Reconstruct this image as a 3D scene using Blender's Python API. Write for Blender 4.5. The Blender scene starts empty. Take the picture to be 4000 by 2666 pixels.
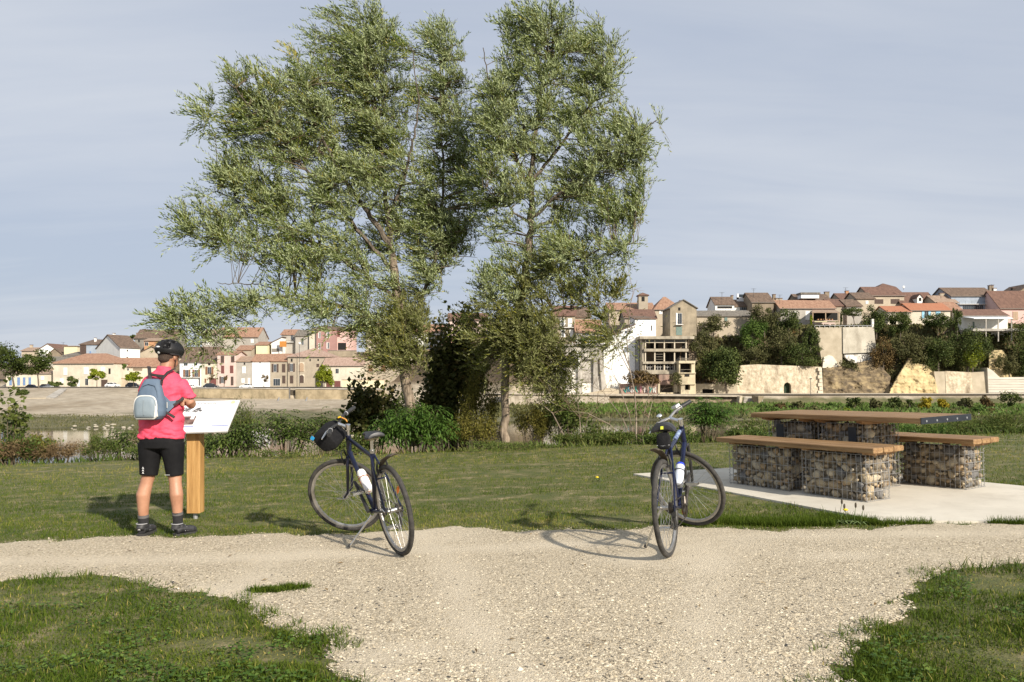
import bpy, bmesh, math, random
import numpy as np
from mathutils import Vector, Matrix
random.seed(7); RNG = np.random.default_rng(7)
SC = bpy.context.scene
COL = SC.collection
# ------------------------------------------------------------------ camera
F, CX, HY, CH = 3000.0, 2000.0, 1480.0, 1.36      # focal length / centre / horizon in photo pixels, eye height in metres
cam = bpy.data.cameras.new('camera'); camo = bpy.data.objects.new('camera', cam); COL.objects.link(camo)
cam.sensor_width = 36.0; cam.lens = 27.0; cam.shift_y = (HY - 1333.0) / 4000.0
cam.clip_start = 0.05; cam.clip_end = 6000
camo.location = (0, 0, CH); camo.rotation_euler = (math.radians(90), 0, 0)
SC.camera = camo
# ------------------------------------------------------------------ sky, sun, exposure
SUN_AZ = Vector((0.62, -0.785)).normalized(); SUN_EL = math.radians(29)
world = bpy.data.worlds.new('World'); SC.world = world; world.use_nodes = True
nt = world.node_tree; nt.nodes.clear()
wo = nt.nodes.new('ShaderNodeOutputWorld'); bg = nt.nodes.new('ShaderNodeBackground'); bg.inputs['Strength'].default_value = 0.074
sky = nt.nodes.new('ShaderNodeTexSky'); sky.sky_type = 'NISHITA'; sky.sun_disc = False
sky.sun_elevation = SUN_EL; sky.sun_rotation = math.atan2(SUN_AZ.x, SUN_AZ.y); sky.air_density = 1.0; sky.dust_density = 2.0; sky.ozone_density = 2.0
tc = nt.nodes.new('ShaderNodeTexCoord'); sep = nt.nodes.new('ShaderNodeSeparateXYZ'); nt.links.new(tc.outputs['Generated'], sep.inputs[0])
mx = nt.nodes.new('ShaderNodeMath'); mx.operation = 'MAXIMUM'; mx.inputs[1].default_value = 0.0; nt.links.new(sep.outputs['Z'], mx.inputs[0])
ad = nt.nodes.new('ShaderNodeMath'); ad.operation = 'ADD'; ad.inputs[1].default_value = 0.16; nt.links.new(mx.outputs[0], ad.inputs[0])
dv = nt.nodes.new('ShaderNodeVectorMath'); dv.operation = 'DIVIDE'; cmb = nt.nodes.new('ShaderNodeCombineXYZ')
nt.links.new(ad.outputs[0], cmb.inputs[0]); nt.links.new(ad.outputs[0], cmb.inputs[1]); cmb.inputs[2].default_value = 1.0
nt.links.new(tc.outputs['Generated'], dv.inputs[0]); nt.links.new(cmb.outputs[0], dv.inputs[1])
mp = nt.nodes.new('ShaderNodeMapping'); mp.inputs['Scale'].default_value = (0.38, 0.85, 0.2); mp.inputs['Rotation'].default_value = (0, 0, math.radians(24)); mp.inputs['Location'].default_value = (1.3, 5.2, 0)
nt.links.new(dv.outputs[0], mp.inputs['Vector'])
nz = nt.nodes.new('ShaderNodeTexNoise'); nz.inputs['Scale'].default_value = 0.75; nz.inputs['Detail'].default_value = 6; nz.inputs['Roughness'].default_value = 0.5; nz.inputs['Distortion'].default_value = 0.35
nt.links.new(mp.outputs[0], nz.inputs['Vector'])
rp = nt.nodes.new('ShaderNodeValToRGB'); rp.color_ramp.elements[0].position = 0.30; rp.color_ramp.elements[0].color = (0.84,)*3 + (1,)
rp.color_ramp.elements[1].position = 0.72; rp.color_ramp.elements[1].color = (0.96,)*3 + (1,)
nt.links.new(nz.outputs['Fac'], rp.inputs['Fac'])
crp = nt.nodes.new('ShaderNodeValToRGB'); crp.color_ramp.elements[0].position = 0.38; crp.color_ramp.elements[0].color = (5.0, 5.6, 6.75, 1)
crp.color_ramp.elements[1].position = 0.66; crp.color_ramp.elements[1].color = (6.75, 7.1, 7.7, 1)
mp2 = nt.nodes.new('ShaderNodeMapping'); mp2.inputs['Scale'].default_value = (0.5, 2.6, 0.3); mp2.inputs['Rotation'].default_value = (0, 0, math.radians(-14)); nt.links.new(dv.outputs[0], mp2.inputs['Vector'])
nz2 = nt.nodes.new('ShaderNodeTexNoise'); nz2.inputs['Scale'].default_value = 1.5; nz2.inputs['Detail'].default_value = 7; nz2.inputs['Roughness'].default_value = 0.55; nz2.inputs['Distortion'].default_value = 0.6; nt.links.new(mp2.outputs[0], nz2.inputs['Vector'])
sm_ = nt.nodes.new('ShaderNodeMix'); sm_.data_type = 'FLOAT'; sm_.inputs['Factor'].default_value = 0.34; nt.links.new(nz.outputs['Fac'], sm_.inputs['A']); nt.links.new(nz2.outputs['Fac'], sm_.inputs['B'])
nt.links.new(sm_.outputs['Result'], crp.inputs['Fac'])
mixc = nt.nodes.new('ShaderNodeMix'); mixc.data_type = 'RGBA'
nt.links.new(rp.outputs['Color'], mixc.inputs['Factor']); nt.links.new(sky.outputs['Color'], mixc.inputs['A'])
nt.links.new(crp.outputs['Color'], mixc.inputs['B'])
nt.links.new(mixc.outputs['Result'], bg.inputs['Color']); nt.links.new(bg.outputs[0], wo.inputs['Surface'])
sun = bpy.data.lights.new('sun', 'SUN'); suno = bpy.data.objects.new('sun', sun); COL.objects.link(suno)
sun.energy = 5.0; sun.angle = math.radians(1.3); sun.color = (1.0, 0.91, 0.79)
sd = Vector((-SUN_AZ.x * math.cos(SUN_EL), -SUN_AZ.y * math.cos(SUN_EL), -math.sin(SUN_EL)))
suno.rotation_euler = sd.to_track_quat('-Z', 'Y').to_euler(); suno.location = (8, -8, 12)
SC.view_settings.view_transform = 'Standard'; SC.view_settings.look = 'None'; SC.view_settings.gamma = 1.0
SC.view_settings.exposure = 0.5; SC.view_settings.use_curve_mapping = False
SC.cycles.max_bounces = 6; SC.cycles.transparent_max_bounces = 6; SC.cycles.use_denoising = True

# ------------------------------------------------------------------ places
TILT, G0 = 0.03, 0.045
def W(px, py, d): return Vector(((px - CX) / F * d, d, CH - (py - HY) / F * d))
def GP(px, py):                                    # where a line of sight meets the near ground
    d = (CH - G0) * F / ((py - HY) + TILT * (px - CX))
    x = (px - CX) / F * d
    return Vector((x, d, G0 + TILT * x))
def gz(x, y=7.0): return G0 + TILT * max(-14.0, min(14.0, x))
def hsh(ix, iy, s=0):
    n = (ix.astype(np.int64) * 374761393 + iy.astype(np.int64) * 668265263 + s * 974711) & 0x7fffffff
    n = ((n ^ (n >> 13)) * 1274126177) & 0x7fffffff
    return ((n ^ (n >> 16)) & 0xffff) / 65535.0
def vn(x, y, s=0):
    x = np.asarray(x, float); y = np.asarray(y, float)
    ix, iy = np.floor(x), np.floor(y); fx, fy = x - ix, y - iy
    fx = fx * fx * (3 - 2 * fx); fy = fy * fy * (3 - 2 * fy)
    a, b, c, d = hsh(ix, iy, s), hsh(ix + 1, iy, s), hsh(ix, iy + 1, s), hsh(ix + 1, iy + 1, s)
    return a + (b - a) * fx + (c - a) * fy + (a - b - c + d) * fx * fy
def fbm(x, y, s=0, o=4):
    t, a, f, w = 0, 0.5, 1.0, 0
    for i in range(o): t = t + a * vn(np.asarray(x) * f, np.asarray(y) * f, s + i * 17); w += a; a *= 0.5; f *= 2.03
    return t / w
def polydist(x, y, poly):                               # distance to the outline, positive inside
    x = np.asarray(x, float); y = np.asarray(y, float); dmin = np.full(x.shape, 1e9); n = len(poly)
    for i in range(n):
        ax_, ay_ = poly[i][0], poly[i][1]; bx_, by_ = poly[(i + 1) % n][0], poly[(i + 1) % n][1]; dx, dy = bx_ - ax_, by_ - ay_; t = np.clip(((x - ax_) * dx + (y - ay_) * dy) / max(1e-9, dx * dx + dy * dy), 0, 1)
        dmin = np.minimum(dmin, np.hypot(x - ax_ - t * dx, y - ay_ - t * dy))
    return np.where(inpoly(x, y, poly), dmin, -dmin)
def inpoly(x, y, poly):
    x = np.asarray(x); y = np.asarray(y); r = np.zeros(x.shape, bool); n = len(poly)
    for i in range(n):
        x0, y0 = poly[i][0], poly[i][1]; x1, y1 = poly[(i + 1) % n][0], poly[(i + 1) % n][1]
        if y0 == y1: continue
        c = ((y0 > y) != (y1 > y)) & (x < (x1 - x0) * (y - y0) / (y1 - y0) + x0); r ^= c
    return r

# ------------------------------------------------------------------ objects
WORLDP = set()
def link(o, parent=None):
    COL.objects.link(o)
    if parent is not None:
        o.parent = parent
        if parent.name in WORLDP: o.matrix_parent_inverse = Matrix.Translation(-parent.location)
    return o
def tag(o, label=None, cat=None, group=None, kind=None):
    if label: o['label'] = label
    if cat: o['category'] = cat
    if group: o['group'] = group
    if kind: o['kind'] = kind
    return o
def empty(name, loc=(0, 0, 0), label=None, cat=None, group=None, mat4=None):
    o = bpy.data.objects.new(name, None); o.empty_display_size = 0.2; COL.objects.link(o)
    if mat4 is not None: o.matrix_world = mat4
    else: o.location = loc
    return tag(o, label, cat, group)
def wempty(name, loc, label=None, cat=None, group=None):     # a thing whose parts are given in world coordinates
    o = empty(name, loc, label, cat, group); WORLDP.add(o.name); return o
def setmat(me, m):
    me.materials.clear()
    for k in (m if isinstance(m, (list, tuple)) else [m]): me.materials.append(k)
def npmesh(name, V, Fc, m, k=4, attr=None, smooth=False):
    me = bpy.data.meshes.new(name); V = np.asarray(V, np.float32); Fc = np.asarray(Fc, np.int32)
    me.vertices.add(len(V)); me.vertices.foreach_set('co', V.ravel())
    n = len(Fc); me.loops.add(n * k); me.loops.foreach_set('vertex_index', Fc.ravel())
    me.polygons.add(n); me.polygons.foreach_set('loop_start', np.arange(0, n * k, k, dtype=np.int32))
    try: me.polygons.foreach_set('loop_total', np.full(n, k, np.int32))
    except Exception: pass
    if smooth: me.polygons.foreach_set('use_smooth', np.ones(n, bool))
    if attr is not None:
        a = me.attributes.new('v', 'FLOAT', 'FACE'); a.data.foreach_set('value', np.asarray(attr, np.float32))
    me.update(); me.validate(); setmat(me, m)
    return me
class MB:
    def __init__(s): s.v = []; s.f = []; s.mi = []
    def add(s, vs, fs, mi=0):
        o = len(s.v); s.v += [tuple(v) for v in vs]; s.f += [tuple(i + o for i in f) for f in fs]; s.mi += [mi] * len(fs); return s
    def box(s, c, sz, R=None, mi=0):
        c = Vector(c); hx, hy, hz = sz[0] / 2, sz[1] / 2, sz[2] / 2
        vs = [Vector((x, y, z)) for x in (-hx, hx) for y in (-hy, hy) for z in (-hz, hz)]
        if R is not None: vs = [R @ v for v in vs]
        return s.add([c + v for v in vs], [(0, 1, 3, 2), (4, 6, 7, 5), (0, 4, 5, 1), (2, 3, 7, 6), (0, 2, 6, 4), (1, 5, 7, 3)], mi)
    def box2(s, a, b, mi=0):
        return s.box([(a[i] + b[i]) / 2 for i in range(3)], [abs(b[i] - a[i]) for i in range(3)], None, mi)
    def prism(s, bottom, top, mi=0):               # two matching rings
        n = len(bottom)
        fs = [tuple(range(n))[::-1], tuple(range(n, 2 * n))] + [(i, (i + 1) % n, n + (i + 1) % n, n + i) for i in range(n)]
        return s.add(list(bottom) + list(top), fs, mi)
    def tube(s, pts, rad, seg=8, mi=0, closed=False, flat=None, cap=True):
        pts = [Vector(p) for p in pts]; n = len(pts)
        if not hasattr(rad, '__len__'): rad = [rad] * n
        vs = []; up = None
        for i in range(n):
            if closed: t = pts[(i + 1) % n] - pts[i - 1]
            else: t = pts[min(i + 1, n - 1)] - pts[max(i - 1, 0)]
            t = t.normalized() if t.length > 1e-9 else Vector((0, 0, 1))
            if up is None:
                up = Vector((0, 0, 1)) if abs(t.z) < 0.9 else Vector((1, 0, 0))
            a = t.cross(up)
            if a.length < 1e-6: a = t.cross(Vector((0, 1, 0)))
            a.normalize(); b = a.cross(t).normalized(); up = b
            for k in range(seg):
                an = 2 * math.pi * (k + 0.5) / seg
                ra, rb = (rad[i], rad[i]) if flat is None else (rad[i] * flat[0], rad[i] * flat[1])
                vs.append(pts[i] + a * (math.cos(an) * ra) + b * (math.sin(an) * rb))
        fs = []
        for i in range(n if closed else n - 1):
            j = (i + 1) % n
            for k in range(seg):
                l = (k + 1) % seg; fs.append((i * seg + k, i * seg + l, j * seg + l, j * seg + k))
        if cap and not closed:
            fs.append(tuple(range(seg))[::-1]); fs.append(tuple((n - 1) * seg + k for k in range(seg)))
        return s.add(vs, fs, mi)
    def ring(s, c, ax, R, r, n=40, seg=8, mi=0, a0=0.0, a1=2 * math.pi, flat=None):
        ax = Vector(ax).normalized(); u = ax.orthogonal().normalized(); w = ax.cross(u); c = Vector(c)
        full = abs(a1 - a0 - 2 * math.pi) < 1e-6
        m = n if full else n + 1
        return s.tube([c + u * (math.cos(a0 + (a1 - a0) * i / n) * R) + w * (math.sin(a0 + (a1 - a0) * i / n) * R) for i in range(m)], r, seg, mi, closed=full, flat=flat)
    def disc(s, c, ax, R, h, n=20, mi=0):
        ax = Vector(ax).normalized(); c = Vector(c); return s.tube([c - ax * h / 2, c + ax * h / 2], R, n, mi)
    def ell(s, c, r, R=None, nu=14, nv=9, mi=0):
        c = Vector(c); vs = []; fs = []
        for j in range(nv + 1):
            th = math.pi * j / nv
            for i in range(nu):
                ph = 2 * math.pi * i / nu
                v = Vector((r[0] * math.sin(th) * math.cos(ph), r[1] * math.sin(th) * math.sin(ph), r[2] * math.cos(th)))
                vs.append(c + (R @ v if R is not None else v))
        for j in range(nv):
            for i in range(nu):
                k = (i + 1) % nu; fs.append((j * nu + i, (j + 1) * nu + i, (j + 1) * nu + k, j * nu + k))
        return s.add(vs, fs, mi)
    def loft(s, rings, mi=0, cap=True):
        n = len(rings[0]); vs = [v for r in rings for v in r]; fs = []
        for j in range(len(rings) - 1):
            for i in range(n):
                k = (i + 1) % n; fs.append((j * n + i, j * n + k, (j + 1) * n + k, (j + 1) * n + i))
        if cap:
            fs.append(tuple(range(n))[::-1]); fs.append(tuple((len(rings) - 1) * n + i for i in range(n)))
        return s.add(vs, fs, mi)
    def mesh(s, name, m, smooth=False, weld=False):
        me = bpy.data.meshes.new(name); me.from_pydata(s.v, [], s.f); setmat(me, m)
        if max(s.mi, default=0) > 0: me.polygons.foreach_set('material_index', s.mi)
        bm = bmesh.new(); bm.from_mesh(me)
        if weld: bmesh.ops.remove_doubles(bm, verts=bm.verts, dist=1e-5)
        bmesh.ops.recalc_face_normals(bm, faces=bm.faces); bm.to_mesh(me); bm.free()
        if smooth:
            me.polygons.foreach_set('use_smooth', [True] * len(me.polygons))
            try: me.set_sharp_from_angle(angle=math.radians(48))
            except Exception: pass
        me.update(); return me
    def build(s, name, m, parent=None, smooth=False, weld=False):
        return link(bpy.data.objects.new(name, s.mesh(name, m, smooth, weld)), parent)
def mobj(name, me, parent=None): return link(bpy.data.objects.new(name, me), parent)
def evalmesh(o, name):
    dg = bpy.context.evaluated_depsgraph_get(); dg.update()
    me = bpy.data.meshes.new_from_object(o.evaluated_get(dg)); me.name = name; return me
def blob(name, mb, m, voxel=0.008, smooth=6, parent=None, disp=None, fac=0.5):     # overlapping shapes grown together into one skin
    o = bpy.data.objects.new('tmp', mb.mesh('tmp', m)); COL.objects.link(o)
    r = o.modifiers.new('r', 'REMESH'); r.mode = 'VOXEL'; r.voxel_size = voxel
    sm = o.modifiers.new('s', 'SMOOTH'); sm.factor = fac; sm.iterations = smooth
    me = evalmesh(o, name); bpy.data.objects.remove(o)
    if disp is not None:
        co = np.empty(len(me.vertices) * 3, np.float32); me.vertices.foreach_get('co', co); co = co.reshape(-1, 3)
        no = np.empty(len(me.vertices) * 3, np.float32); me.vertices.foreach_get('normal', no); no = no.reshape(-1, 3)
        co = co + no * disp(co)[:, None]; me.vertices.foreach_set('co', co.astype(np.float32).ravel())
    setmat(me, m); me.polygons.foreach_set('use_smooth', [True] * len(me.polygons)); me.update()
    return link(bpy.data.objects.new(name, me), parent)

# ------------------------------------------------------------------ materials
MATS = {}
def mat(name, c1, c2=None, scale=6.0, rough=0.8, bump=0.0, bscale=30.0, metal=0.0, detail=6, stretch=None, c3=None, attr=False, spec=0.5, trans=0.0, ramp=(0.35, 0.65), coord='Object', dirt=None, voro=False, back=None, sheen=0.0, coat=0.0):
    if name in MATS: return MATS[name]
    m = bpy.data.materials.new(name); m.use_nodes = True; t = m.node_tree; n = t.nodes; L = t.links
    b = n['Principled BSDF']; out = n['Material Output']
    b.inputs['Roughness'].default_value = rough; b.inputs['Metallic'].default_value = metal
    try: b.inputs['Specular IOR Level'].default_value = spec
    except Exception: pass
    if coat:
        b.inputs['Coat Weight'].default_value = coat; b.inputs['Coat Roughness'].default_value = 0.15
    tcn = n.new('ShaderNodeTexCoord'); vec = tcn.outputs[coord]
    if stretch:
        mpn = n.new('ShaderNodeMapping'); mpn.inputs['Scale'].default_value = stretch; L.new(vec, mpn.inputs['Vector']); vec2 = mpn.outputs[0]
    else: vec2 = vec
    colout = None
    if c2 is not None or attr:
        if attr:
            a = n.new('ShaderNodeAttribute'); a.attribute_name = 'v'; fac = a.outputs['Fac']
        else:
            nz = n.new('ShaderNodeTexVoronoi' if voro else 'ShaderNodeTexNoise'); nz.inputs['Scale'].default_value = scale; nz.inputs['Detail'].default_value = detail
            L.new(vec2, nz.inputs['Vector']); fac = nz.outputs['Color' if voro else 'Fac']
            if not voro: nz.inputs['Roughness'].default_value = 0.62
        r = n.new('ShaderNodeValToRGB'); e = r.color_ramp.elements
        e[0].position = 0.0 if attr else ramp[0]; e[1].position = 1.0 if attr else ramp[1]
        e[0].color = (*c1, 1); e[1].color = (*(c3 if c3 is not None else c2), 1)
        if c3 is not None:
            k = e.new((e[0].position + e[1].position) / 2); k.color = (*c2, 1)
        L.new(fac, r.inputs['Fac']); colout = r.outputs['Color']
        if dirt:                                   # weathering: darker, streaky stains
            dc, ds, da = dirt
            d1 = n.new('ShaderNodeTexNoise'); d1.inputs['Scale'].default_value = ds; d1.inputs['Detail'].default_value = 7; d1.inputs['Roughness'].default_value = 0.7
            mp2 = n.new('ShaderNodeMapping'); mp2.inputs['Scale'].default_value = (1, 1, 0.35); L.new(vec, mp2.inputs['Vector']); L.new(mp2.outputs[0], d1.inputs['Vector'])
            rr = n.new('ShaderNodeValToRGB'); rr.color_ramp.elements[0].position = 0.48; rr.color_ramp.elements[1].position = 0.68
            rr.color_ramp.elements[0].color = (0, 0, 0, 1); rr.color_ramp.elements[1].color = (da, da, da, 1)
            L.new(d1.outputs['Fac'], rr.inputs['Fac'])
            mm = n.new('ShaderNodeMix'); mm.data_type = 'RGBA'; mm.inputs['B'].default_value = (*dc, 1)
            L.new(rr.outputs['Color'], mm.inputs['Factor']); L.new(colout, mm.inputs['A']); colout = mm.outputs['Result']
        if back is not None:                       # a leaf's paler underside
            gm = n.new('ShaderNodeNewGeometry'); mm = n.new('ShaderNodeMix'); mm.data_type = 'RGBA'; mm.inputs['B'].default_value = (*back, 1)
            L.new(gm.outputs['Backfacing'], mm.inputs['Factor']); L.new(colout, mm.inputs['A']); colout = mm.outputs['Result']
        L.new(colout, b.inputs['Base Color'])
    else: b.inputs['Base Color'].default_value = (*c1, 1)
    if bump:
        bn = n.new('ShaderNodeTexNoise'); bn.inputs['Scale'].default_value = bscale; bn.inputs['Detail'].default_value = 5; L.new(vec2, bn.inputs['Vector'])
        bp = n.new('ShaderNodeBump'); bp.inputs['Strength'].default_value = min(1.0, bump); bp.inputs['Distance'].default_value = 0.02 * max(1.0, bump) if bscale > 3 else 0.15
        L.new(bn.outputs['Fac'], bp.inputs['Height']); L.new(bp.outputs[0], b.inputs['Normal'])
    if trans:
        tr = n.new('ShaderNodeBsdfTranslucent'); ms = n.new('ShaderNodeMixShader'); ms.inputs[0].default_value = trans
        if colout: L.new(colout, tr.inputs['Color'])
        else: tr.inputs['Color'].default_value = (*c1, 1)
        L.new(b.outputs[0], ms.inputs[1]); L.new(tr.outputs[0], ms.inputs[2]); L.new(ms.outputs[0], out.inputs['Surface'])
    MATS[name] = m; return m
# ================================================================== SETTING: ground, river, far bank
EDGE = 14.35                                        # the lawn ends here and the bank drops to the river
WATER = -6.4
def near_z(x, y):
    z = G0 + TILT * np.clip(x, -14, 14)
    e = EDGE + 0.25 * np.sin(x * 0.7) + 0.02 * x
    t = np.clip((y - e) / 22.0, 0, 1)
    return z - 9.0 * t ** 1.15 + 0.02 * (fbm(x * 0.8, y * 0.8, 3) - 0.5)
GFAR = [(-700, 2118), (0, 2117), (180, 2114), (330, 2104), (520, 2092), (700, 2098), (900, 2096), (1150, 2092), (1300, 2088), (1450, 2078), (1560, 2074), (1660, 2066), (1790, 2059), (1900, 2066), (2010, 2076), (2200, 2070), (2400, 2064), (2560, 2066), (2760, 2062), (2900, 2066), (3050, 2072), (3180, 2066), (3300, 2060), (3440, 2058), (3620, 2052), (3800, 2050), (4000, 2052), (4700, 2046)]
GNEAR_R = [(4700, 2196), (4000, 2206), (3850, 2222), (3690, 2238), (3600, 2290), (3540, 2360), (3500, 2420), (3440, 2480), (3340, 2560), (3290, 2666), (3250, 2900)]
GNEAR_L = [(1360, 2900), (1310, 2666), (1275, 2570), (1225, 2505), (1140, 2470), (1080, 2440), (1015, 2405), (960, 2372), (880, 2330), (800, 2298), (700, 2282), (560, 2272), (380, 2258), (200, 2258), (0, 2264), (-700, 2270)]
GRAVEL = [GP(*p)[:2] for p in GFAR + GNEAR_R] + [(2.2, 0.6), (-1.3, 0.6)] + [GP(*p)[:2] for p in GNEAR_L]
SLAB = [(1.59, 10.06), (3.95, 10.62), (5.4, 8.1), (7.6, 4.9), (6.6, 5.75), (4.2, 6.28), (3.13, 6.50)]
def sheet(name, xs, ys, zf, m, keep=None, smooth=True, attr=None):
    X, Y = np.meshgrid(xs, ys); Z = zf(X, Y); nx, ny = len(xs), len(ys)
    V = np.stack([X, Y, Z], -1).reshape(-1, 3)
    i = (np.arange(ny - 1)[:, None] * nx + np.arange(nx - 1)[None]).ravel()
    Fc = np.stack([i, i + 1, i + nx + 1, i + nx], 1)
    if keep is not None:
        c = V[Fc].mean(1); Fc = Fc[keep(c[:, 0], c[:, 1])]
        u, inv = np.unique(Fc, return_inverse=True); V = V[u]; Fc = inv.reshape(Fc.shape)
    c = V[Fc].mean(1); return mobj(name, npmesh(name, V, Fc, m, 4, None if attr is None else attr(c[:, 0], c[:, 1]), smooth))
M_SOIL = mat('lawn_soil', (0.060, 0.082, 0.014), (0.115, 0.115, 0.034), 4.0, 0.95, 1.0, 60, c3=(0.34, 0.265, 0.155), ramp=(0.33, 0.74), detail=10, stretch=(1, 1.25, 1))
xs = np.concatenate([np.linspace(-90, -16, 30), np.linspace(-15, 15, 150), np.linspace(16, 90, 30)])
ys = np.concatenate([np.linspace(-8, 1.5, 12), np.linspace(2, 16, 90), np.linspace(16.5, 40, 40)])
lawn = sheet('lawn', xs, ys, near_z, M_SOIL); tag(lawn, 'mown green lawn with bare earth streaks', kind='structure')
# gravel path: a bedded sheet and loose stones on it
def wob(x, y): return 0.07 * (fbm(x * 3.2, y * 3.2, 11) - 0.5) * 2
def in_gravel(x, y): return inpoly(x + wob(x, y) + 0.03 * (vn(x * 14, y * 14, 5) - .5), y + wob(x + 9, y + 4), GRAVEL)
M_GRAV = mat('gravel_bed', (0.19, 0.157, 0.108), (0.46, 0.387, 0.27), 60, 0.95, 0.8, 120, c3=(0.66, 0.58, 0.435), ramp=(0.33, 0.66), detail=5)
def gravel_z(x, y): return G0 + TILT * np.clip(x, -14, 14) + 0.014 + 0.014 * (fbm(x * 1.6, y * 1.6, 21) - 0.5)
def gedge(x, y): return polydist(x, y, GRAVEL) + 0.15 * (fbm(x * 2.4, y * 2.4, 11) - 0.5) * 2 + 0.16 * (fbm(x * 8, y * 8, 13) - .5) + 0.05 * (vn(x * 17, y * 17, 5) - .5)
def in_gravel(x, y): return gedge(x, y) > 0
def gsheet_z(x, y): return gravel_z(x, y) - 0.034 * np.clip(0.5 - gedge(x, y) / 0.10, 0, 1) ** 1.0
def worn(x, y):                                       # wheel and foot lines where the stones are pressed in
    t1 = np.exp(-((y - 5.95 - .10 * np.sin(x * .9)) / .16) ** 2) * .8; t2 = np.exp(-((x + .28 * (y - 4.5) + .25 + .08 * np.sin(y * 2)) / .17) ** 2) * .75; t3 = np.exp(-((x - .25 * (y - 4.5) - 1.15) / .2) ** 2) * .6
    return np.clip(np.maximum(np.maximum(t1, t2), t3) * (.5 + fbm(x * 2.5, y * 2.5, 51)) + np.clip(fbm(x * 1.1, y * 1.1, 55) - .56, 0, 1) * 4, 0, 1)
def wear_mix(m, c):                                   # pressed lanes hold pale fines: a second tone where the face says so
    t = m.node_tree; n, L = t.nodes, t.links; b = n['Principled BSDF']; src = b.inputs['Base Color'].links[0].from_socket; at = n.new('ShaderNodeAttribute'); at.attribute_name = 'v'; mx_ = n.new('ShaderNodeMix'); mx_.data_type = 'RGBA'; mx_.inputs['B'].default_value = (*c, 1); k = n.new('ShaderNodeMath'); k.operation = 'MULTIPLY'; k.inputs[1].default_value = 0.75; L.new(at.outputs['Fac'], k.inputs[0]); L.new(k.outputs[0], mx_.inputs['Factor']); L.new(src, mx_.inputs['A']); L.new(mx_.outputs['Result'], b.inputs['Base Color'])
wear_mix(M_GRAV, (0.62, 0.54, 0.405))
gp_ = sheet('gravel_path', np.arange(-12, 12, 0.055), np.arange(0.6, 7.3, 0.055), gsheet_z, M_GRAV, lambda x, y: (polydist(x, y, GRAVEL) > -0.25) & ~inpoly(x, y, SLAB), attr=worn)
tag(gp_, 'pale gravel footpath crossing the lawn', kind='structure')
def pebbles(name, n, mats, smin, smax, ymax, seed):
    r = np.random.default_rng(seed)
    y = (2.4 ** -.55 - r.random(n * 2) * (2.4 ** -.55 - ymax ** -.55)) ** (-1 / .55); x = (r.random(n * 2) * 2 - 1) * 0.72 * y
    k = in_gravel(x, y) & ~inpoly(x, y, SLAB) & (r.random(len(x)) < 1 - .75 * worn(x, y)); x, y = x[k][:n], y[k][:n]; m = len(x)
    T = np.array([(-1, -.8, -.5), (.9, -1, -.5), (1, .9, -.5), (-.85, 1, -.5), (-.4, .05, .5), (.45, -.05, .55)])
    FT = np.array([(0, 1, 5), (0, 5, 4), (2, 3, 4), (2, 4, 5), (1, 2, 5), (3, 0, 4)])
    s = (smin + (smax - smin) * r.random(m) ** 3.4) * (1 - .25 * worn(x, y)) * np.where(r.random(m) < .02, 1.8, 1) * np.clip(1.45 - .11 * y, .8, 1.2)
    V = T[None] * s[:, None, None] * (0.55 + 0.45 * r.random((m, 1, 3))) * np.array([1.15, .9, .5]) + (r.random((m, 6, 3)) - .5) * s[:, None, None] * 0.5
    a = r.random(m) * 6.283; c, sn = np.cos(a)[:, None], np.sin(a)[:, None]
    tl = (r.random((m, 1)) - .5) * 0.8
    Vx, Vy, Vz = V[..., 0], V[..., 1], V[..., 2]
    Vz = Vz + tl * Vx
    V = np.stack([Vx * c - Vy * sn + x[:, None], Vx * sn + Vy * c + y[:, None], Vz + gravel_z(x, y)[:, None] + s[:, None] * 0.12], -1)
    Fc = (FT[None] + 6 * np.arange(m)[:, None, None]).reshape(-1, 3)
    v = np.repeat(np.clip(r.beta(2.4, 1.6, m) - .5 * np.clip(fbm(x * 1.6, y * 1.6, 58) - .5, 0, 1) + .12 * worn(x, y) - (r.random(m) < .10) * .6, 0, 1), 6)
    o = mobj(name, npmesh(name, V.reshape(-1, 3), Fc, mats, 3, v, True)); return o
M_PEB = mat('pebble', (0.06, 0.058, 0.056), (0.46, 0.385, 0.265), rough=0.9, c3=(0.76, 0.68, 0.52), spec=0.2, attr=True)
gv = pebbles('gravel', 74000, M_PEB, 0.0030, 0.0105, 6.9, 5); tag(gv, 'loose cream and grey gravel stones covering the path', 'gravel', kind='stuff')
# concrete slab under the picnic table
M_CONC = mat('slab_concrete', (0.54, 0.50, 0.415), (0.63, 0.585, 0.49), 1.6, 0.9, 0.25, 160, detail=10, dirt=((0.44, 0.395, 0.315), 3.0, 0.5))
mb = MB(); bo = [Vector((x, y, gz(x) - 0.12)) for x, y in SLAB]; tp = [Vector((x, y, gz(x) + 0.022)) for x, y in SLAB]; mb.prism(bo, tp)
slab = mb.build('concrete_slab', M_CONC); tag(slab, 'pale concrete slab under the gabion picnic table', kind='structure')
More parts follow.
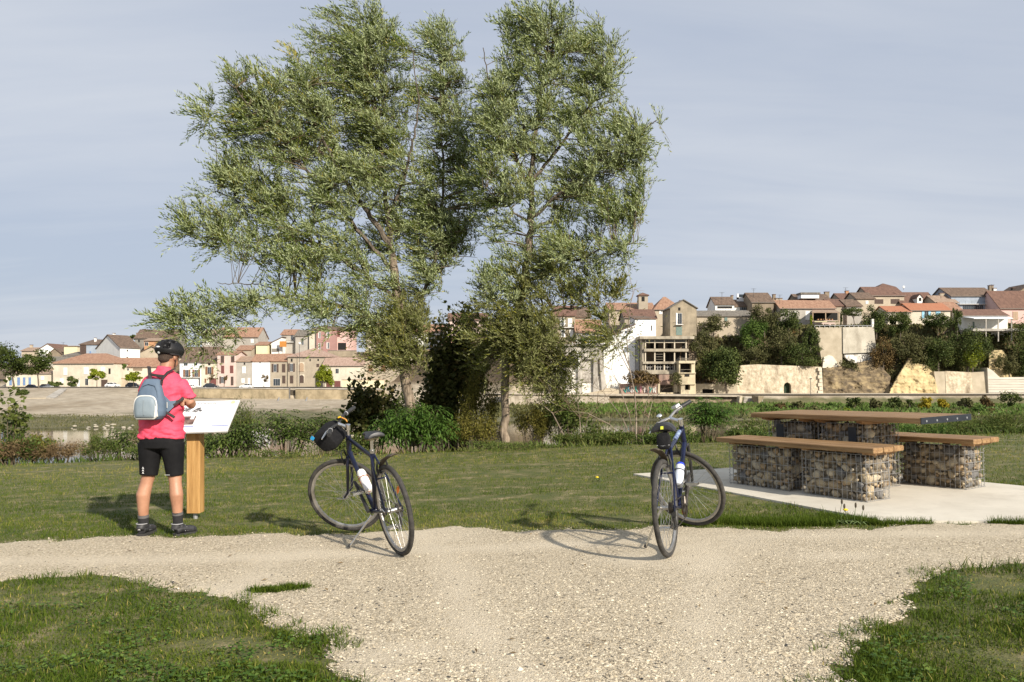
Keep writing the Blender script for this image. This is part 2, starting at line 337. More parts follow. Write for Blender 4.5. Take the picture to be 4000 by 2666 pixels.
# ---- far bank: (distance, height) profiles at columns of the view, blended across
PROF = {
 -2600: [(96, -9), (120, -6.5), (131, -5.3), (160, -3.7), (190, -2.2), (214, -1.3), (246, -1.15), (266, 3), (330, 6), (900, 8), (2500, 8)],
 0:     [(96, -9), (120, -6.5), (131, -5.3), (160, -3.9), (190, -2.5), (212, -1.25), (246, -1.15), (266, 4), (330, 8), (900, 8), (2500, 8)],
 450:   [(96, -9), (120, -6.5), (131, -5.35), (160, -4.1), (188, -2.8), (205, -1.35), (246, -1.15), (258, 5), (330, 10), (900, 9), (2500, 9)],
 640:   [(96, -9), (121, -6.5), (134, -5.5), (168, -4.4), (196, -3.5), (206, -1.45), (240, -1.2), (252, 6), (330, 12), (900, 10), (2500, 10)],
 760:   [(96, -9), (122, -6.5), (138, -5.6), (172, -4.5), (197.5, -3.7), (199.2, -1.4), (236, -1.2), (250, 7), (330, 12), (900, 10), (2500, 10)],
 1480:  [(96, -9), (130, -6.5), (142, -5.6), (176, -4.7), (197.5, -3.9), (199.2, -1.45), (236, -1.2), (250, 9), (330, 13), (900, 10), (2500, 10)],
 2000:  [(96, -9), (140, -6.5), (152, -5.6), (180, -5.1), (186, -4.8), (190, -2.9), (200, -2.75), (204, 11), (330, 16), (900, 12), (2500, 12)],
 2480:  [(96, -9), (142, -6.5), (154, -5.6), (180, -5.0), (185, -4.9), (188, -2.95), (200, -2.7), (204, 11.5), (330, 17), (900, 12), (2500, 12)],
 2760:  [(96, -9), (143, -6.5), (155, -5.6), (178, -5.0), (184, -4.9), (187.5, -2.95), (200.5, -2.65), (213, 15.0), (330, 18), (900, 12), (2500, 12)],
 4000:  [(96, -9), (146, -6.5), (157, -5.6), (178, -5.2), (184, -4.9), (188, -2.9), (201, -2.6), (213.5, 15.8), (330, 19), (900, 12), (2500, 12)],
 6600:  [(96, -9), (146, -6.5), (157, -5.6), (178, -5.2), (184, -4.9), (188, -2.9), (201, -2.6), (214, 15.5), (330, 19), (900, 12), (2500, 12)]}
PK = sorted(PROF)
def far_prof(px):
    px = max(PK[0], min(PK[-1], px)); j = max(i for i in range(len(PK)) if PK[i] <= px); k = min(j + 1, len(PK) - 1)
    t = 0 if k == j else (px - PK[j]) / (PK[k] - PK[j])
    return [((1 - t) * a[0] + t * b[0], (1 - t) * a[1] + t * b[1]) for a, b in zip(PROF[PK[j]], PROF[PK[k]])]
def far_z(px, d):
    p = far_prof(px); return float(np.interp(d, [q[0] for q in p], [q[1] for q in p]))
SUB = [1, 5, 8, 8, 5, 5, 8, 12, 8, 4, 4]
cols = list(range(-2600, 6601, 20)); V = []; nr = None
for px in cols:
    p = far_prof(px); row = []
    for s_ in range(len(p) - 1):
        for q in range(SUB[s_]):
            t = q / SUB[s_]; d = p[s_][0] + (p[s_ + 1][0] - p[s_][0]) * t; z = p[s_][1] + (p[s_ + 1][1] - p[s_][1]) * t
            amp = [0.2, 0.35, 0.30, 0.25, 0.2, 0.03, 0.1, 1.1, .3, 0, 0][s_]
            x = (px - CX) / F * d
            n_ = float(fbm(x * 0.22, d * 0.22, 31) - 0.5) * 2 * amp
            dd = d + (float(fbm(x * 0.3, z * 0.35, 8) - 0.5) * 2.6 if s_ == 6 + 1 - 1 and 0 < t else 0)
            row.append(((px - CX) / F * dd, dd, z + n_))
    d, z = p[-1]; row.append(((px - CX) / F * d, d, z)); nr = len(row); V += row
i = (np.arange(len(cols) - 1)[:, None] * nr + np.arange(nr - 1)[None]).ravel()
Fc = np.stack([i, i + nr, i + nr + 1, i + 1], 1)
def far_mat():                                       # dry gravel shore, earth and scrub by height and slope of the ground itself
    m = bpy.data.materials.new('far_bank_ground'); m.use_nodes = True; t = m.node_tree; n, L = t.nodes, t.links; b = n['Principled BSDF']; b.inputs['Roughness'].default_value = 0.95
    tcn = n.new('ShaderNodeTexCoord'); geo = n.new('ShaderNodeNewGeometry')
    def noise(s, det=8, st=(1, 1, 1)):
        mp_ = n.new('ShaderNodeMapping'); mp_.inputs['Scale'].default_value = st; L.new(tcn.outputs['Object'], mp_.inputs[0])
        q = n.new('ShaderNodeTexNoise'); q.inputs['Scale'].default_value = s; q.inputs['Detail'].default_value = det; q.inputs['Roughness'].default_value = 0.65; L.new(mp_.outputs[0], q.inputs['Vector']); return q.outputs['Fac']
    def ramp(f, *st):
        r = n.new('ShaderNodeValToRGB'); e = r.color_ramp.elements
        for k, (p, c) in enumerate(st):
            if k < 2: e[k].position = p; e[k].color = (*c, 1)
            else: x = e.new(p); x.color = (*c, 1)
        L.new(f, r.inputs['Fac']); return r.outputs['Color']
    def mix(f, a, b_):
        q = n.new('ShaderNodeMix'); q.data_type = 'RGBA'; L.new(f, q.inputs['Factor']); L.new(a, q.inputs['A']); L.new(b_, q.inputs['B']); return q.outputs['Result']
    grav = ramp(noise(0.5, 10), (0.3, (0.25, 0.205, 0.145)), (0.7, (0.46, 0.395, 0.295)))
    scrub = ramp(noise(0.35, 10), (0.3, (0.06, 0.062, 0.025)), (0.72, (0.19, 0.155, 0.085)), (0.5, (0.105, 0.10, 0.042)))
    earth = ramp(noise(0.8, 10, (1, 1, 1.6)), (0.3, (0.07, 0.052, 0.036)), (0.72, (0.22, 0.165, 0.095)), (0.5, (0.13, 0.096, 0.062)))
    sep = n.new('ShaderNodeSeparateXYZ'); L.new(geo.outputs['Position'], sep.inputs[0])
    def band(src, lo, hi):
        q = n.new('ShaderNodeMapRange'); q.inputs['From Min'].default_value = lo; q.inputs['From Max'].default_value = hi; q.clamp = True; L.new(src, q.inputs['Value']); return q.outputs[0]
    jit = n.new('ShaderNodeMath'); jit.operation = 'MULTIPLY_ADD'; jit.inputs[1].default_value = 1.6; L.new(noise(0.16, 5), jit.inputs[0]); L.new(sep.outputs['Z'], jit.inputs[2])
    grav = mix(band(noise(0.045, 6, (1, .5, 1)), 0.50, 0.66), grav, ramp(noise(0.3, 9), (0.3, (0.13, 0.10, 0.06)), (0.7, (0.27, 0.205, 0.12))))
    c = mix(band(jit.outputs[0], -4.5, -4.1), scrub, grav)               # green fringe at the water, gravel above it
    xr = band(sep.outputs['X'], 8, 26); zr = band(jit.outputs[0], -2.75, -2.2); inv = n.new('ShaderNodeMath'); inv.operation = 'SUBTRACT'; inv.inputs[0].default_value = 1; L.new(zr, inv.inputs[1])
    mm = n.new('ShaderNodeMath'); mm.operation = 'MULTIPLY'; L.new(xr, mm.inputs[0]); L.new(inv.outputs[0], mm.inputs[1]); c = mix(mm.outputs[0], c, scrub)
    c = mix(band(sep.outputs['Z'], -0.6, 0.6), c, earth)
    L.new(c, b.inputs['Base Color'])
    bp = n.new('ShaderNodeBump'); bp.inputs['Strength'].default_value = 0.8; bp.inputs['Distance'].default_value = 0.25; L.new(noise(1.6, 9), bp.inputs['Height']); L.new(bp.outputs[0], b.inputs['Normal'])
    return m
fb = mobj('far_bank', npmesh('far_bank', V, Fc, far_mat(), 4, None, True)); tag(fb, 'far river bank of gravel, scrub and cliff below the town', kind='structure')
# river
def water_mat():
    m = bpy.data.materials.new('river_water'); m.use_nodes = True; n, L = m.node_tree.nodes, m.node_tree.links; b = n['Principled BSDF']
    b.inputs['Base Color'].default_value = (0.055, 0.052, 0.028, 1); b.inputs['Roughness'].default_value = 0.06; b.inputs['IOR'].default_value = 1.33
    tcn = n.new('ShaderNodeTexCoord'); mp_ = n.new('ShaderNodeMapping'); mp_.inputs['Scale'].default_value = (0.5, 1.4, 1); L.new(tcn.outputs['Object'], mp_.inputs[0])
    q = n.new('ShaderNodeTexNoise'); q.inputs['Scale'].default_value = 0.8; q.inputs['Detail'].default_value = 3; L.new(mp_.outputs[0], q.inputs['Vector'])
    bp = n.new('ShaderNodeBump'); bp.inputs['Strength'].default_value = 0.12; bp.inputs['Distance'].default_value = 0.05; L.new(q.outputs['Fac'], bp.inputs['Height']); L.new(bp.outputs[0], b.inputs['Normal'])
    return m
mb = MB(); mb.add([(-420, 18, WATER), (420, 18, WATER), (420, 175, WATER), (-420, 175, WATER)], [(0, 1, 2, 3)])
tag(mb.build('river', water_mat()), 'calm brown green river', kind='structure')
# asphalt quay road in front of the houses
M_ASPH = mat('asphalt', (0.10, 0.095, 0.088), (0.16, 0.15, 0.135), 0.9, 0.9, 0.2, 8)
def strip(name, cols_, d0, d1, lift, m, lbl):
    v = []; 
    for px in cols_:
        for d in (d0, d1): v.append(((px - CX) / F * d, d, max(far_z(px, d), far_z(px, (d0 + d1) / 2)) + lift))
    f = [(2 * k, 2 * k + 2, 2 * k + 3, 2 * k + 1) for k in range(len(cols_) - 1)]
    return tag(MB().add(v, f).build(name, m), lbl, kind='structure')
strip('road', list(range(-700, 1500, 50)), 221, 231.5, 0.16, M_ASPH, 'asphalt quay road in front of the riverside houses')
M_PATHF = mat('towpath_gravel', (0.36, 0.31, 0.235), (0.48, 0.42, 0.33), 0.8, 0.95, 0.3, 6)
strip('path', list(range(1900, 5200, 50)), 190.3, 199.3, 0.24, M_PATHF, 'pale towpath at the foot of the cliff walls')

# ---- walls on the far bank
M_QUAY = mat('quay_stone', (0.23, 0.185, 0.115), (0.38, 0.31, 0.20), 0.55, 0.95, 0.5, 3, dirt=((0.11, 0.095, 0.055), 0.5, 0.8), detail=9)
M_CONCW = mat('old_concrete', (0.30, 0.275, 0.235), (0.47, 0.44, 0.385), 0.3, 0.95, 0.4, 4, dirt=((0.15, 0.135, 0.11), 0.35, 0.75), detail=9)
M_WHITEP = mat('flaking_limewash', (0.42, 0.39, 0.34), (0.80, 0.77, 0.70), 0.9, 0.95, 0.3, 5, dirt=((0.20, 0.18, 0.15), 0.9, 0.9), ramp=(0.38, 0.52), detail=10)
M_RUBBLE = mat('rubble_stone', (0.38, 0.315, 0.215), (0.66, 0.575, 0.43), 1.0, 0.95, 1.0, 2.2, dirt=((0.16, 0.12, 0.08), 0.45, 0.8), detail=10)
M_SAND = mat('sandstone', (0.40, 0.31, 0.16), (0.60, 0.48, 0.26), 0.5, 0.95, 0.8, 1.8, dirt=((0.24, 0.18, 0.09), 0.6, 0.6), detail=10, stretch=(1, 1, 1.8))
M_BLOCK = mat('block_wall', (0.46, 0.43, 0.365), (0.58, 0.545, 0.465), 0.4, 0.9, 0.3, 5, stretch=(0.5, 0.5, 4))
M_RENDER = mat('tan_render', (0.35, 0.30, 0.215), (0.46, 0.40, 0.30), 0.4, 0.95, 0.2, 5, detail=8)
def slabwall(name, outline, d, thick, m, label, cat='wall', parent=None, batter=0.0, rough=0.0, grid=None):
    """a thick wall whose outline is given in photo pixels at distance d"""
    pts = [W(px, py, d) for px, py in outline]; z0 = min(p.z for p in pts)
    mb = MB()
    fr = [Vector((p.x, p.y + batter * (p.z - z0), p.z)) for p in pts]; bk = [Vector((p.x, d + thick + batter * 12, p.z)) for p in pts]
    n = len(pts); mb.add(fr + bk, [tuple(range(n)), tuple(range(2 * n - 1, n - 1, -1))] + [(i, n + i, n + (i + 1) % n, (i + 1) % n) for i in range(n)])
    o = mb.build(name, m, parent)
    if label: tag(o, label, cat)
    return o
def zpy(d, z): return HY - (z - CH) * F / d
# long quay wall in pieces that follow the road edge
q = wempty('quay_wall', W(1050, 1560, 198), 'long brown stone quay wall under the riverside road', 'wall')
for (a, b, ya0, ya1, yb0, yb1) in [(700, 1128, 1516, 1519, 1553, 1562), (1154, 1500, 1519, 1522, 1562, 1570)]:
    slabwall('wall_section', [(a, yb0), (b, yb1), (b, ya1), (a, ya0)], 197.0, 1.6, M_QUAY, None, parent=q)
    slabwall('coping', [(a, ya0 + 1.5), (b, ya1 + 1.5), (b, ya1 - 1.5), (a, ya0 - 1.5)], 196.8, 2.2, M_CONCW, None, parent=q)
slabwall('stair_recess', [(1126, 1564), (1156, 1564), (1156, 1524), (1126, 1524)], 198.1, 0.4, mat('recess_dark_stone', (0.05, 0.04, 0.03), (0.09, 0.075, 0.05), 1), None, parent=q)  # back of the recess, coloured much darker than the wall sections
for px in (1131,):
    MB().box2(W(px - 3, 1566, 197), W(px + 3, 1512, 197.2)).build('mooring_post', M_ASPH, q)
# boat ramp with steel rails
r_ = wempty('boat_ramp', W(1180, 1600, 185), 'concrete boat ramp with two pale rails below the quay wall', 'ramp')
for k, (x0, x1, x2, x3) in enumerate([(1120, 1185, 1230, 1130)]):
    MB().add([W(1098, 1612, 176) + Vector((0, 0, .1)), W(1190, 1612, 176) + Vector((0, 0, .1)), W(1196, 1563, 196) + Vector((0, 0, .2)), W(1124, 1563, 196) + Vector((0, 0, .2))], [(0, 1, 2, 3)]).build('ramp_surface', M_CONCW, r_)
for a, b in ((1078, 1090), (1186, 1200)):
    MB().tube([W(a, 1602, 178) + Vector((0, 0, .5)), W(b, 1562, 196) + Vector((0, 0, .5))], 0.22, 5).build('rail', mat('galvanised', (0.45, 0.46, 0.47), rough=0.4, metal=0.6), r_)
# low concrete wall and stair flank on the left beach
w_ = wempty('beach_wall', W(130, 1570, 178), 'low concrete wall with sloping flank on the gravel beach', 'wall')
slabwall('wall_section', [(78, 1577), (178, 1574), (180, 1554), (90, 1556)], 176, 2.0, M_RENDER, None, parent=w_)
mb = MB(); mb.prism([W(178, 1576, 176), W(215, 1574, 176), W(262, 1524, 205), W(240, 1522, 205)], [W(180, 1552, 176), W(212, 1557, 176), W(262, 1518, 205), W(238, 1516, 205)]); mb.build('flank', M_CONCW, w_)
M_ROCK = mat('white_rock', (0.26, 0.23, 0.175), (0.44, 0.40, 0.32), 1.2, 0.9, 0.6, 6)
rr = random.Random(3)
def rockmesh(name, seed, sub=1, m=M_ROCK, amp=0.35):
    bm = bmesh.new(); bmesh.ops.create_icosphere(bm, subdivisions=sub + 1, radius=1.0); q = random.Random(seed)
    ph = [Vector((q.uniform(-1, 1), q.uniform(-1, 1), q.uniform(-1, 1))).normalized() for _ in range(9)]
    for v in bm.verts:
        s_ = 1.0
        for p in ph:
            dt = v.co.normalized().dot(p)
            if dt > 0.55: s_ -= amp * (dt - 0.55)
        v.co *= s_
    me = bpy.data.meshes.new(name); bm.to_mesh(me); bm.free(); setmat(me, m); return me
ROCKS = [rockmesh('riverside_rock', k, 0) for k in range(4)]
for k in range(26):
    px = rr.choice([rr.uniform(335, 540), rr.uniform(335, 540), rr.uniform(250, 760)]); d = 119 + rr.uniform(-2, 5)
    o = mobj('riverside_rock', ROCKS[k % 4]); s_ = rr.uniform(0.14, 0.34); o.scale = (s_ * rr.uniform(1, 1.9), s_, s_ * 0.62)
    o.location = ((px - CX) / F * d, d, far_z(px, d) + 0.18); o.rotation_euler = (0, 0, rr.uniform(0, 3))
    tag(o, 'white rock at the far water edge left of the cyclist', 'rock', 'white rocks along the far waterline')
for k in range(22):
    px = rr.uniform(3480, 3900); d = 147 + rr.uniform(-1, 6)
    o = mobj('riverside_rock', ROCKS[k % 4]); s_ = rr.uniform(0.3, 0.75); o.scale = (s_ * rr.uniform(1, 1.9), s_, s_ * 0.62)
    o.location = ((px - CX) / F * d, d, far_z(px, d) + 0.12); o.rotation_euler = (0, 0, rr.uniform(0, 3))
    tag(o, 'pale rock on the far bank just above the picnic table', 'rock', 'pale rocks behind the picnic table')
# cliff walls on the right
sw = wempty('stone_retaining_wall', W(3050, 1540, 199.6), 'rough stone retaining wall with small arched dark doorway', 'wall')
slabwall('wall_face', [(2872, 1541), (3062, 1541), (3062, 1508), (3066, 1499), (3077, 1494), (3087, 1499), (3091, 1508), (3091, 1541), (3216, 1541), (3210, 1434), (3120, 1430), (3030, 1427), (2960, 1424), (2895, 1428), (2880, 1480)], 199.6, 6.0, M_RUBBLE, None, parent=sw, batter=0.05)
slabwall('doorway', [(3060, 1541), (3093, 1541), (3093, 1492), (3060, 1492)], 200.8, 0.3, mat('doorway_ivy', (0.008, 0.02, 0.008), (0.02, 0.045, 0.015), 3), None, parent=sw)
for k in range(7):   # dressed quoins at the lit end
    slabwall('quoin', [(3196 + (k % 2) * 5, 1540 - k * 15), (3216 - k * .8, 1540 - k * 15), (3215 - k * .8, 1526.5 - k * 15), (3196 + (k % 2) * 5, 1526.5 - k * 15)], 199.3, 1.0, mat('quoin_stone', (0.52, 0.46, 0.35), (0.62, 0.56, 0.44), 1), None, parent=sw)
tw = wempty('terrace_wall', W(3300, 1440, 205), 'tall rendered terrace wall with peeling white patches below the cafe terrace', 'wall')
slabwall('wall_face', [(3214, 1440), (3276, 1441), (3290, 1420), (3294, 1279), (3188, 1279), (3196, 1330), (3204, 1370)], 205.0, 9.0, M_RENDER, None, parent=tw, batter=0.03)
slabwall('wall_face', [(3294, 1382), (3424, 1377), (3422, 1360), (3415, 1277), (3294, 1279)], 204.8, 9.0, mat('pale_render', (0.40, 0.365, 0.29), (0.54, 0.50, 0.41), 0.3, 0.95, 0.2, 4, dirt=((0.22, 0.19, 0.14), 0.4, 0.7), detail=9), None, parent=tw, batter=0.03)
slabwall('lower_face', [(3300, 1395), (3345, 1436), (3362, 1440), (3412, 1430), (3423, 1380), (3298, 1383)], 205.3, 6.0, M_WHITEP, None, parent=tw, batter=0.02)
slabwall('lime_patch', [(3213, 1438), (3274, 1439), (3268, 1412), (3252, 1392), (3236, 1388), (3218, 1396)], 204.7, 0.5, mat('lime_patch', (0.60, 0.55, 0.44), (0.72, 0.67, 0.56), 0.7), None, parent=tw)
slabwall('post', [(3406, 1278), (3414, 1278), (3414, 1247), (3406, 1247)], 205, 0.7, M_WHITEP, None, parent=tw)
for a, b in ((3182, 3300), (3300, 3404)):
    MB().box2(W(a, 1273, 205), W(b, 1272, 205.1)).build('rail', mat('galvanised', (0.45, 0.46, 0.47)), tw)
    for k in range(6): MB().box2(W(a + (b - a) * k / 6, 1279, 205), W(a + (b - a) * k / 6 + .8, 1272, 205.1)).build('rail_post', MATS['galvanised'], tw)
def crag(name, outline, d, thick, m, label, seed):        # broken rock face: a relief grid inside the outline
    xs_ = [p[0] for p in outline]; ys_ = [p[1] for p in outline]
    gx = np.arange(min(xs_) - 3, max(xs_) + 4, 3.0); gy = np.arange(min(ys_) - 3, max(ys_) + 4, 3.0)
    X, Y = np.meshgrid(gx, gy); dep = d - thick * (0.35 + 0.9 * fbm(X * 0.035, Y * 0.035, seed)) + 0.35 * np.abs(((Y + 22 * fbm(X * .05, Y * .02, seed + 3)) % 14) / 14 - .5) + 0.03 * (max(ys_) - Y)
    edge = ~inpoly(X, Y, outline); dep = np.where(edge, d + 3.5, dep)
    V = np.stack([(X - CX) / F * dep, dep, CH - (Y - HY) / F * d], -1).reshape(-1, 3); nx = len(gx)
    i = (np.arange(len(gy) - 1)[:, None] * nx + np.arange(nx - 1)[None]).ravel(); Fc = np.stack([i, i + 1, i + nx + 1, i + nx], 1)
    Fc = Fc[~edge.ravel()[Fc].all(1)]; u_, iv_ = np.unique(Fc, return_inverse=True); V = V[u_]; Fc = iv_.reshape(Fc.shape)
    return tag(mobj(name, npmesh(name, V, Fc, m, 4)), label, 'rock')
crag('sandstone_face', [(3472, 1541), (3478, 1520), (3500, 1480), (3530, 1430), (3545, 1404), (3560, 1400), (3566, 1418), (3620, 1425), (3640, 1445), (3655, 1490), (3668, 1541)], 200.4, 2.4, M_SAND, 'yellow layered sandstone outcrop at the foot of the cliff', 4)
crag('sandstone_face', [(3862, 1480), (3860, 1380), (3880, 1368), (3912, 1366), (3930, 1390), (3920, 1420), (3945, 1450), (3955, 1478)], 203.5, 2.2, M_SAND, 'small yellow sandstone outcrop high above the block wall', 9)
crag('earth_bluff', [(3212, 1541), (3214, 1440), (3300, 1430), (3420, 1400), (3450, 1440), (3480, 1470), (3476, 1541)], 201.6, 2.0, mat('crumbling_earth', (0.065, 0.05, 0.033), (0.16, 0.12, 0.07), 0.5, 0.95, 1.0, 2, c3=(0.30, 0.23, 0.125), detail=10, stretch=(1, 1, 2)), 'crumbling brown earth bluff below the terrace wall', 14)
cw = wempty('patched_wall', W(3750, 1531, 200), 'patched concrete and rubble wall right of the sandstone outcrop', 'wall')
slabwall('wall_section', [(3662, 1541), (3696, 1541), (3694, 1452), (3650, 1452)], 200.0, 5.0, M_RENDER, None, parent=cw, batter=.03)
slabwall('wall_section', [(3696, 1541), (3802, 1541), (3794, 1455), (3694, 1450)], 199.9, 5.0, M_RUBBLE, None, parent=cw, batter=.03)
slabwall('wall_section', [(3802, 1541), (3862, 1541), (3856, 1452), (3794, 1456)], 200.1, 5.0, M_RENDER, None, parent=cw, batter=.03)
bw = wempty('block_wall', W(3950, 1531, 199.7), 'pale coursed block wall with a stepped end at the right edge', 'wall')
slabwall('wall_face', [(3862, 1541), (4400, 1541), (4400, 1474), (4000, 1474), (3905, 1475), (3880, 1450), (3857, 1437)], 199.6, 5.0, M_BLOCK, None, parent=bw)
for k in range(6): slabwall('course', [(3864, 1533 - k * 10), (4400, 1533 - k * 10), (4400, 1532.2 - k * 10), (3864, 1532.2 - k * 10)], 199.5, 0.1, M_CONCW, None, parent=bw)
# revetment steps on the slope below the towpath
st = wempty('revetment_steps', W(2925, 1600, 184), 'broad stone steps in the bank below the towpath', 'steps')
for k in range(9):
    MB().box2(W(2898 + k * 1.2, 1606 - k * 6.2, 180.5 + k * .8), W(2966 + k * .6, 1600 - k * 6.2, 182.5 + k * .8)).build('step', M_CONCW, st)
slabwall('flank', [(2884, 1608), (2896, 1608), (2900, 1549), (2890, 1549)], 181, 5, M_RUBBLE, None, parent=st); slabwall('flank', [(2964, 1590), (2976, 1570), (2984, 1549), (2962, 1549)], 181, 5, M_QUAY, None, parent=st)
lw = wempty('landing_wall', W(2250, 1630, 183), 'pale concrete landing wall below the towpath behind the bare shrub', 'wall')
slabwall('wall_face', [(1960, 1606), (2180, 1606), (2190, 1624), (2380, 1650), (2380, 1550), (2180, 1541), (1960, 1538)], 183.4, 5.0, mat('landing_concrete', (0.36, 0.31, 0.24), (0.52, 0.46, 0.37), 0.5, 0.95, 0.3, 5, dirt=((0.19, 0.16, 0.11), 0.7, 0.8), detail=9), None, parent=lw)
slabwall('coping', [(1960, 1541), (2180, 1544), (2900, 1551), (2900, 1546), (2180, 1539), (1960, 1536)], 183.0, 5.5, M_PATHF, None, parent=lw)
slabwall('bank_face', [(2380, 1650), (2560, 1640), (2890, 1606), (2890, 1551), (2380, 1550)], 184.0, 4.0, mat('bank_rubble', (0.17, 0.125, 0.08), (0.36, 0.29, 0.20), 0.6, 0.95, 1.0, 2.0, dirt=((0.09, 0.085, 0.04), 0.4, 0.8), detail=10), None, parent=lw)
mb = MB(); mb.add([W(2190, 1622, 182), W(2420, 1652, 176), W(2540, 1672, 170), W(2500, 1688, 166), W(2380, 1662, 172), W(2170, 1632, 178)], [(0, 1, 2, 3, 4, 5)]); mb.build('slipway', M_PATHF, lw)
# ================================================================== TOWN
def wallm(name, c, var=0.8, dirt=0.4):
    c = tuple(min(.80, k * 1.02 + .008) for k in c)
    return mat('wall_' + name, tuple(k * var for k in c), c, 0.45, 0.95, 0.15, 4, detail=9, dirt=(tuple(k * 0.55 for k in c), 0.5, dirt))
def roofm(name, a, b, c):
    a, b, c = [tuple((0.84 * k + 0.16 * (sum(q) / 3)) * .80 + .004 for k in q) for q in (a, b, c)]
    return mat('roof_' + name, a, b, 1.1, 0.95, 0.6, 3.5, c3=c, detail=10, ramp=(0.28, 0.72), stretch=(2.2, 0.8, 0.8))
WL = dict(cream=wallm('cream', (0.62, 0.56, 0.445)), white=wallm('white', (0.80, 0.78, 0.73), 0.9, 0.2), chalk=wallm('chalk', (0.86, 0.85, 0.82), 0.95, 0.1),
 tan=wallm('tan', (0.38, 0.325, 0.245)), grey=wallm('grey', (0.40, 0.37, 0.32)), darkgrey=wallm('darkgrey', (0.235, 0.215, 0.18)), pink=wallm('pink', (0.36, 0.205, 0.18), 0.85, 0.25),
 palepink=wallm('palepink', (0.60, 0.47, 0.41)), rose=wallm('rose', (0.62, 0.42, 0.37), 0.9, 0.2), yellow=wallm('yellow', (0.68, 0.61, 0.40), 0.9, 0.2), sand=wallm('sand', (0.46, 0.39, 0.29)), orange=wallm('orange', (0.50, 0.27, 0.14)),
 blue=wallm('blue', (0.33, 0.38, 0.44), 0.8, 0.3), stone=wallm('stone', (0.36, 0.30, 0.21), 0.6, 0.7), dark=wallm('dark', (0.06, 0.05, 0.04), 0.7, 0.3), mud=wallm('mud', (0.27, 0.215, 0.15), 0.7, 0.5))
RF = dict(orange=roofm('orange', (0.23, 0.11, 0.06), (0.37, 0.19, 0.105), (0.48, 0.28, 0.165)), bright=roofm('bright', (0.36, 0.12, 0.05), (0.44, 0.155, 0.06), (0.48, 0.19, 0.08)),
 brown=roofm('brown', (0.085, 0.055, 0.035), (0.16, 0.10, 0.062), (0.26, 0.17, 0.11)), red=roofm('red', (0.11, 0.055, 0.036), (0.18, 0.088, 0.055), (0.25, 0.13, 0.08)),
 beige=roofm('beige', (0.25, 0.16, 0.10), (0.37, 0.245, 0.16), (0.45, 0.32, 0.22)), grey=roofm('grey', (0.11, 0.095, 0.075), (0.19, 0.165, 0.13), (0.28, 0.245, 0.19)), rose=roofm('rose', (0.30, 0.185, 0.13), (0.42, 0.27, 0.195), (0.52, 0.36, 0.275)))
M_GLASS = mat('window_glass', (0.035, 0.045, 0.055), rough=0.12, spec=0.6)
M_FRAME = mat('window_frame', (0.72, 0.70, 0.66), rough=0.6)
SHUT = dict(brown=mat('shutter_brown', (0.17, 0.085, 0.04), (0.22, 0.11, 0.055), 3), dark=mat('shutter_dark', (0.06, 0.038, 0.03), (0.085, 0.055, 0.042), 3), white=mat('shutter_white', (0.72, 0.70, 0.66), (0.80, 0.78, 0.74), 3),
 blue=mat('shutter_blue', (0.12, 0.20, 0.36), (0.16, 0.25, 0.42), 3), sky=mat('shutter_sky', (0.25, 0.50, 0.66), (0.30, 0.56, 0.72), 3), tan=mat('shutter_tan', (0.34, 0.24, 0.16), (0.40, 0.29, 0.19), 3), wine=mat('shutter_wine', (0.13, 0.045, 0.04), (0.17, 0.06, 0.05), 3), black=mat('opening_dark', (0.012, 0.011, 0.01), rough=0.9), green=mat('shutter_green', (0.12, 0.18, 0.16), (0.16, 0.22, 0.19), 3))
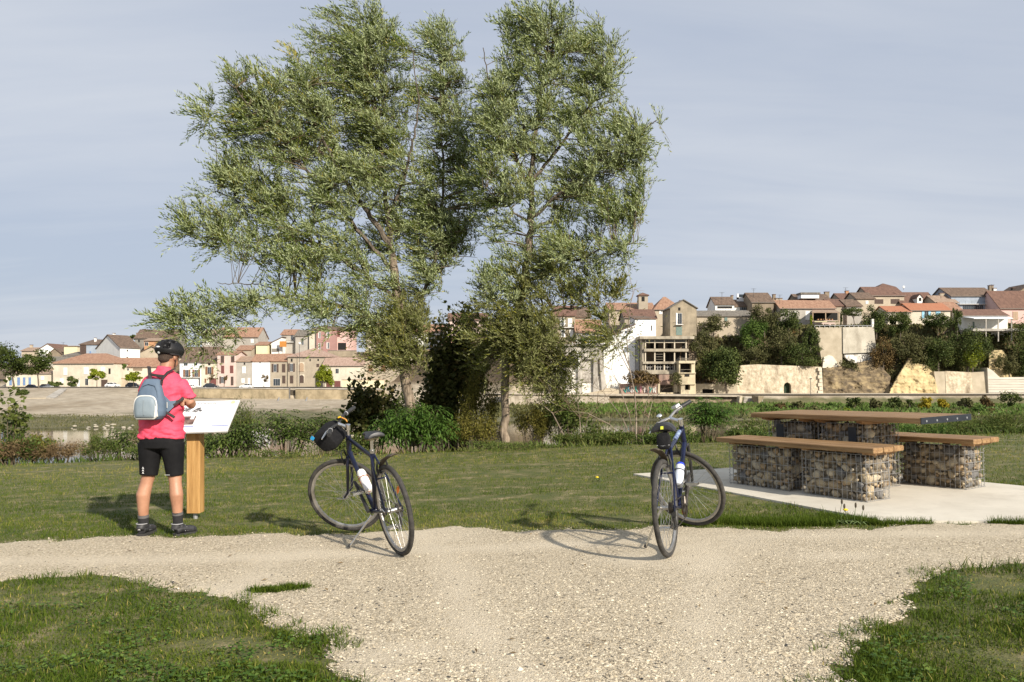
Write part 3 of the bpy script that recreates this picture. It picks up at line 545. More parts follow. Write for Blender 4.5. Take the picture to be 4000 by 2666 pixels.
def house(label, A, B, yb, ye, yr, wall, roof, kind='side', C=None, depth=9.0, wins=(), chim=(), name='house', cat='house', below=7.0, over=0.35, root=None):
    a = Vector(((A[0] - CX) / F * A[1], A[1], 0)); b = Vector(((B[0] - CX) / F * B[1], B[1], 0)); ab = b - a
    if C is not None: c = Vector(((C[0] - CX) / F * C[1], C[1], 0)); dv = c - a
    else: dv = Vector((-ab.y, ab.x, 0)).normalized() * depth
    L = ab.length; D = dv.length; u = ab.normalized(); w = dv.normalized(); nrm = Vector((u.y, -u.x, 0)).normalized()
    dm = (A[1] + B[1]) / 2
    Z = lambda py, d: CH - (py - HY) / F * d
    zb = Z(yb, dm) - below; ze = Z(ye, dm); fw = dm + dv.y / 2
    zr = Z(yr, fw if kind != 'shed' else dm + dv.y) if kind not in ('flat',) else ze
    if kind == 'shedR': zr = Z(yr, dm)
    if root is None: root = empty(name, (a.x + ab.x / 2, a.y + ab.y / 2, zb + below), label, cat)
    inv = root.matrix_world.inverted() if root.matrix_world != Matrix() else Matrix.Translation(-root.location)
    off = -root.location
    P = lambda s, t, z: a + u * (s * L) + w * (t * D) + Vector((0, 0, z)) + off
    WM, RM = (WL[wall] if isinstance(wall, str) else wall), (RF[roof] if isinstance(roof, str) else roof)
    mb = MB(); mb.prism([P(0, 0, zb), P(1, 0, zb), P(1, 1, zb), P(0, 1, zb)], [P(0, 0, ze), P(1, 0, ze), P(1, 1, ze), P(0, 1, ze)])
    th = 0.22; rb = MB(); ol, od = over / L, over / D
    def slope(p, q, r_, s_): rb.prism([p, q, r_, s_], [k + Vector((0, 0, th)) for k in (p, q, r_, s_)])
    if kind == 'side':
        mb.prism([P(0, 0, ze), P(0, .5, zr), P(0, 1, ze)], [P(1, 0, ze), P(1, .5, zr), P(1, 1, ze)])
        k = (zr - ze) / 0.5; dz = od * k
        slope(P(-ol, -od, ze - dz), P(1 + ol, -od, ze - dz), P(1 + ol, .5, zr), P(-ol, .5, zr)); slope(P(-ol, 1 + od, ze - dz), P(1 + ol, 1 + od, ze - dz), P(1 + ol, .5, zr), P(-ol, .5, zr))
    elif kind == 'gable':
        mb.prism([P(0, 0, ze), P(.5, 0, zr), P(1, 0, ze)], [P(0, 1, ze), P(.5, 1, zr), P(1, 1, ze)])
        k = (zr - ze) / 0.5; dz = ol * k
        slope(P(-ol, -od, ze - dz), P(-ol, 1 + od, ze - dz), P(.5, 1 + od, zr), P(.5, -od, zr)); slope(P(1 + ol, -od, ze - dz), P(1 + ol, 1 + od, ze - dz), P(.5, 1 + od, zr), P(.5, -od, zr))
    elif kind == 'hip':
        h = min(0.46, 0.5 * D / L); e = [P(-ol, -od, ze), P(1 + ol, -od, ze), P(1 + ol, 1 + od, ze), P(-ol, 1 + od, ze)]; r1, r2 = P(h, .5, zr), P(1 - h, .5, zr); up = Vector((0, 0, th))
        rb.add([*e, *[k + up for k in e], r1 + up, r2 + up], [(3, 2, 1, 0), (0, 1, 5, 4), (1, 2, 6, 5), (2, 3, 7, 6), (3, 0, 4, 7), (4, 5, 9, 8), (5, 6, 9), (6, 7, 8, 9), (7, 4, 8)])
    elif kind == 'shed':
        mb.prism([P(0, 0, ze), P(0, 1, zr), P(0, 1, ze)], [P(1, 0, ze), P(1, 1, zr), P(1, 1, ze)]); dz = od * (zr - ze)
        slope(P(-ol, -od, ze - dz), P(1 + ol, -od, ze - dz), P(1 + ol, 1 + od, zr + dz), P(-ol, 1 + od, zr + dz))
    elif kind == 'shedR':
        mb.prism([P(0, 0, ze), P(1, 0, zr), P(1, 0, ze)], [P(0, 1, ze), P(1, 1, zr), P(1, 1, ze)])
        slope(P(-ol, -od, ze), P(-ol, 1 + od, ze), P(1 + ol, 1 + od, zr), P(1 + ol, -od, zr))
    else:
        slope(P(-ol, -od, ze), P(1 + ol, -od, ze), P(1 + ol, 1 + od, ze), P(-ol, 1 + od, ze))
    mb.build('wall', WM, root); rb.build('roof', RM, root)
    if kind in ('side', 'hip') and L > 6:            # gutter along the front eave
        MB().tube([P(-ol, -od * 1.1, ze - 0.05), P(1 + ol, -od * 1.1, ze - 0.05)], 0.09, 5).build('gutter', mat('gutter_zinc', (0.20, 0.17, 0.14), rough=0.6), root)
    def onf(px, py, out=0.0):
        k = (px - CX) / F; t = (k * a.y - a.x) / (u.x - k * u.y) if abs(u.x - k * u.y) > 1e-9 else 0
        y = a.y + u.y * t; return a + u * t + nrm * out + Vector((0, 0, Z(py, y))) + off
    def panel(x0, y0, x1, y1, o0, o1, name_, m, par):
        v = [onf(x, y, o) for o in (o0, o1) for x, y in ((x0, y1), (x1, y1), (x1, y0), (x0, y0))]
        mb = MB(); mb.prism(v[:4], v[4:]); return mb.build(name_, m, par)
    for wv in wins:
        x0, y0, x1, y1, stl = wv[:5]; cl = wv[5] if len(wv) > 5 else 'brown'; hw, hh = (x1 - x0), (y1 - y0)
        if stl == 'c':
            f = panel(x0 - 0.8, y0 - 1.2, x1 + 0.8, y1 + 0.6, 0.0, 0.05, 'window', M_FRAME if cl == 'white' else WM, root)
            panel(x0, y0, (x0 + x1) / 2 - 0.15, y1, 0.0, 0.11, 'shutter', SHUT[cl], f); panel((x0 + x1) / 2 + 0.15, y0, x1, y1, 0.0, 0.11, 'shutter', SHUT[cl], f)
        elif stl in ('o', 'ol'):
            q = hw * 0.27; f = panel(x0 + q, y0, x1 - (q if stl == 'o' else 0), y1, 0, 0.06, 'window', M_FRAME, root); xe = x1 - (q if stl == 'o' else 0); xm = (x0 + q + xe) / 2
            panel(x0 + q + .8, y0 + 1, xm - .35, y1 - 1, 0, 0.08, 'pane', M_GLASS, f); panel(xm + .35, y0 + 1, xe - .8, y1 - 1, 0, 0.08, 'pane', M_GLASS, f)
            panel(x0, y0 - .5, x0 + q - .3, y1 + .5, 0, 0.12, 'shutter', SHUT[cl], f)
            if stl == 'o': panel(x1 - q + .3, y0 - .5, x1, y1 + .5, 0, 0.12, 'shutter', SHUT[cl], f)
        elif stl == 'g':
            f = panel(x0, y0, x1, y1, 0, 0.06, 'window', M_FRAME, root); n_ = max(2, int(hw / 7)) if hw > 9 else 2
            for k in range(n_): panel(x0 + .7 + k * (hw - .7) / n_, y0 + .9, x0 + (k + 1) * (hw - .7) / n_, y1 - .9, 0, 0.09, 'pane', M_GLASS, f)
        elif stl == 'a':
            f = panel(x0 - 2, y0 - 2, x1 + 2, y1, 0, 0.06, 'window', WL['cream'], root); n_ = 10; vs = []
            for o in (0.05, 0.13):
                vs += [onf(x0, y1, o)] + [onf((x0 + x1) / 2 - hw / 2 * math.cos(math.pi * k / n_), y0 + hw / 2 - hw / 2 * math.sin(math.pi * k / n_), o) for k in range(n_ + 1)] + [onf(x1, y1, o)]
            m_ = len(vs) // 2; MB().prism(vs[:m_], vs[m_:]).build('shutter', SHUT[cl], f)
        elif stl == 'd': panel(x0, y0, x1, y1, 0, 0.08, 'door', SHUT[cl], root)
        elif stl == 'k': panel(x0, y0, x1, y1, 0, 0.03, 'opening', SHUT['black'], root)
        elif stl == 'b':                              # balcony: slab and rail
            bl = panel(x0, y1 - 1.2, x1, y1 + .6, 0, 0.8, 'balcony', M_FRAME, root)
            panel(x0, y0, x1, y0 + .5, 0.72, 0.8, 'rail', mat('iron', (0.06, 0.06, 0.06)), bl)
            for k in range(7): panel(x0 + hw * k / 6.0 - .12, y0, x0 + hw * k / 6.0 + .12, y1 - 1, 0.73, 0.79, 'baluster', MATS['iron'], bl)
        elif stl == 'p': panel(x0, y0, x1, y1, 0, 0.05, 'wall_patch', WL[cl], root)
    for cv in chim:                                   # (px0, px1, top, bottom, wall) standing on the roof
        x0, x1, yt, y_b, cm = cv; dd = fw - (0.2 if kind != 'shed' else 0); p0 = W(x0, y_b + 8, dd) + off; p1 = W(x1, yt, dd + 0.9) + off
        ch = MB().box2(p0, p1).build('chimney', WL[cm], root)
        MB().box2((p0.x - .1, p0.y - .1, p1.z), (p1.x + .1, p1.y + .1, p1.z + .14)).build('chimney_cap', RF['red'], ch)
    return root
T = 235.0
# ---- left: around the gravel beach
house('low cream house with four blue shutters behind the two acacias', (24, 241), (204, 241), 1514, 1460, 1440, 'cream', 'beige', 'side', wins=[(37, 1475, 47, 1506, 'a', 'blue'), (68, 1475, 79, 1506, 'c', 'blue'), (90, 1475, 100, 1506, 'c', 'blue'), (112, 1475, 122, 1506, 'c', 'blue'), (160, 1472, 172, 1485, 'c', 'white')])
house('cream house with orange hipped roof and white shutters behind the round mulberry', (207, 238), (443, 236), 1516, 1421, 1384, 'cream', 'orange', 'hip', depth=13, wins=[(249, 1438, 262, 1466, 'c', 'white'), (328, 1436, 345, 1463, 'c', 'white'), (394, 1435, 410, 1452, 'c', 'white'), (333, 1479, 346, 1506, 'g'), (396, 1484, 420, 1513, 'd', 'dark'), (424, 1440, 432, 1462, 'k'), (235, 1480, 247, 1500, 'c', 'white')], chim=[(306, 314, 1402, 1412, 'white')])
g = empty('gate_pillar', W(306, 1516, 233), 'white gate pillar in front of the orange hipped house', 'pillar'); MB().box2(W(301, 1518, 233) - g.location, W(312, 1484, 234) - g.location).build('shaft', WL['white'], g); MB().box2(W(300, 1485, 232.9) - g.location, W(313, 1482.5, 234.1) - g.location).build('cap', WL['cream'], g)
house('cream wing with uneven orange and red tiled roof beside the palm', (443, 243), (640, 243), 1515, 1434, 1401, 'cream', 'orange', 'side', wins=[(495, 1439, 505, 1449, 'g'), (520, 1438, 556, 1449, 'p', 'mud')])
house('beige garden wall house front with flat top beside the dark parked car', (431, 240), (494, 240), 1514, 1480, 1480, 'sand', 'beige', 'flat', depth=1.2, over=0.1, name='garden_wall', cat='wall')
house('tall house with bare grey gable and bright white front with slim chimney', (470, 250), (547, 257), 1424, 1360, 1312, 'white', 'brown', 'side', C=(376, 262), wins=[(495, 1367, 500, 1374, 'k'), (494, 1395, 500, 1405, 'k')], chim=[(440, 451, 1304, 1334, 'white')])
house('house with dark timber front and pale blue side under brown tiles', (312, 265), (378, 265), 1390, 1347, 1330, 'blue', 'brown', 'shed', wins=[(313, 1348, 337, 1386, 'd', 'dark'), (350, 1373, 356, 1386, 'd', 'blue')], chim=[(368, 378, 1322, 1335, 'white')])
house('white gable peeping over the acacia with red roof', (152, 290), (222, 290), 1372, 1366, 1347, 'white', 'red', 'gable', depth=12)
house('brown rendered gable house under a dark roof behind the acacia', (184, 278), (247, 278), 1410, 1388, 1366, 'mud', 'brown', 'gable', depth=14)
house('bright yellow house wall without windows above the orange hipped roof', (250, 276), (302, 276), 1390, 1354, 1354, 'yellow', 'beige', 'flat', depth=7)
house('small shed roof in dark grey tiles below the yellow wall', (246, 262), (296, 262), 1400, 1391, 1378, 'white', 'grey', 'shed')
house('long grey tiled roof left of the orange hipped roof', (180, 256), (256, 256), 1420, 1413, 1396, 'grey', 'grey', 'side')
house('beige roofed house with pale chimney at the far left skyline', (84, 300), (146, 300), 1380, 1372, 1360, 'sand', 'beige', 'side', chim=[(116, 130, 1349, 1362, 'sand')])
house('dark stone house with brown roof on the skyline behind the cyclist', (527, 275), (690, 275), 1400, 1322, 1290, 'darkgrey', 'brown', 'side', chim=[(558, 563, 1288, 1300, 'mud'), (532, 545, 1303, 1318, 'tan')], wins=[(540, 1328, 546, 1338, 'k')])
house('small orange brick house with a grey roof left of the helmet', (563, 268), (640, 268), 1400, 1332, 1324, 'orange', 'beige', 'side', wins=[(566, 1337, 580, 1352, 'g')])
house('windowless beige gable house left of the helmet', (548, 262), (640, 262), 1416, 1378, 1358, 'sand', 'brown', 'gable')
# ---- the riverside row
R_ = 1514
house('white house with brown shutters and a balcony next to the cyclist', (702, T), (786, T), R_, 1416, 1394, 'chalk', 'brown', 'side', wins=[(718, 1418, 734, 1430, 'g'), (758, 1418, 772, 1429, 'g'), (716, 1445, 744, 1474, 'o', 'brown'), (752, 1445, 782, 1474, 'o', 'brown'), (708, 1467, 785, 1475, 'b'), (745, 1481, 773, 1510, 'd', 'white'), (776, 1479, 781, 1508, 'k')])
house('narrow cream house with rust shutters behind the dark hatchback', (787, T), (848, T), R_, 1418, 1400, 'cream', 'brown', 'side', wins=[(803, 1434, 834, 1463, 'o', 'brown'), (800, 1480, 806, 1496, 'c', 'brown'), (818, 1478, 845, 1510, 'd', 'wine'), (813, 1420, 822, 1428, 'k')])
house('tall pale pink house with closed brown shutters on three floors', (849, T - .3), (921, T - .3), R_, 1386, 1374, 'palepink', 'orange', 'side', wins=[(863, 1391, 876, 1418, 'c', 'dark'), (903, 1391, 916, 1416, 'c', 'dark'), (864, 1429, 876, 1459, 'c', 'wine'), (899, 1429, 912, 1458, 'c', 'wine'), (858, 1472, 880, 1498, 'o', 'dark'), (902, 1472, 912, 1506, 'd', 'dark')])
house('pale grey house with one white shuttered window behind the white car', (922, T), (984, T), R_, 1413, 1395, 'grey', 'beige', 'side', wins=[(952, 1418, 958, 1426, 'k'), (947, 1434, 959, 1459, 'c', 'white'), (944, 1480, 955, 1496, 'c', 'white'), (968, 1478, 977, 1502, 'd', 'white')])
house('blank bright white house with orange tiles behind the bare plane tree', (985, T), (1055, T), R_, 1412, 1386, 'chalk', 'orange', 'side', wins=[(1014, 1414, 1018, 1421, 'k'), (1000, 1440, 1010, 1462, 'p', 'white')])
house('tan house with dark shutters and a glazed garage left of the arched house', (1056, T), (1123, T), R_, 1411, 1385, 'tan', 'orange', 'side', wins=[(1062, 1423, 1088, 1454, 'o', 'dark'), (1102, 1423, 1115, 1455, 'c', 'dark'), (1103, 1468, 1115, 1498, 'c', 'dark'), (1068, 1480, 1095, 1508, 'g')])
house('large tan house with pink hipped roof and arched doorway', (1124, T - .5), (1292, T - .5), R_, 1395, 1364, 'tan', 'rose', 'hip', depth=13, wins=[(1136, 1402, 1143, 1414, 'k'), (1209, 1403, 1214, 1412, 'k'), (1240, 1403, 1246, 1411, 'k'), (1267, 1404, 1272, 1411, 'k'), (1126, 1421, 1152, 1452, 'o', 'dark'), (1168, 1418, 1187, 1452, 'a', 'tan'), (1237, 1422, 1247, 1434, 'c', 'dark'), (1133, 1468, 1146, 1498, 'c', 'dark'), (1170, 1466, 1187, 1496, 'a', 'dark')])
house('low cream building with rose tiles and wine red garage doors', (1262, 230), (1420, 230), 1518, 1430, 1400, 'cream', 'rose', 'side', wins=[(1275, 1489, 1298, 1513, 'd', 'wine'), (1306, 1489, 1330, 1513, 'd', 'wine'), (1311, 1440, 1324, 1460, 'g')])
house('pale yellow garden wall right of the lime green tree', (1335, 224), (1500, 224), 1526, 1486, 1486, 'yellow', 'beige', 'flat', depth=0.8, over=0.05, name='garden_wall', cat='wall')
house('tan house half hidden behind the left willow trunk', (1420, T), (1560, T), R_, 1405, 1375, 'tan', 'orange', 'side', wins=[(1440, 1425, 1456, 1452, 'c', 'brown'), (1490, 1425, 1506, 1452, 'c', 'brown')])
house('pale house hidden behind the dark maple between the willows', (1565, T), (1720, T), R_, 1395, 1370, 'cream', 'orange', 'side', wins=[(1590, 1420, 1606, 1450, 'c', 'brown'), (1660, 1420, 1676, 1450, 'o', 'white')])
house('cream house seen in gaps between the willow trunks', (1730, 225), (1880, 225), 1500, 1350, 1322, 'sand', 'orange', 'side', wins=[(1760, 1375, 1776, 1400, 'c', 'brown'), (1820, 1375, 1836, 1400, 'c', 'brown')])
# ---- second row, up the slope
house('big brown roof directly behind the white house with balcony', (700, 252), (850, 252), 1420, 1396, 1358, 'sand', 'brown', 'side')
house('small tan house wall between the roofs above the grey house', (925, 253), (980, 253), 1410, 1368, 1352, 'tan', 'orange', 'side')
house('broad house with two orange roofs and twin white chimneys on the skyline', (842, 276), (1006, 276), 1372, 1318, 1282, 'grey', 'orange', 'side', depth=12, chim=[(948, 955, 1289, 1306, 'cream'), (957, 963, 1290, 1310, 'cream')], wins=[(860, 1326, 868, 1340, 'c', 'white'), (915, 1328, 924, 1342, 'k'), (980, 1326, 990, 1340, 'c', 'white')])
house('beige house with white window left of the twin chimneys', (789, 270), (846, 270), 1380, 1308, 1290, 'grey', 'beige', 'side', wins=[(804, 1325, 818, 1348, 'c', 'white')])
house('small cream house below the white lean-to gable', (1000, 256), (1044, 256), 1390, 1348, 1338, 'yellow', 'orange', 'side')
house('white lean-to house with brown roof beside the orange panel', (1060, 257), (1101, 257), 1385, 1342, 1318, 'white', 'brown', 'shedR', wins=[(1062, 1362, 1090, 1376, 'p', 'darkgrey')])
house('grey house with white balcony under orange tiles', (1099, 261), (1155, 261), 1385, 1308, 1290, 'grey', 'orange', 'side', wins=[(1136, 1311, 1147, 1329, 'g'), (1118, 1331, 1149, 1338, 'b')])
ob = empty('orange_awning', W(1105, 1357, 255), 'square orange awning beside the white lean-to house', 'awning'); MB().box2(W(1092, 1356, 255) - ob.location, W(1119, 1334, 255.3) - ob.location).build('fabric', mat('orange_fabric', (0.42, 0.17, 0.03), (0.50, 0.22, 0.05), 2), ob); MB().box2(W(1097, 1376, 255.4) - ob.location, W(1099, 1340, 255.6) - ob.location).build('post', M_ASPH, ob)
house('grey house with one dark window left of the pink house', (1154, 259), (1208, 259), 1390, 1313, 1292, 'grey', 'grey', 'side', wins=[(1178, 1323, 1187, 1349, 'g')])
house('pale cream house wall between grey and pink houses', (1208, 258), (1237, 258), 1390, 1302, 1284, 'cream', 'grey', 'side')
house('pink house with brown shuttered windows on two floors', (1236, 257), (1314, 257), 1375, 1288, 1277, 'pink', 'brown', 'side', wins=[(1244, 1298, 1253, 1322, 'ol', 'white'), (1276, 1296, 1287, 1321, 'ol', 'white'), (1244, 1341, 1253, 1366, 'ol', 'white'), (1276, 1339, 1287, 1363, 'ol', 'white')])
house('light rose house wing with an open shed right of the pink house', (1315, 258), (1372, 258), 1380, 1292, 1280, 'rose', 'brown', 'side', wins=[(1318, 1292, 1328, 1316, 'c', 'wine'), (1320, 1340, 1352, 1368, 'k')])
house('stone terrace wall below the pink house', (1280, 250), (1390, 250), 1405, 1372, 1372, 'stone', 'grey', 'flat', depth=1.0, over=0.05, name='terrace_wall', cat='wall')
house('red roofed house behind the willow crowns', (1430, 262), (1570, 262), 1380, 1290, 1265, 'cream', 'red', 'side')
house('white house with orange roof behind the dark maple top', (1590, 262), (1740, 262), 1380, 1300, 1270, 'white', 'orange', 'side')
house('red tiled house glimpsed through the right willow', (1750, 250), (1900, 250), 1360, 1252, 1226, 'palepink', 'red', 'side')
house('pale house glimpsed left of the red roofed balcony house', (1910, 215), (2080, 215), 1345, 1290, 1262, 'cream', 'brown', 'side')
# ---- the middle: houses above the big retaining wall
house('house with red brown roof, white shutters and a long balcony', (2159, 206), (2246, 206), 1345, 1233, 1198, 'stone', 'red', 'side', C=(2168, 215), depth=9, wins=[(2187, 1243, 2209, 1274, 'o', 'white'), (2219, 1246, 2234, 1278, 'c', 'white'), (2190, 1288, 2208, 1317, 'o', 'white'), (2224, 1289, 2239, 1320, 'd', 'white'), (2185, 1268, 2240, 1281, 'b')], chim=[(2172, 2182, 1201, 1214, 'orange')])
house('orange beige side wing right of the balcony house', (2247, 208), (2306, 208), 1345, 1240, 1205, 'sand', 'brown', 'shed', depth=6)
house('low cottage with bright uneven orange tiles behind the hedge', (2250, 203.6), (2350, 203.6), 1340, 1297, 1252, 'grey', 'orange', 'side', depth=8, wins=[(2276, 1301, 2306, 1312, 'g'), (2255, 1300, 2262, 1311, 'g')])
house('grey white shaded house block below the tall white house', (2358, 199.5), (2426, 199.5), 1455, 1318, 1300, 'white', 'brown', 'shedR', depth=8, wins=[(2372, 1340, 2383, 1358, 'c', 'white'), (2368, 1376, 2381, 1404, 'c', 'white')])
house('white house with sloping roof line and a band of small windows', (2426, 200), (2480, 200), 1455, 1293, 1268, 'chalk', 'brown', 'shedR', depth=8, wins=[(2440, 1292, 2452, 1304, 'g'), (2456, 1291, 2472, 1303, 'g')])
house('tall blank white house wall above the derelict building', (2480, 201.5), (2541, 201.5), 1345, 1247, 1238, 'chalk', 'brown', 'shed', depth=9)
house('cream white annex with a tall narrow window beside the blank white wall', (2541, 203), (2562, 203), 1330, 1247, 1240, 'white', 'red', 'shed', depth=7, wins=[(2543, 1272, 2547, 1293, 'k')])
house('long low orange roof left of the bell turret', (2380, 226), (2558, 226), 1240, 1212, 1186, 'sand', 'orange', 'side', depth=12)
house('large rust roofed hall right of the bell turret', (2557, 224), (2665, 224), 1250, 1211, 1163, 'sand', 'orange', 'hip', depth=12, wins=[(2575, 1216, 2588, 1228, 'c', 'white')])
house('brown roofed house with skylights below the long orange roof', (2440, 214), (2562, 214), 1262, 1243, 1212, 'tan', 'red', 'side', depth=10)
house('small square bell turret with red cap on the orange roof', (2495, 225), (2531, 225), 1200, 1156, 1147, 'tan', 'red', 'hip', depth=2.6, wins=[(2506, 1160, 2518, 1178, 'k')], name='bell_turret', cat='tower')
house('tan gable house with tall open window above the derelict building', (2618, 203.5), (2721, 203.5), 1316, 1204, 1180, 'stone', 'grey', 'gable', C=(2588, 213), wins=[(2640, 1224, 2664, 1268, 'ol', 'white'), (2638, 1252, 2667, 1270, 'b'), (2641, 1277, 2664, 1310, 'd', 'green'), (2649, 1202, 2658, 1214, 'k')], chim=[(2656, 2674, 1177, 1184, 'tan')])
house('long low ochre house with grey tiles right of the gable house', (2722, 211), (2940, 211), 1300, 1236, 1217, 'sand', 'grey', 'side', depth=10, wins=[(2830, 1240, 2841, 1256, 'c', 'green')])
house('brown roofed house with a laundry balcony on the skyline', (2794, 222), (2868, 222), 1235, 1190, 1163, 'white', 'brown', 'side', wins=[(2802, 1197, 2860, 1206, 'k'), (2800, 1206, 2862, 1221, 'b')], chim=[(2857, 2861, 1157, 1168, 'mud')])
house('white house with dark tiles and a long window band', (2869, 224), (2946, 224), 1225, 1198, 1174, 'white', 'brown', 'side', wins=[(2889, 1200, 2927, 1213, 'g')])
tr = empty('roof_terrace', W(2910, 1172, 227), 'white roof terrace parapet with glass panels on the skyline', 'terrace')
for (x0, x1, y0, y1) in ((2879, 2942, 1172, 1163), (2879, 2884, 1164, 1149), (2937, 2942, 1164, 1149), (2906, 2908, 1164, 1149)): MB().box2(W(x0, y0 + 6, 227) - tr.location, W(x1, y1, 227.5) - tr.location).build('parapet', WL['chalk'], tr)
MB().box2(W(2884, 1163, 227.2) - tr.location, W(2937, 1151, 227.3) - tr.location).build('glass_panel', M_GLASS, tr)
house('brown tiled gable roof left of the two pale chimneys', (2938, 219), (3022, 219), 1225, 1182, 1147, 'mud', 'brown', 'side', depth=12, chim=[(3020, 3026, 1153, 1166, 'mud'), (3026, 3038, 1168, 1180, 'tan'), (3041, 3052, 1168, 1182, 'tan')])
house('long cottage with pale orange tiles and a white door', (3049, 216.5), (3172, 216.5), 1256, 1206, 1176, 'grey', 'orange', 'side', depth=10, wins=[(3103, 1214, 3114, 1226, 'c', 'white'), (3146, 1216, 3163, 1250, 'd', 'white')])
vh = house('orange roofed house with a deep shaded veranda full of pots', (3172, 217), (3262, 217), 1260, 1206, 1177, 'palepink', 'orange', 'side', depth=10, wins=[(3176, 1222, 3272, 1252, 'k')])
MB().prism([W(3170, 1223, 212) - vh.location, W(3280, 1223, 212) - vh.location, W(3262, 1213, 216.8) - vh.location, W(3176, 1213, 216.8) - vh.location], [W(3170, 1221, 212) - vh.location, W(3280, 1221, 212) - vh.location, W(3262, 1211, 216.8) - vh.location, W(3176, 1211, 216.8) - vh.location]).build('veranda_roof', RF['beige'], vh)
for px in (3174, 3224, 3276): MB().box2(W(px, 1258, 212) - vh.location, W(px + 2, 1222, 212.2) - vh.location).build('veranda_post', SHUT['tan'], vh)
MB().box2(W(3182, 1259, 209) - vh.location, W(3270, 1256, 210) - vh.location).build('terrace_shelf', mat('straw_canopy', (0.42, 0.38, 0.22), (0.5, 0.45, 0.28), 3), vh)
for k in range(6): MB().tube([W(3195 + k * 11, 1252, 212.6) - vh.location, W(3195 + k * 11, 1247, 212.6) - vh.location], [0.2, 0.28], 8).build('flower_pot', WL['orange'], vh)
house('wide dark tiled roof with a white dormer front on the skyline', (3118, 231), (3247, 231), 1186, 1176, 1152, 'mud', 'brown', 'side', depth=10, chim=[(3223, 3235, 1143, 1156, 'mud')])
dm_ = empty('white_dormer', W(3157, 1162, 229), 'long white dormer front on the dark tiled roof', 'dormer'); MB().box2(W(3130, 1166, 229) - dm_.location, W(3184, 1150, 232) - dm_.location).build('front', WL['chalk'], dm_); MB().box2(W(3128, 1150, 228.7) - dm_.location, W(3186, 1148.5, 232.4) - dm_.location).build('roof', RF['grey'], dm_)
house('red brown roof below the red chimney', (3246, 222), (3315, 222), 1210, 1196, 1172, 'tan', 'red', 'side')
house('blackish tiled roof right of the red brown roof', (3309, 221), (3366, 221), 1225, 1197, 1173, 'grey', 'brown', 'side')
house('small red roof with red chimney on the skyline', (3284, 235), (3344, 235), 1180, 1172, 1149, 'tan', 'red', 'side', chim=[(3304, 3311, 1139, 1152, 'orange')])
house('small ochre house under brown tiles left of the tall red roof', (3346, 225), (3415, 225), 1205, 1168, 1146, 'sand', 'brown', 'side', wins=[(3381, 1177, 3391, 1188, 'c', 'white')])
house('tall ochre house with red roof and two wide dark windows', (3396, 229), (3532, 229), 1210, 1156, 1124, 'sand', 'red', 'side', wins=[(3417, 1170, 3450, 1187, 'c', 'dark'), (3480, 1169, 3513, 1187, 'c', 'dark')], depth=11)
house('little pyramid roof behind the tall red roof', (3436, 240), (3492, 240), 1140, 1124, 1111, 'mud', 'red', 'hip', depth=5)
dh = house('steep red roof with one white dormer window', (3526, 227), (3664, 227), 1205, 1194, 1145, 'tan', 'red', 'side', depth=12)
house('small white dormer window in the steep red roof', (3583, 226.5), (3604, 226.5), 1184, 1163, 1154, 'white', 'red', 'gable', depth=4, below=0.3, over=0.2, wins=[(3589, 1164, 3599, 1177, 'k')], name='dormer', cat='dormer')
house('orange ribbed roof left of the big brown roofed house', (3657, 222), (3740, 222), 1200, 1184, 1158, 'sand', 'beige', 'side', chim=[(3672, 3684, 1148, 1160, 'tan')])
house('small ribbed orange roof adjoining the bright orange roof', (3697, 216), (3755, 216), 1235, 1211, 1183, 'sand', 'orange', 'side')
house('cream house with bright orange roof and sky blue shutters', (3559, 214), (3712, 214), 1255, 1214, 1188, 'cream', 'bright', 'side', wins=[(3601, 1217, 3635, 1244, 'o', 'sky'), (3655, 1217, 3673, 1232, 'c', 'sky')])
house('low bright orange roof left of the sky blue shutters', (3468, 213.5), (3558, 213.5), 1245, 1220, 1199, 'cream', 'bright', 'side')
bh = house('big house with brown roof, grey upper wall and a glass conservatory', (3716, 224), (3890, 224), 1225, 1158, 1127, 'blue', 'brown', 'side', depth=12, wins=[(3742, 1178, 3886, 1190, 'b'), (3760, 1192, 3840, 1215, 'g')], chim=[(3865, 3874, 1118, 1138, 'mud'), (3876, 3885, 1129, 1142, 'white')])
wv = house('white house with brown roof and long white veranda on posts', (3754, 211.5), (3936, 211.5), 1300, 1234, 1212, 'white', 'red', 'side', depth=9, wins=[(3800, 1258, 3806, 1285, 'd', 'green')])
MB().prism([W(3804, 1246, 205) - wv.location, W(3958, 1246, 205) - wv.location, W(3936, 1240, 211.3) - wv.location, W(3760, 1240, 211.3) - wv.location], [W(3804, 1243.5, 205) - wv.location, W(3958, 1243.5, 205) - wv.location, W(3936, 1238, 211.3) - wv.location, W(3760, 1238, 211.3) - wv.location]).build('veranda_roof', mat('white_sheet', (0.72, 0.74, 0.76), rough=0.5), wv)
MB().box2(W(3800, 1294, 205) - wv.location, W(3958, 1290, 211) - wv.location).build('veranda_floor', M_CONCW, wv)
for px in (3850, 3898, 3950): MB().box2(W(px, 1335, 205.2) - wv.location, W(px + 2.5, 1246, 205.4) - wv.location).build('veranda_post', M_CONCW, wv)
house('house with tall brown roof and pink shuttered wall at the right edge', (3908, 217), (4080, 217), 1290, 1206, 1140, 'rose', 'red', 'side', depth=12, wins=[(3956, 1218, 3976, 1251, 'c', 'tan')])
house('dark gabled roof on the skyline at the right edge', (3964, 236), (4090, 236), 1170, 1150, 1117, 'mud', 'brown', 'gable', depth=10, chim=[(3956, 3961, 1128, 1142, 'dark')])
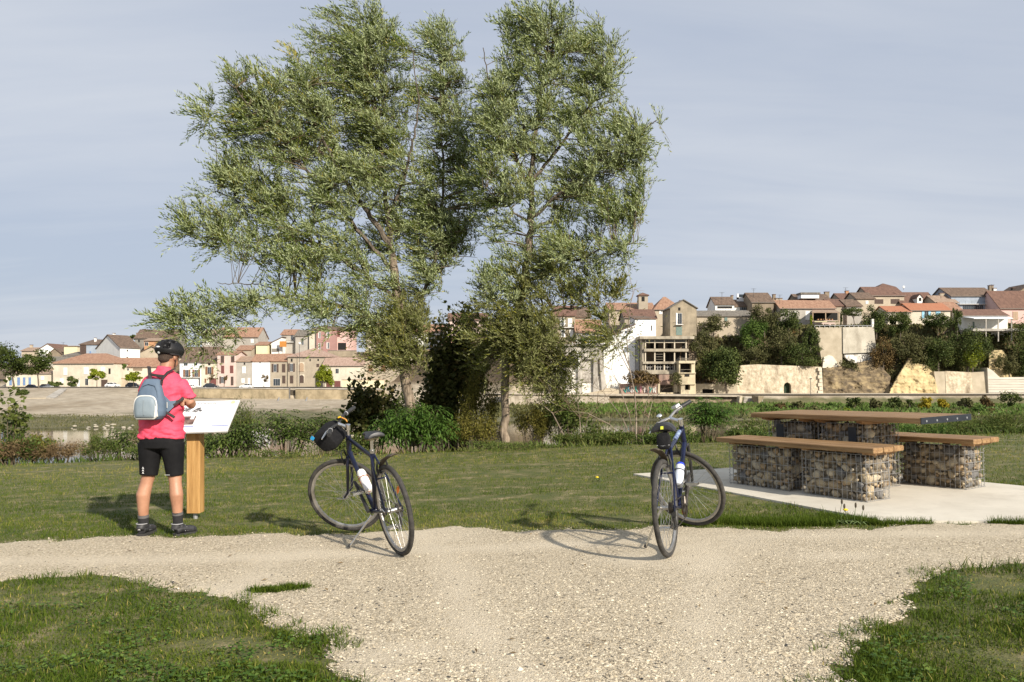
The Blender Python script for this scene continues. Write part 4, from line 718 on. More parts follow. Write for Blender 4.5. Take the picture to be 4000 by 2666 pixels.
# ---- big concrete retaining wall with piers
cwall = wempty('pier_wall', W(2270, 1530, 197.5), 'high concrete retaining wall with raking piers and white drainpipe', 'wall')
slabwall('wall_face', [(2120, 1540), (2360, 1540), (2352, 1349), (2120, 1349)], 197.8, 6.0, M_CONCW, None, parent=cwall)
slabwall('coping', [(2118, 1352), (2384, 1352), (2384, 1346), (2118, 1346)], 197.3, 6.8, M_CONCW, None, parent=cwall)
for a, b in ((2212, 2225), (2259, 2274), (2319, 2334)): slabwall('pier', [(a - 2, 1540), (b + 2, 1540), (b, 1402), (a, 1402)], 196.9, 1.2, M_CONCW, None, parent=cwall)
slabwall('pier', [(2352, 1540), (2372, 1520), (2350, 1402), (2341, 1402)], 196.9, 1.2, M_CONCW, None, parent=cwall)
slabwall('cross_beam', [(2170, 1404), (2356, 1404), (2354, 1396), (2170, 1396)], 197.0, 1.0, M_CONCW, None, parent=cwall)
for a, b, c in ((2226, 2258, 1440), (2275, 2318, 1498), (2335, 2351, 1470)): slabwall('limewashed_panel', [(a, 1540), (b, 1540), (b, c), (a, c)], 197.6, 0.4, M_WHITEP, None, parent=cwall)
for a, b, c in ((2275, 2318, 1444),): slabwall('stained_panel', [(a, 1497), (b, 1497), (b, c), (a, c)], 197.65, 0.4, mat('stained', (0.20, 0.18, 0.15), (0.42, 0.39, 0.34), 1.6, detail=10, ramp=(.4, .6)), None, parent=cwall)
MB().tube([W(2240, 1366, 196.6), W(2250, 1374, 196.6), W(2261, 1388, 196.6), W(2261, 1440, 196.5)], 0.2, 6).build('drainpipe', WL['white'], cwall)
slabwall('ramp_flank', [(2270, 1541), (2440, 1541), (2440, 1524), (2375, 1516), (2340, 1528)], 196, 4, M_RENDER, None, parent=cwall)
slabwall('rubble_buttress', [(2360, 1530), (2400, 1530), (2388, 1470), (2368, 1440), (2356, 1440)], 198.2, 3, M_WHITEP, None, parent=cwall)
rl = empty('garden_railing', W(2300, 1346, 197.5), 'pale metal railing in front of the garden hedge', 'railing')
MB().box2(W(2234, 1344, 197.3) - rl.location, W(2384, 1342.6, 197.5) - rl.location).build('rail', M_FRAME, rl); MB().box2(W(2250, 1333, 197.3) - rl.location, W(2330, 1332.2, 197.4) - rl.location).build('rail', M_FRAME, rl)
for px in (2236, 2250, 2274, 2300, 2326, 2352, 2380): MB().box2(W(px, 1348, 197.3) - rl.location, W(px + 1.2, 1328, 197.4) - rl.location).build('rail_post', M_FRAME, rl)
# ---- derelict concrete building
D9 = 196.5; M_DER = mat('derelict_concrete', (0.27, 0.235, 0.175), (0.42, 0.375, 0.29), 0.5, 0.95, 0.3, 4, dirt=((0.10, 0.085, 0.065), 0.45, 0.85), detail=10)
db = wempty('derelict_building', W(2615, 1540, D9), 'derelict open concrete building with empty floors and graffiti at its base', 'building')
def dbox(name, x0, x1, y0, y1, d0, d1, m, par=db): return MB().box2(W(x0, y1, d0), W(x1, y0, d0) + Vector((0, d1 - d0, 0))).build(name, m, par)
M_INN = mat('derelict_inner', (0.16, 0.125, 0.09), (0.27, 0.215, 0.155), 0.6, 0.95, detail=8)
for o in (dbox('roof_slab', 2500, 2712, 1314, 1325, D9 - 1.2, D9 + 8, M_DER), dbox('floor_slab', 2516, 2690, 1363, 1374, D9 - .6, D9 + 8, M_DER), dbox('floor_slab', 2512, 2690, 1413, 1422, D9 - .6, D9 + 8, M_DER), dbox('parapet_band', 2512, 2652, 1446, 1462, D9 - .5, D9 + .2, M_DER),
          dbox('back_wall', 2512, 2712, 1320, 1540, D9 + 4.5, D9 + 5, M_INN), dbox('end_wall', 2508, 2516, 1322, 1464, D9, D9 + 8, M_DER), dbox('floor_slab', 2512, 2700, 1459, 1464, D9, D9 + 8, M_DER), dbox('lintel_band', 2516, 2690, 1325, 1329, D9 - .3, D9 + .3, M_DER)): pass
for px in (2519, 2556, 2593, 2633, 2678):
    for y0, y1 in ((1326, 1362), (1375, 1413), (1422, 1447)): dbox('pillar', px, px + 4.5, y0, y1, D9 - .1, D9 + .5, mat('pale_pillar', (0.47, 0.41, 0.31), (0.55, 0.49, 0.38), 1))
for x0, x1 in ((2524, 2555), (2561, 2592), (2598, 2632), (2638, 2676)): dbox('shutter_box', x0, x1, 1329, 1338, D9 + .1, D9 + .3, mat('roller_blind', (0.10, 0.105, 0.11), (0.14, 0.14, 0.14), 2)); dbox('transom', x0, x1, 1338, 1340, D9 - .1, D9 + .2, MATS['pale_pillar'])
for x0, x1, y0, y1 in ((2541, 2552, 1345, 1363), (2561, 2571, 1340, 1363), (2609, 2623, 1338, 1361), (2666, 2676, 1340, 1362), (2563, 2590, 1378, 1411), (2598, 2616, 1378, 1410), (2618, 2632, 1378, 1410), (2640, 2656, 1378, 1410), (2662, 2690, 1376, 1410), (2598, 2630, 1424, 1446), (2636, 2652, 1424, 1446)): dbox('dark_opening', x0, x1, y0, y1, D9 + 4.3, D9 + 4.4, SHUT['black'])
for x0, x1 in ((2519, 2550), (2559, 2590), (2597, 2628)):
    f = dbox('window', x0, x1, 1423, 1446, D9 + .6, D9 + .7, SHUT['black'])
    for k in range(4): dbox('glazing_bar', x0 + (x1 - x0) * k / 3 - .5, x0 + (x1 - x0) * k / 3 + .5, 1425, 1446, D9 + .45, D9 + .55, M_FRAME, f)
    dbox('glazing_bar', x0, x1, 1434, 1435, D9 + .45, D9 + .55, M_FRAME, f)
for y in (1384, 1394, 1404): dbox('rail', 2561, 2592, y, y + 1, D9 + .2, D9 + .3, M_DER)
for y in (1400, 1406): dbox('rail', 2655, 2692, y, y + 1, D9 - .3, D9 - .2, M_DER)
M_TWR = mat('tower_render', (0.46, 0.39, 0.26), (0.58, 0.51, 0.36), 0.5, 0.95, dirt=((0.14, 0.12, 0.08), 0.5, 0.9), detail=9)
for a in ((2652, 2716, 1410, 1420), (2650, 2718, 1456, 1460), (2655, 2718, 1499, 1503)): dbox('tower_slab', *a, D9 - 3.4, D9 + 1, M_TWR)
for a in ((2652, 2657, 1418, 1457), (2701, 2715, 1418, 1457), (2652, 2716, 1460, 1500), (2660, 2676, 1503, 1541), (2696, 2718, 1503, 1541), (2676, 2696, 1524, 1541)): dbox('tower_wall', *a, D9 - 3, D9 + 1, M_TWR)
for a in ((2657, 2701, 1419, 1457), (2676, 2697, 1504, 1525)): dbox('dark_opening', *a, D9 - 1, D9 - .9, SHUT['black'])
dbox('window', 2675, 2693, 1463, 1472, D9 - 3.1, D9 - 3.02, SHUT['black']); dbox('rail', 2657, 2701, 1444, 1445, D9 - 3.1, D9 - 3, M_DER)
M_GRAF = mat('graffiti_wall', (0.26, 0.16, 0.13), (0.36, 0.26, 0.20), 0.7, 0.95, dirt=((0.10, 0.07, 0.06), 0.6, 0.8), detail=9)
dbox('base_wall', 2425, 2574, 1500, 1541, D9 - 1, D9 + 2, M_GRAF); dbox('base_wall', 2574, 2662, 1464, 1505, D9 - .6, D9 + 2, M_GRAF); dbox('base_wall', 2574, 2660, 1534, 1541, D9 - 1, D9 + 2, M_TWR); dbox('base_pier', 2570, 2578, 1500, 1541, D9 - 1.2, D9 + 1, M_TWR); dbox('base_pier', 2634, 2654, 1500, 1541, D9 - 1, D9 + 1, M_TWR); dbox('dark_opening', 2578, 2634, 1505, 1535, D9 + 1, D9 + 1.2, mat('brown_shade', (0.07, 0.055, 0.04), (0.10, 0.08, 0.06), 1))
gr = random.Random(5)
for k, cn in enumerate(((0.03, 0.28, 0.24), (0.02, 0.20, 0.26), (0.62, 0.58, 0.55), (0.05, 0.32, 0.27), (0.55, 0.25, 0.30), (0.60, 0.56, 0.53), (0.06, 0.06, 0.07), (0.04, 0.30, 0.26), (0.62, 0.6, 0.56))):     # painted letters
    px = 2436 + k * 14.5; pts = [W(px + gr.uniform(-1, 11), gr.uniform(1509, 1536), D9 - 1.08) for _ in range(6)]
    MB().tube(pts, gr.uniform(0.10, 0.2), 5, flat=(1, 1)).build('graffiti_stroke', mat('spray_%d' % k, cn), db)
tn = wempty('tunnel_mouth', W(2765, 1540, 198.5), 'low dark tunnel mouth in the ochre wall right of the derelict building', 'tunnel')
for a, m_ in (((2716, 2744, 1500, 1541), M_RENDER), ((2790, 2880, 1500, 1541), M_RENDER), ((2744, 2790, 1500, 1521), M_RENDER)): dbox('wall', *a, 198.6, 203, M_RENDER, tn)
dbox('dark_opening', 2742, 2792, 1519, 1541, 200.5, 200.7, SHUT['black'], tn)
# ---- aerials on roofs
for px, top, bot, d in ((382, 1324, 1345, 290), (247, 1338, 1358, 290), (2820, 1142, 1163, 223), (2944, 1128, 1150, 222), (3046, 1152, 1172, 219), (3303, 1124, 1150, 234), (3675, 1130, 1152, 223), (3874, 1112, 1122, 225), (1040, 1296, 1310, 270)):
    an = empty('tv_aerial', W(px, bot, d), 'thin television aerial above roof %s' % {382: 'behind the yellow wall', 247: 'at the far left', 2820: 'of the laundry balcony house', 2944: 'beside the white roof terrace', 3046: 'by the two pale chimneys', 3303: 'near the red chimney', 3675: 'left of the big brown roof', 3874: 'of the big brown roofed house', 1040: 'of the twin chimney house'}[px], 'aerial')
    mb = MB(); mb.tube([(0, 0, -1.2), (0, 0, (bot - top) * d / F)], 0.05, 5); mb.build('mast', mat('iron', (0.06, 0.06, 0.06)), an)
    mb = MB(); h_ = (bot - top) * d / F; mb.tube([(-.7, 0, h_ - .1), (.7, 0, h_ - .1)], .03, 4)
    for k in range(5): mb.tube([(-.6 + k * .3, -.3, h_ - .1), (-.6 + k * .3, .3, h_ - .1)], .025, 4)
    mb.tube([(-.4, 0, h_ * .7), (.4, 0, h_ * .7)], .025, 4); mb.build('crossbars', MATS['iron'], an)
dish = empty('satellite_dish', W(3530, 1122, 228), 'white satellite dish on the end of the tall red roof', 'dish'); MB().ell((0, 0, 0), (.38, .12, .38)).build('reflector', M_FRAME, dish, True); MB().tube([(0, 0, 0), (0, .1, -.9)], .04, 5).build('mast', MATS['iron'], dish)
lamp = empty('street_lamp', W(1170, 1368, 233), 'white globe street lamp in front of the pink hipped roof', 'lamp'); MB().tube([(0, 0, -11), (0, 0, 1.6)], .07, 6).build('pole', MATS['iron'], lamp); MB().ell((0, 0, 2.0), (.42, .42, .42)).build('globe', M_FRAME, lamp, True)
pl = empty('lamp_post', W(3167, 1540, 188), 'dark lamp post on the towpath left of the sandstone', 'lamp'); MB().tube([(0, 0, -1.5), (0, 0, 3.6)], .07, 6).build('pole', MATS['iron'], pl); MB().box((0, 0, 3.75), (.45, .3, .25)).build('lantern', MATS['iron'], pl)
# ---- parked cars
M_TYRE = mat('car_tyre', (0.02, 0.02, 0.02), rough=0.8); M_CGLASS = mat('car_glass', (0.03, 0.035, 0.04), rough=0.08)
def car(px0, px1, ybot, d, paint, label, flip=False):
    L = (px1 - px0) / F * d; s = L / 4.0; p = W((px0 + px1) / 2, ybot, d)
    root = empty('parked_car', p, label, 'car', 'cars parked along the quay'); root.scale = (s * (-1 if flip else 1), s, s)
    prof = [(-1.98, .28), (-2.0, .62), (-1.92, .86), (-1.72, .92), (-1.62, .98), (-1.22, 1.42), (-.9, 1.5), (.15, 1.48), (.45, 1.38), (.98, .98), (1.7, .86), (1.92, .72), (2.0, .5), (1.98, .28)]
    def ring(y, k, q): return [Vector((x * (1 if z < .9 else 1 - .02 * k), y * (1 if z < 0.95 else 1 - q * (z - .95)), z)) for x, z in prof]
    mb = MB(); mb.loft([ring(-.8, 0, .36), ring(-.74, 1, .36), ring(.74, 1, .36), ring(.8, 0, .36)]); b_ = mb.build('body', paint, root, False)
    for sy in (-1, 1):
        for q in ([(-1.42, 1.0), (-1.12, 1.37), (-.5, 1.42), (-.5, 1.0)], [(-.42, 1.0), (-.42, 1.42), (.1, 1.41), (.38, 1.31), (.82, 1.0)]):
            v = [Vector((x, sy * (.8 * (1 - .36 * (z - .95)) + .012), z)) for x, z in q]; MB().add(v, [tuple(range(len(v)))]).build('side_window', M_CGLASS, root)
        for x in (-1.25, 1.28):
            w_ = MB().disc((x, sy * .73, .3), (0, 1, 0), .31, .2, 16).build('wheel', M_TYRE, root); MB().disc((x, sy * .80, .3), (0, 1, 0), .2, .1, 12).build('rim', MATS['galvanised'], w_)
        MB().box((1.9, sy * .58, .68), (.16, .3, .14)).build('headlight', M_FRAME, root); MB().box((-1.95, sy * .62, .74), (.12, .22, .2)).build('tail_light', SHUT['wine'], root)
    for xs_ in ((.47, 1.36, .97, .99), (-1.63, 1.0, -1.25, 1.38)): MB().add([(xs_[0], -.6, xs_[1] + .02), (xs_[0], .6, xs_[1] + .02), (xs_[2] + .03, .64, xs_[3] + .02), (xs_[2] + .03, -.64, xs_[3] + .02)], [(0, 1, 2, 3)]).build('windscreen', M_CGLASS, root)
    return root
PW = mat('paint_white', (0.72, 0.72, 0.71), rough=0.25, coat=0.6); PD = mat('paint_dark', (0.02, 0.024, 0.03), rough=0.25, coat=0.6); PS = mat('paint_silver', (0.30, 0.32, 0.34), rough=0.3, metal=0.4, coat=0.6); PB = mat('paint_black', (0.012, 0.012, 0.014), rough=0.25, coat=0.6)
car(414, 466, 1514, 229, PW, 'white hatchback parked below the cream garden wall')
car(494, 548, 1515, 229, PD, 'dark blue car parked under the second mulberry')
car(104, 148, 1519, 222, PB, 'black car parked between the two acacia trunks')
car(157, 205, 1519, 222, PS, 'silver car parked right of the acacia trunk')
car(797, 854, 1519, 214, PD, 'dark hatchback parked in front of the narrow cream house')
car(938, 988, 1518, 214, PW, 'white hatchback parked in front of the pale grey house', True)
car(722, 762, 1519, 214, PW, 'white car half hidden behind the cyclist', True)
# ================================================================== VEGETATION
def unit(v): return v / np.maximum(1e-9, np.linalg.norm(v, axis=-1, keepdims=True))
def leaves(P, D, N, L, Wd, cup=0.12):               # one four-cornered blade per leaf
    S = unit(np.cross(D, N)); L = np.asarray(L)[:, None]; Wd = np.asarray(Wd)[:, None]
    mid = P + D * L * 0.45
    return np.stack([P, mid + S * Wd * .5 + N * Wd * cup, P + D * L - N * L * 0.06, mid - S * Wd * .5 + N * Wd * cup], 1)
def leafobj(name, V, m, v, parent, smooth=False):
    n = len(V); return mobj(name, npmesh(name, V.reshape(-1, 3), np.arange(n * 4).reshape(n, 4), m, 4, v, smooth), parent)
M_BARK = mat('willow_bark', (0.05, 0.041, 0.03), (0.11, 0.088, 0.065), 9, 0.95, 1.0, 22, c3=(0.17, 0.14, 0.105), stretch=(2.6, 2.6, 0.45), detail=8)
M_TWIG = mat('twig_bark', (0.075, 0.058, 0.035), (0.14, 0.105, 0.06), 8, 0.9)
M_WILL = mat('willow_leaf', (0.055, 0.092, 0.010), (0.15, 0.185, 0.030), rough=0.40, attr=True, c3=(0.43, 0.35, 0.07), trans=0.27, back=(0.35, 0.40, 0.20), spec=0.18)
M_WILL2 = mat('willow_leaf_yellowing', (0.07, 0.095, 0.014), (0.17, 0.18, 0.03), rough=0.45, attr=True, c3=(0.36, 0.29, 0.055), trans=0.3, back=(0.25, 0.26, 0.105), spec=0.15)
K = 4000 / 2353.0
def poly_resample(pts, n):
    pts = np.array(pts, float); s = np.r_[0, np.cumsum(np.linalg.norm(np.diff(pts, axis=0), axis=1))]; t = np.linspace(0, s[-1], n)
    out = np.stack([np.interp(t, s, pts[:, k]) for k in range(pts.shape[1])], 1)
    for _ in range(2): out[1:-1] = 0.25 * out[:-2] + 0.5 * out[1:-1] + 0.25 * out[2:]
    return out
def willow(label, d, base, limbs, blobs, wind, seed, per=142.0, ltw=17):
    r = np.random.default_rng(seed); b = W(base[0] * K, base[1] * K, d); root = empty('willow_tree', b, label, 'tree', 'willows on the river bank'); off = np.array(b)
    tm = MB(); lm_ = MB(); nodes = []; nr_ = []
    for i, (pts, r0, r1, dy) in enumerate(limbs):
        q = np.array([W(x * K, y * K, d + dy * (j_ / (len(pts) - 1.0)) ** 1.2) for j_, (x, y) in enumerate(pts)])
        q = poly_resample(q, 26); q[1:-1] += r.normal(0, 0.018, (24, 3)); rad = np.linspace(r0, r1, 26) * (1 if i == 0 else .74)
        if i == 0: rad[:3] *= np.array([1.25, 1.12, 1.04])
        (tm if i == 0 else lm_).tube([Vector(p - off) for p in q], list(rad), 9 if i == 0 else 6)
        nodes.append(q[3:] if i else q[11:]); nr_.append(rad[3:] if i else rad[11:])
    nodes = np.concatenate(nodes); nr_ = np.concatenate(nr_)
    tm.build('trunk', mat('trunk_bark', (0.10, 0.075, 0.052), (0.225, 0.175, 0.125), 9, 0.95, 1.0, 22, c3=(0.33, 0.265, 0.195), stretch=(2.6, 2.6, 0.45), detail=8), root, True); lm_.build('limbs', M_BARK, root, True)
    bm_ = MB(); LV = []; LA = []; LV2 = []; LA2 = []
    for (cx, cy, rx, ry, dy, dens) in blobs:
        c = np.array(W(cx * K, cy * K, d + dy)) - wind * .22 - np.array([0, 0, .17]); R = np.array([rx * 1.06 * K / F * (d + dy), 0, ry * 1.06 * K / F * (d + dy)]); R[1] = 0.85 * math.sqrt(R[0] * R[2])
        ncl = max(2, int(per * dens * (R[0] * R[1] * R[2]) ** (2 / 3.0) * 0.62))
        for _ in range(ncl):
            v = r.normal(0, 1, 3); v /= np.linalg.norm(v); cc = c + v * R * (r.random() ** 0.42)
            dist = np.linalg.norm(nodes - cc, axis=1) + 0.9 * np.maximum(0, nodes[:, 2] - cc[2]); j = int(np.argmin(dist)); nd = nodes[j]
            ln = np.linalg.norm(cc - nd); ctl = nd + (cc - nd) * 0.5 + np.array([0, 0, 0.10 * ln]) + r.normal(0, 0.05 * ln, 3)
            t = np.linspace(0, 1, 7)[:, None]; path = (1 - t) ** 2 * nd + 2 * t * (1 - t) * ctl + t * t * cc
            r0 = min(nr_[j] * 0.7, 0.010 + 0.011 * ln); bm_.tube([Vector(p - off) for p in path], list(np.linspace(r0, 0.004, 7)), 4, cap=False)
            outd = unit(cc - nd); cv = r.normal(0, .14) ; ls = r.uniform(.78, 1.25)
            ntw = r.integers(8, 13)
            for _k in range(ntw):
                f = 0.35 + 0.65 * r.random() ** 0.7; k0 = f * 6; i0 = min(5, int(k0)); p0 = path[i0] + (path[i0 + 1] - path[i0]) * (k0 - i0)
                td = unit(outd * 0.45 + r.normal(0, 0.45, 3) + wind + np.array([0, 0, 0.48])); tl = r.uniform(0.2, 0.56)
                n = max(5, int(ltw * tl / 0.40)); s = (np.arange(n) + r.random(n) * 0.6) / n
                ctd = td + np.array([wind[0] * .35, 0, -0.25])
                P = p0 + td * (s * tl)[:, None] + (ctd - td) * ((s ** 2) * tl)[:, None]
                e1 = unit(np.cross(td, r.normal(0, 1, 3))); e2 = np.cross(td, e1); ph = np.arange(n) * 2.4 + r.random() * 6
                side = e1 * np.cos(ph)[:, None] + e2 * np.sin(ph)[:, None]
                D = unit(td * 0.85 + side * 0.55 + wind * 0.35 + r.normal(0, 0.16, (n, 3))); N = unit(np.cross(D, np.cross(side, td) + r.normal(0, .25, (n, 3))) + np.array([0, 0, 0.25]))
                low_ = cy > 690 and cx > 830 or (cx > 1180 and cy > 630)
                (LV2 if low_ else LV).append(leaves(P - off, D, N, ls * r.uniform(0.055, 0.098, n), ls * r.uniform(0.0145, 0.0235, n)))
                (LA2 if low_ else LA).append(np.clip(r.normal(0.34, 0.13, n) + cv + (0.30 if r.random() < 0.07 else 0), 0, 1))
                if _k % 5 == 0: bm_.tube([Vector(p0 - off), Vector(p0 + td * tl * .55 - off), Vector(p0 + td * tl * .9 - off)], [0.004, 0.003, 0.0015], 3, cap=False)
    bm_.build('branches', M_TWIG, root)
    LV = np.concatenate(LV); cr = leafobj('crown', LV, M_WILL, np.concatenate(LA), root); LV2 = np.concatenate(LV2); leafobj('trunk_shoots', LV2, M_WILL2, np.concatenate(LA2), root)
    return root, len(LV) + len(LV2)
wl = np.array([-0.48, 0.0, 0.06]); wr = np.array([-0.30, 0.0, 0.10])
t1 = willow('large spreading willow left, with a long low branch reaching over the cyclist', 15.6, (953, 1012),
 [([(953, 1025), (945, 960), (938, 900), (930, 820), (920, 740), (908, 650), (902, 590)], .112, .085, 0.0),
  ([(902, 590), (880, 540), (830, 470), (770, 380), (730, 300), (700, 200)], .085, .015, -.9),
  ([(905, 600), (890, 500), (880, 400), (868, 280), (850, 160), (835, 40)], .08, .014, .5),
  ([(930, 760), (970, 690), (1000, 600), (1018, 450), (1012, 250), (1010, 60)], .06, .012, .7),
  ([(915, 690), (850, 640), (740, 565), (620, 500), (500, 440)], .06, .012, -1.3),
  ([(905, 620), (820, 530), (720, 410), (620, 290), (520, 190)], .065, .012, -1.9),
  ([(918, 735), (870, 728), (790, 705), (690, 680), (590, 690), (480, 720), (400, 735)], .055, .010, -2.2),
  ([(690, 680), (600, 655), (500, 650)], .02, .008, -2.2), ([(760, 500), (650, 540), (560, 560), (430, 540)], .035, .01, -1.6),
  ([(890, 500), (940, 380), (960, 250), (950, 120)], .045, .01, -.6), ([(760, 360), (680, 330), (560, 270), (470, 260)], .03, .01, -1.2)],
 [(820, 85, 115, 85, 0.2, 1.05), (760, 170, 110, 95, 0, 1), (885, 165, 70, 110, .3, 1), (610, 190, 120, 62, -1.4, 1.05), (540, 255, 90, 50, -1.5, 1), (680, 265, 120, 85, -.8, .95), (790, 300, 120, 90, .3, .9), (870, 300, 70, 110, .2, 1),
  (1010, 110, 58, 70, .6, 1), (1015, 230, 70, 90, .6, .95), (1030, 350, 75, 80, .5, .95), (470, 495, 72, 60, -1.6, 1.1), (560, 350, 95, 55, -1.4, .85), (640, 360, 80, 60, -1.0, .8), (500, 405, 55, 35, -1.4, .9), (590, 440, 105, 60, -1.2, 1), (600, 545, 125, 58, -1.6, 1), (720, 440, 110, 75, -.8, .95), (720, 560, 110, 62, -1.0, .9),
  (840, 400, 90, 80, -.4, .95), (930, 430, 90, 95, .2, .9), (990, 500, 90, 85, .4, .9), (1040, 560, 60, 70, .4, .85), (870, 550, 90, 60, .3, .75), (980, 620, 70, 55, .3, .7), (660, 610, 80, 26, -1.5, .5),
  (640, 690, 100, 34, -2.0, .85), (520, 700, 75, 42, -2.2, .9), (410, 715, 62, 48, -2.3, 1.1), (480, 775, 70, 38, -2.2, .8), (760, 690, 90, 48, -1.2, .8), (700, 745, 60, 20, -1.5, .3), (850, 640, 80, 50, -.4, .75), (830, 720, 60, 45, -.5, .7),
  (900, 740, 78, 64, -.5, 1.3), (925, 800, 62, 56, -.4, 1.3), (875, 790, 55, 50, -.6, 1.1), (955, 700, 66, 62, .2, 1.1), (1085, 440, 52, 95, .5, .7), (1082, 300, 44, 80, .5, .55), (1075, 520, 45, 50, .4, .6)], wl, 11)
t2 = willow('upright willow right, with rough brown trunk standing clear of the bushes', 15.2, (1162, 1022),
 [([(1160, 1030), (1160, 960), (1160, 890), (1165, 820), (1190, 720), (1212, 610), (1222, 480)], .086, .064, 0.0),
  ([(1222, 480), (1219, 400), (1230, 300), (1248, 170), (1268, 30)], .075, .012, .2), ([(1222, 500), (1285, 445), (1360, 370), (1440, 320), (1520, 270)], .05, .01, -.4),
  ([(1220, 420), (1300, 320), (1370, 220), (1400, 90)], .05, .01, .7), ([(1216, 430), (1165, 320), (1125, 200), (1110, 110)], .045, .01, -.6), ([(1224, 350), (1185, 230), (1150, 60)], .035, .01, .5),
  ([(1205, 650), (1280, 620), (1380, 570), (1465, 560)], .045, .01, -.8), ([(1192, 715), (1130, 690), (1085, 660)], .03, .008, -.5), ([(1180, 750), (1270, 715), (1380, 700), (1410, 760)], .04, .008, -1.0), ([(1222, 520), (1160, 470), (1110, 430)], .035, .01, -.6)],
 [(1270, 75, 120, 72, .2, 1), (1190, 90, 70, 70, 0, .9), (1350, 140, 80, 80, .5, .95), (1150, 190, 52, 75, -.4, .9), (1250, 200, 100, 80, 0, .9), (1370, 240, 80, 70, .3, .9), (1460, 290, 62, 50, -.3, .95), (1440, 340, 70, 55, -.3, .95), (1330, 330, 90, 70, 0, .9), (1210, 310, 85, 80, 0, .9), (1140, 330, 45, 80, -.4, .85),
  (1400, 420, 95, 65, -.2, .95), (1310, 440, 80, 60, .2, .9), (1180, 430, 75, 70, -.3, .85), (1470, 400, 40, 50, -.2, .8), (1430, 480, 60, 45, -.3, .8), (1330, 520, 70, 50, .2, .7), (1150, 500, 45, 40, -.2, .6),
  (1330, 580, 110, 50, -.5, 1), (1430, 560, 50, 40, -.8, .9), (1250, 570, 60, 60, 0, 1), (1260, 640, 110, 62, -.3, 1), (1150, 650, 65, 48, -.5, 1), (1170, 590, 40, 40, -.3, .7), (1370, 650, 60, 40, -.7, .8),
  (1140, 740, 76, 64, -.5, 1.3), (1200, 770, 84, 74, -.5, 1.5), (1245, 840, 74, 62, -.2, 1.3), (1120, 810, 55, 55, .3, 1.0), (1290, 810, 58, 80, .0, 1.1), (1285, 900, 50, 50, .2, 1.0), (1118, 270, 42, 90, -.2, .75), (1115, 410, 48, 70, -.2, .75), (1385, 740, 40, 50, -1.0, .8), (1400, 790, 30, 30, -1.0, .6)], wr, 23)
print('willow leaves', t1[1], t2[1])
# ---- shrubs: stems from one root, leaves filling uneven clumps
LEAF = {
 'elder': mat('leaf_elder', (0.042, 0.07, 0.016), (0.09, 0.132, 0.028), rough=0.5, attr=True, c3=(0.17, 0.195, 0.05), trans=0.25, spec=0.15),
 'bright': mat('leaf_bright', (0.04, 0.085, 0.016), (0.085, 0.155, 0.028), rough=0.45, attr=True, c3=(0.16, 0.235, 0.05), trans=0.35, spec=0.15),
 'yellow': mat('leaf_yellowing', (0.08, 0.085, 0.018), (0.155, 0.145, 0.03), rough=0.55, attr=True, c3=(0.26, 0.21, 0.05), trans=0.3, spec=0.15),
 'dark': mat('leaf_dark', (0.05, 0.064, 0.018), (0.095, 0.10, 0.028), rough=0.5, attr=True, c3=(0.19, 0.13, 0.045), trans=0.35, spec=0.15),
 'poplar': mat('leaf_poplar', (0.06, 0.085, 0.02), (0.12, 0.15, 0.035), rough=0.4, attr=True, c3=(0.24, 0.23, 0.07), trans=0.35, spec=0.15),
 'weed': mat('leaf_weed', (0.045, 0.075, 0.016), (0.10, 0.135, 0.03), rough=0.7, attr=True, c3=(0.21, 0.185, 0.065), trans=0.25, spec=0.15),
 'dry': mat('leaf_dry', (0.085, 0.055, 0.025), (0.175, 0.12, 0.06), rough=0.8, attr=True, c3=(0.30, 0.22, 0.12), trans=0.2, spec=0.15),
 'far': mat('leaf_far', (0.036, 0.056, 0.014), (0.078, 0.102, 0.026), rough=0.6, attr=True, c3=(0.145, 0.155, 0.045), trans=0.15, spec=0.15),
 'farolive': mat('leaf_far_olive', (0.055, 0.06, 0.022), (0.105, 0.105, 0.04), rough=0.7, attr=True, c3=(0.18, 0.165, 0.075), trans=0.15, spec=0.15),
 'fargreen': mat('leaf_far_green', (0.04, 0.078, 0.014), (0.085, 0.14, 0.026), rough=0.6, attr=True, c3=(0.14, 0.19, 0.045), trans=0.2, spec=0.15),
 'lime': mat('leaf_lime', (0.13, 0.175, 0.012), (0.22, 0.26, 0.02), rough=0.6, attr=True, c3=(0.32, 0.34, 0.05), trans=0.3, spec=0.15),
 'gold': mat('leaf_gold', (0.24, 0.19, 0.015), (0.36, 0.29, 0.025), rough=0.6, attr=True, c3=(0.46, 0.38, 0.06), trans=0.3, spec=0.15),
 'rust': mat('leaf_rust', (0.07, 0.05, 0.02), (0.13, 0.09, 0.035), rough=0.7, attr=True, c3=(0.20, 0.13, 0.05), trans=0.15, spec=0.15),
 'acacia': mat('leaf_acacia', (0.028, 0.045, 0.010), (0.062, 0.085, 0.016), rough=0.6, attr=True, c3=(0.12, 0.13, 0.028), trans=0.2, spec=0.15)}
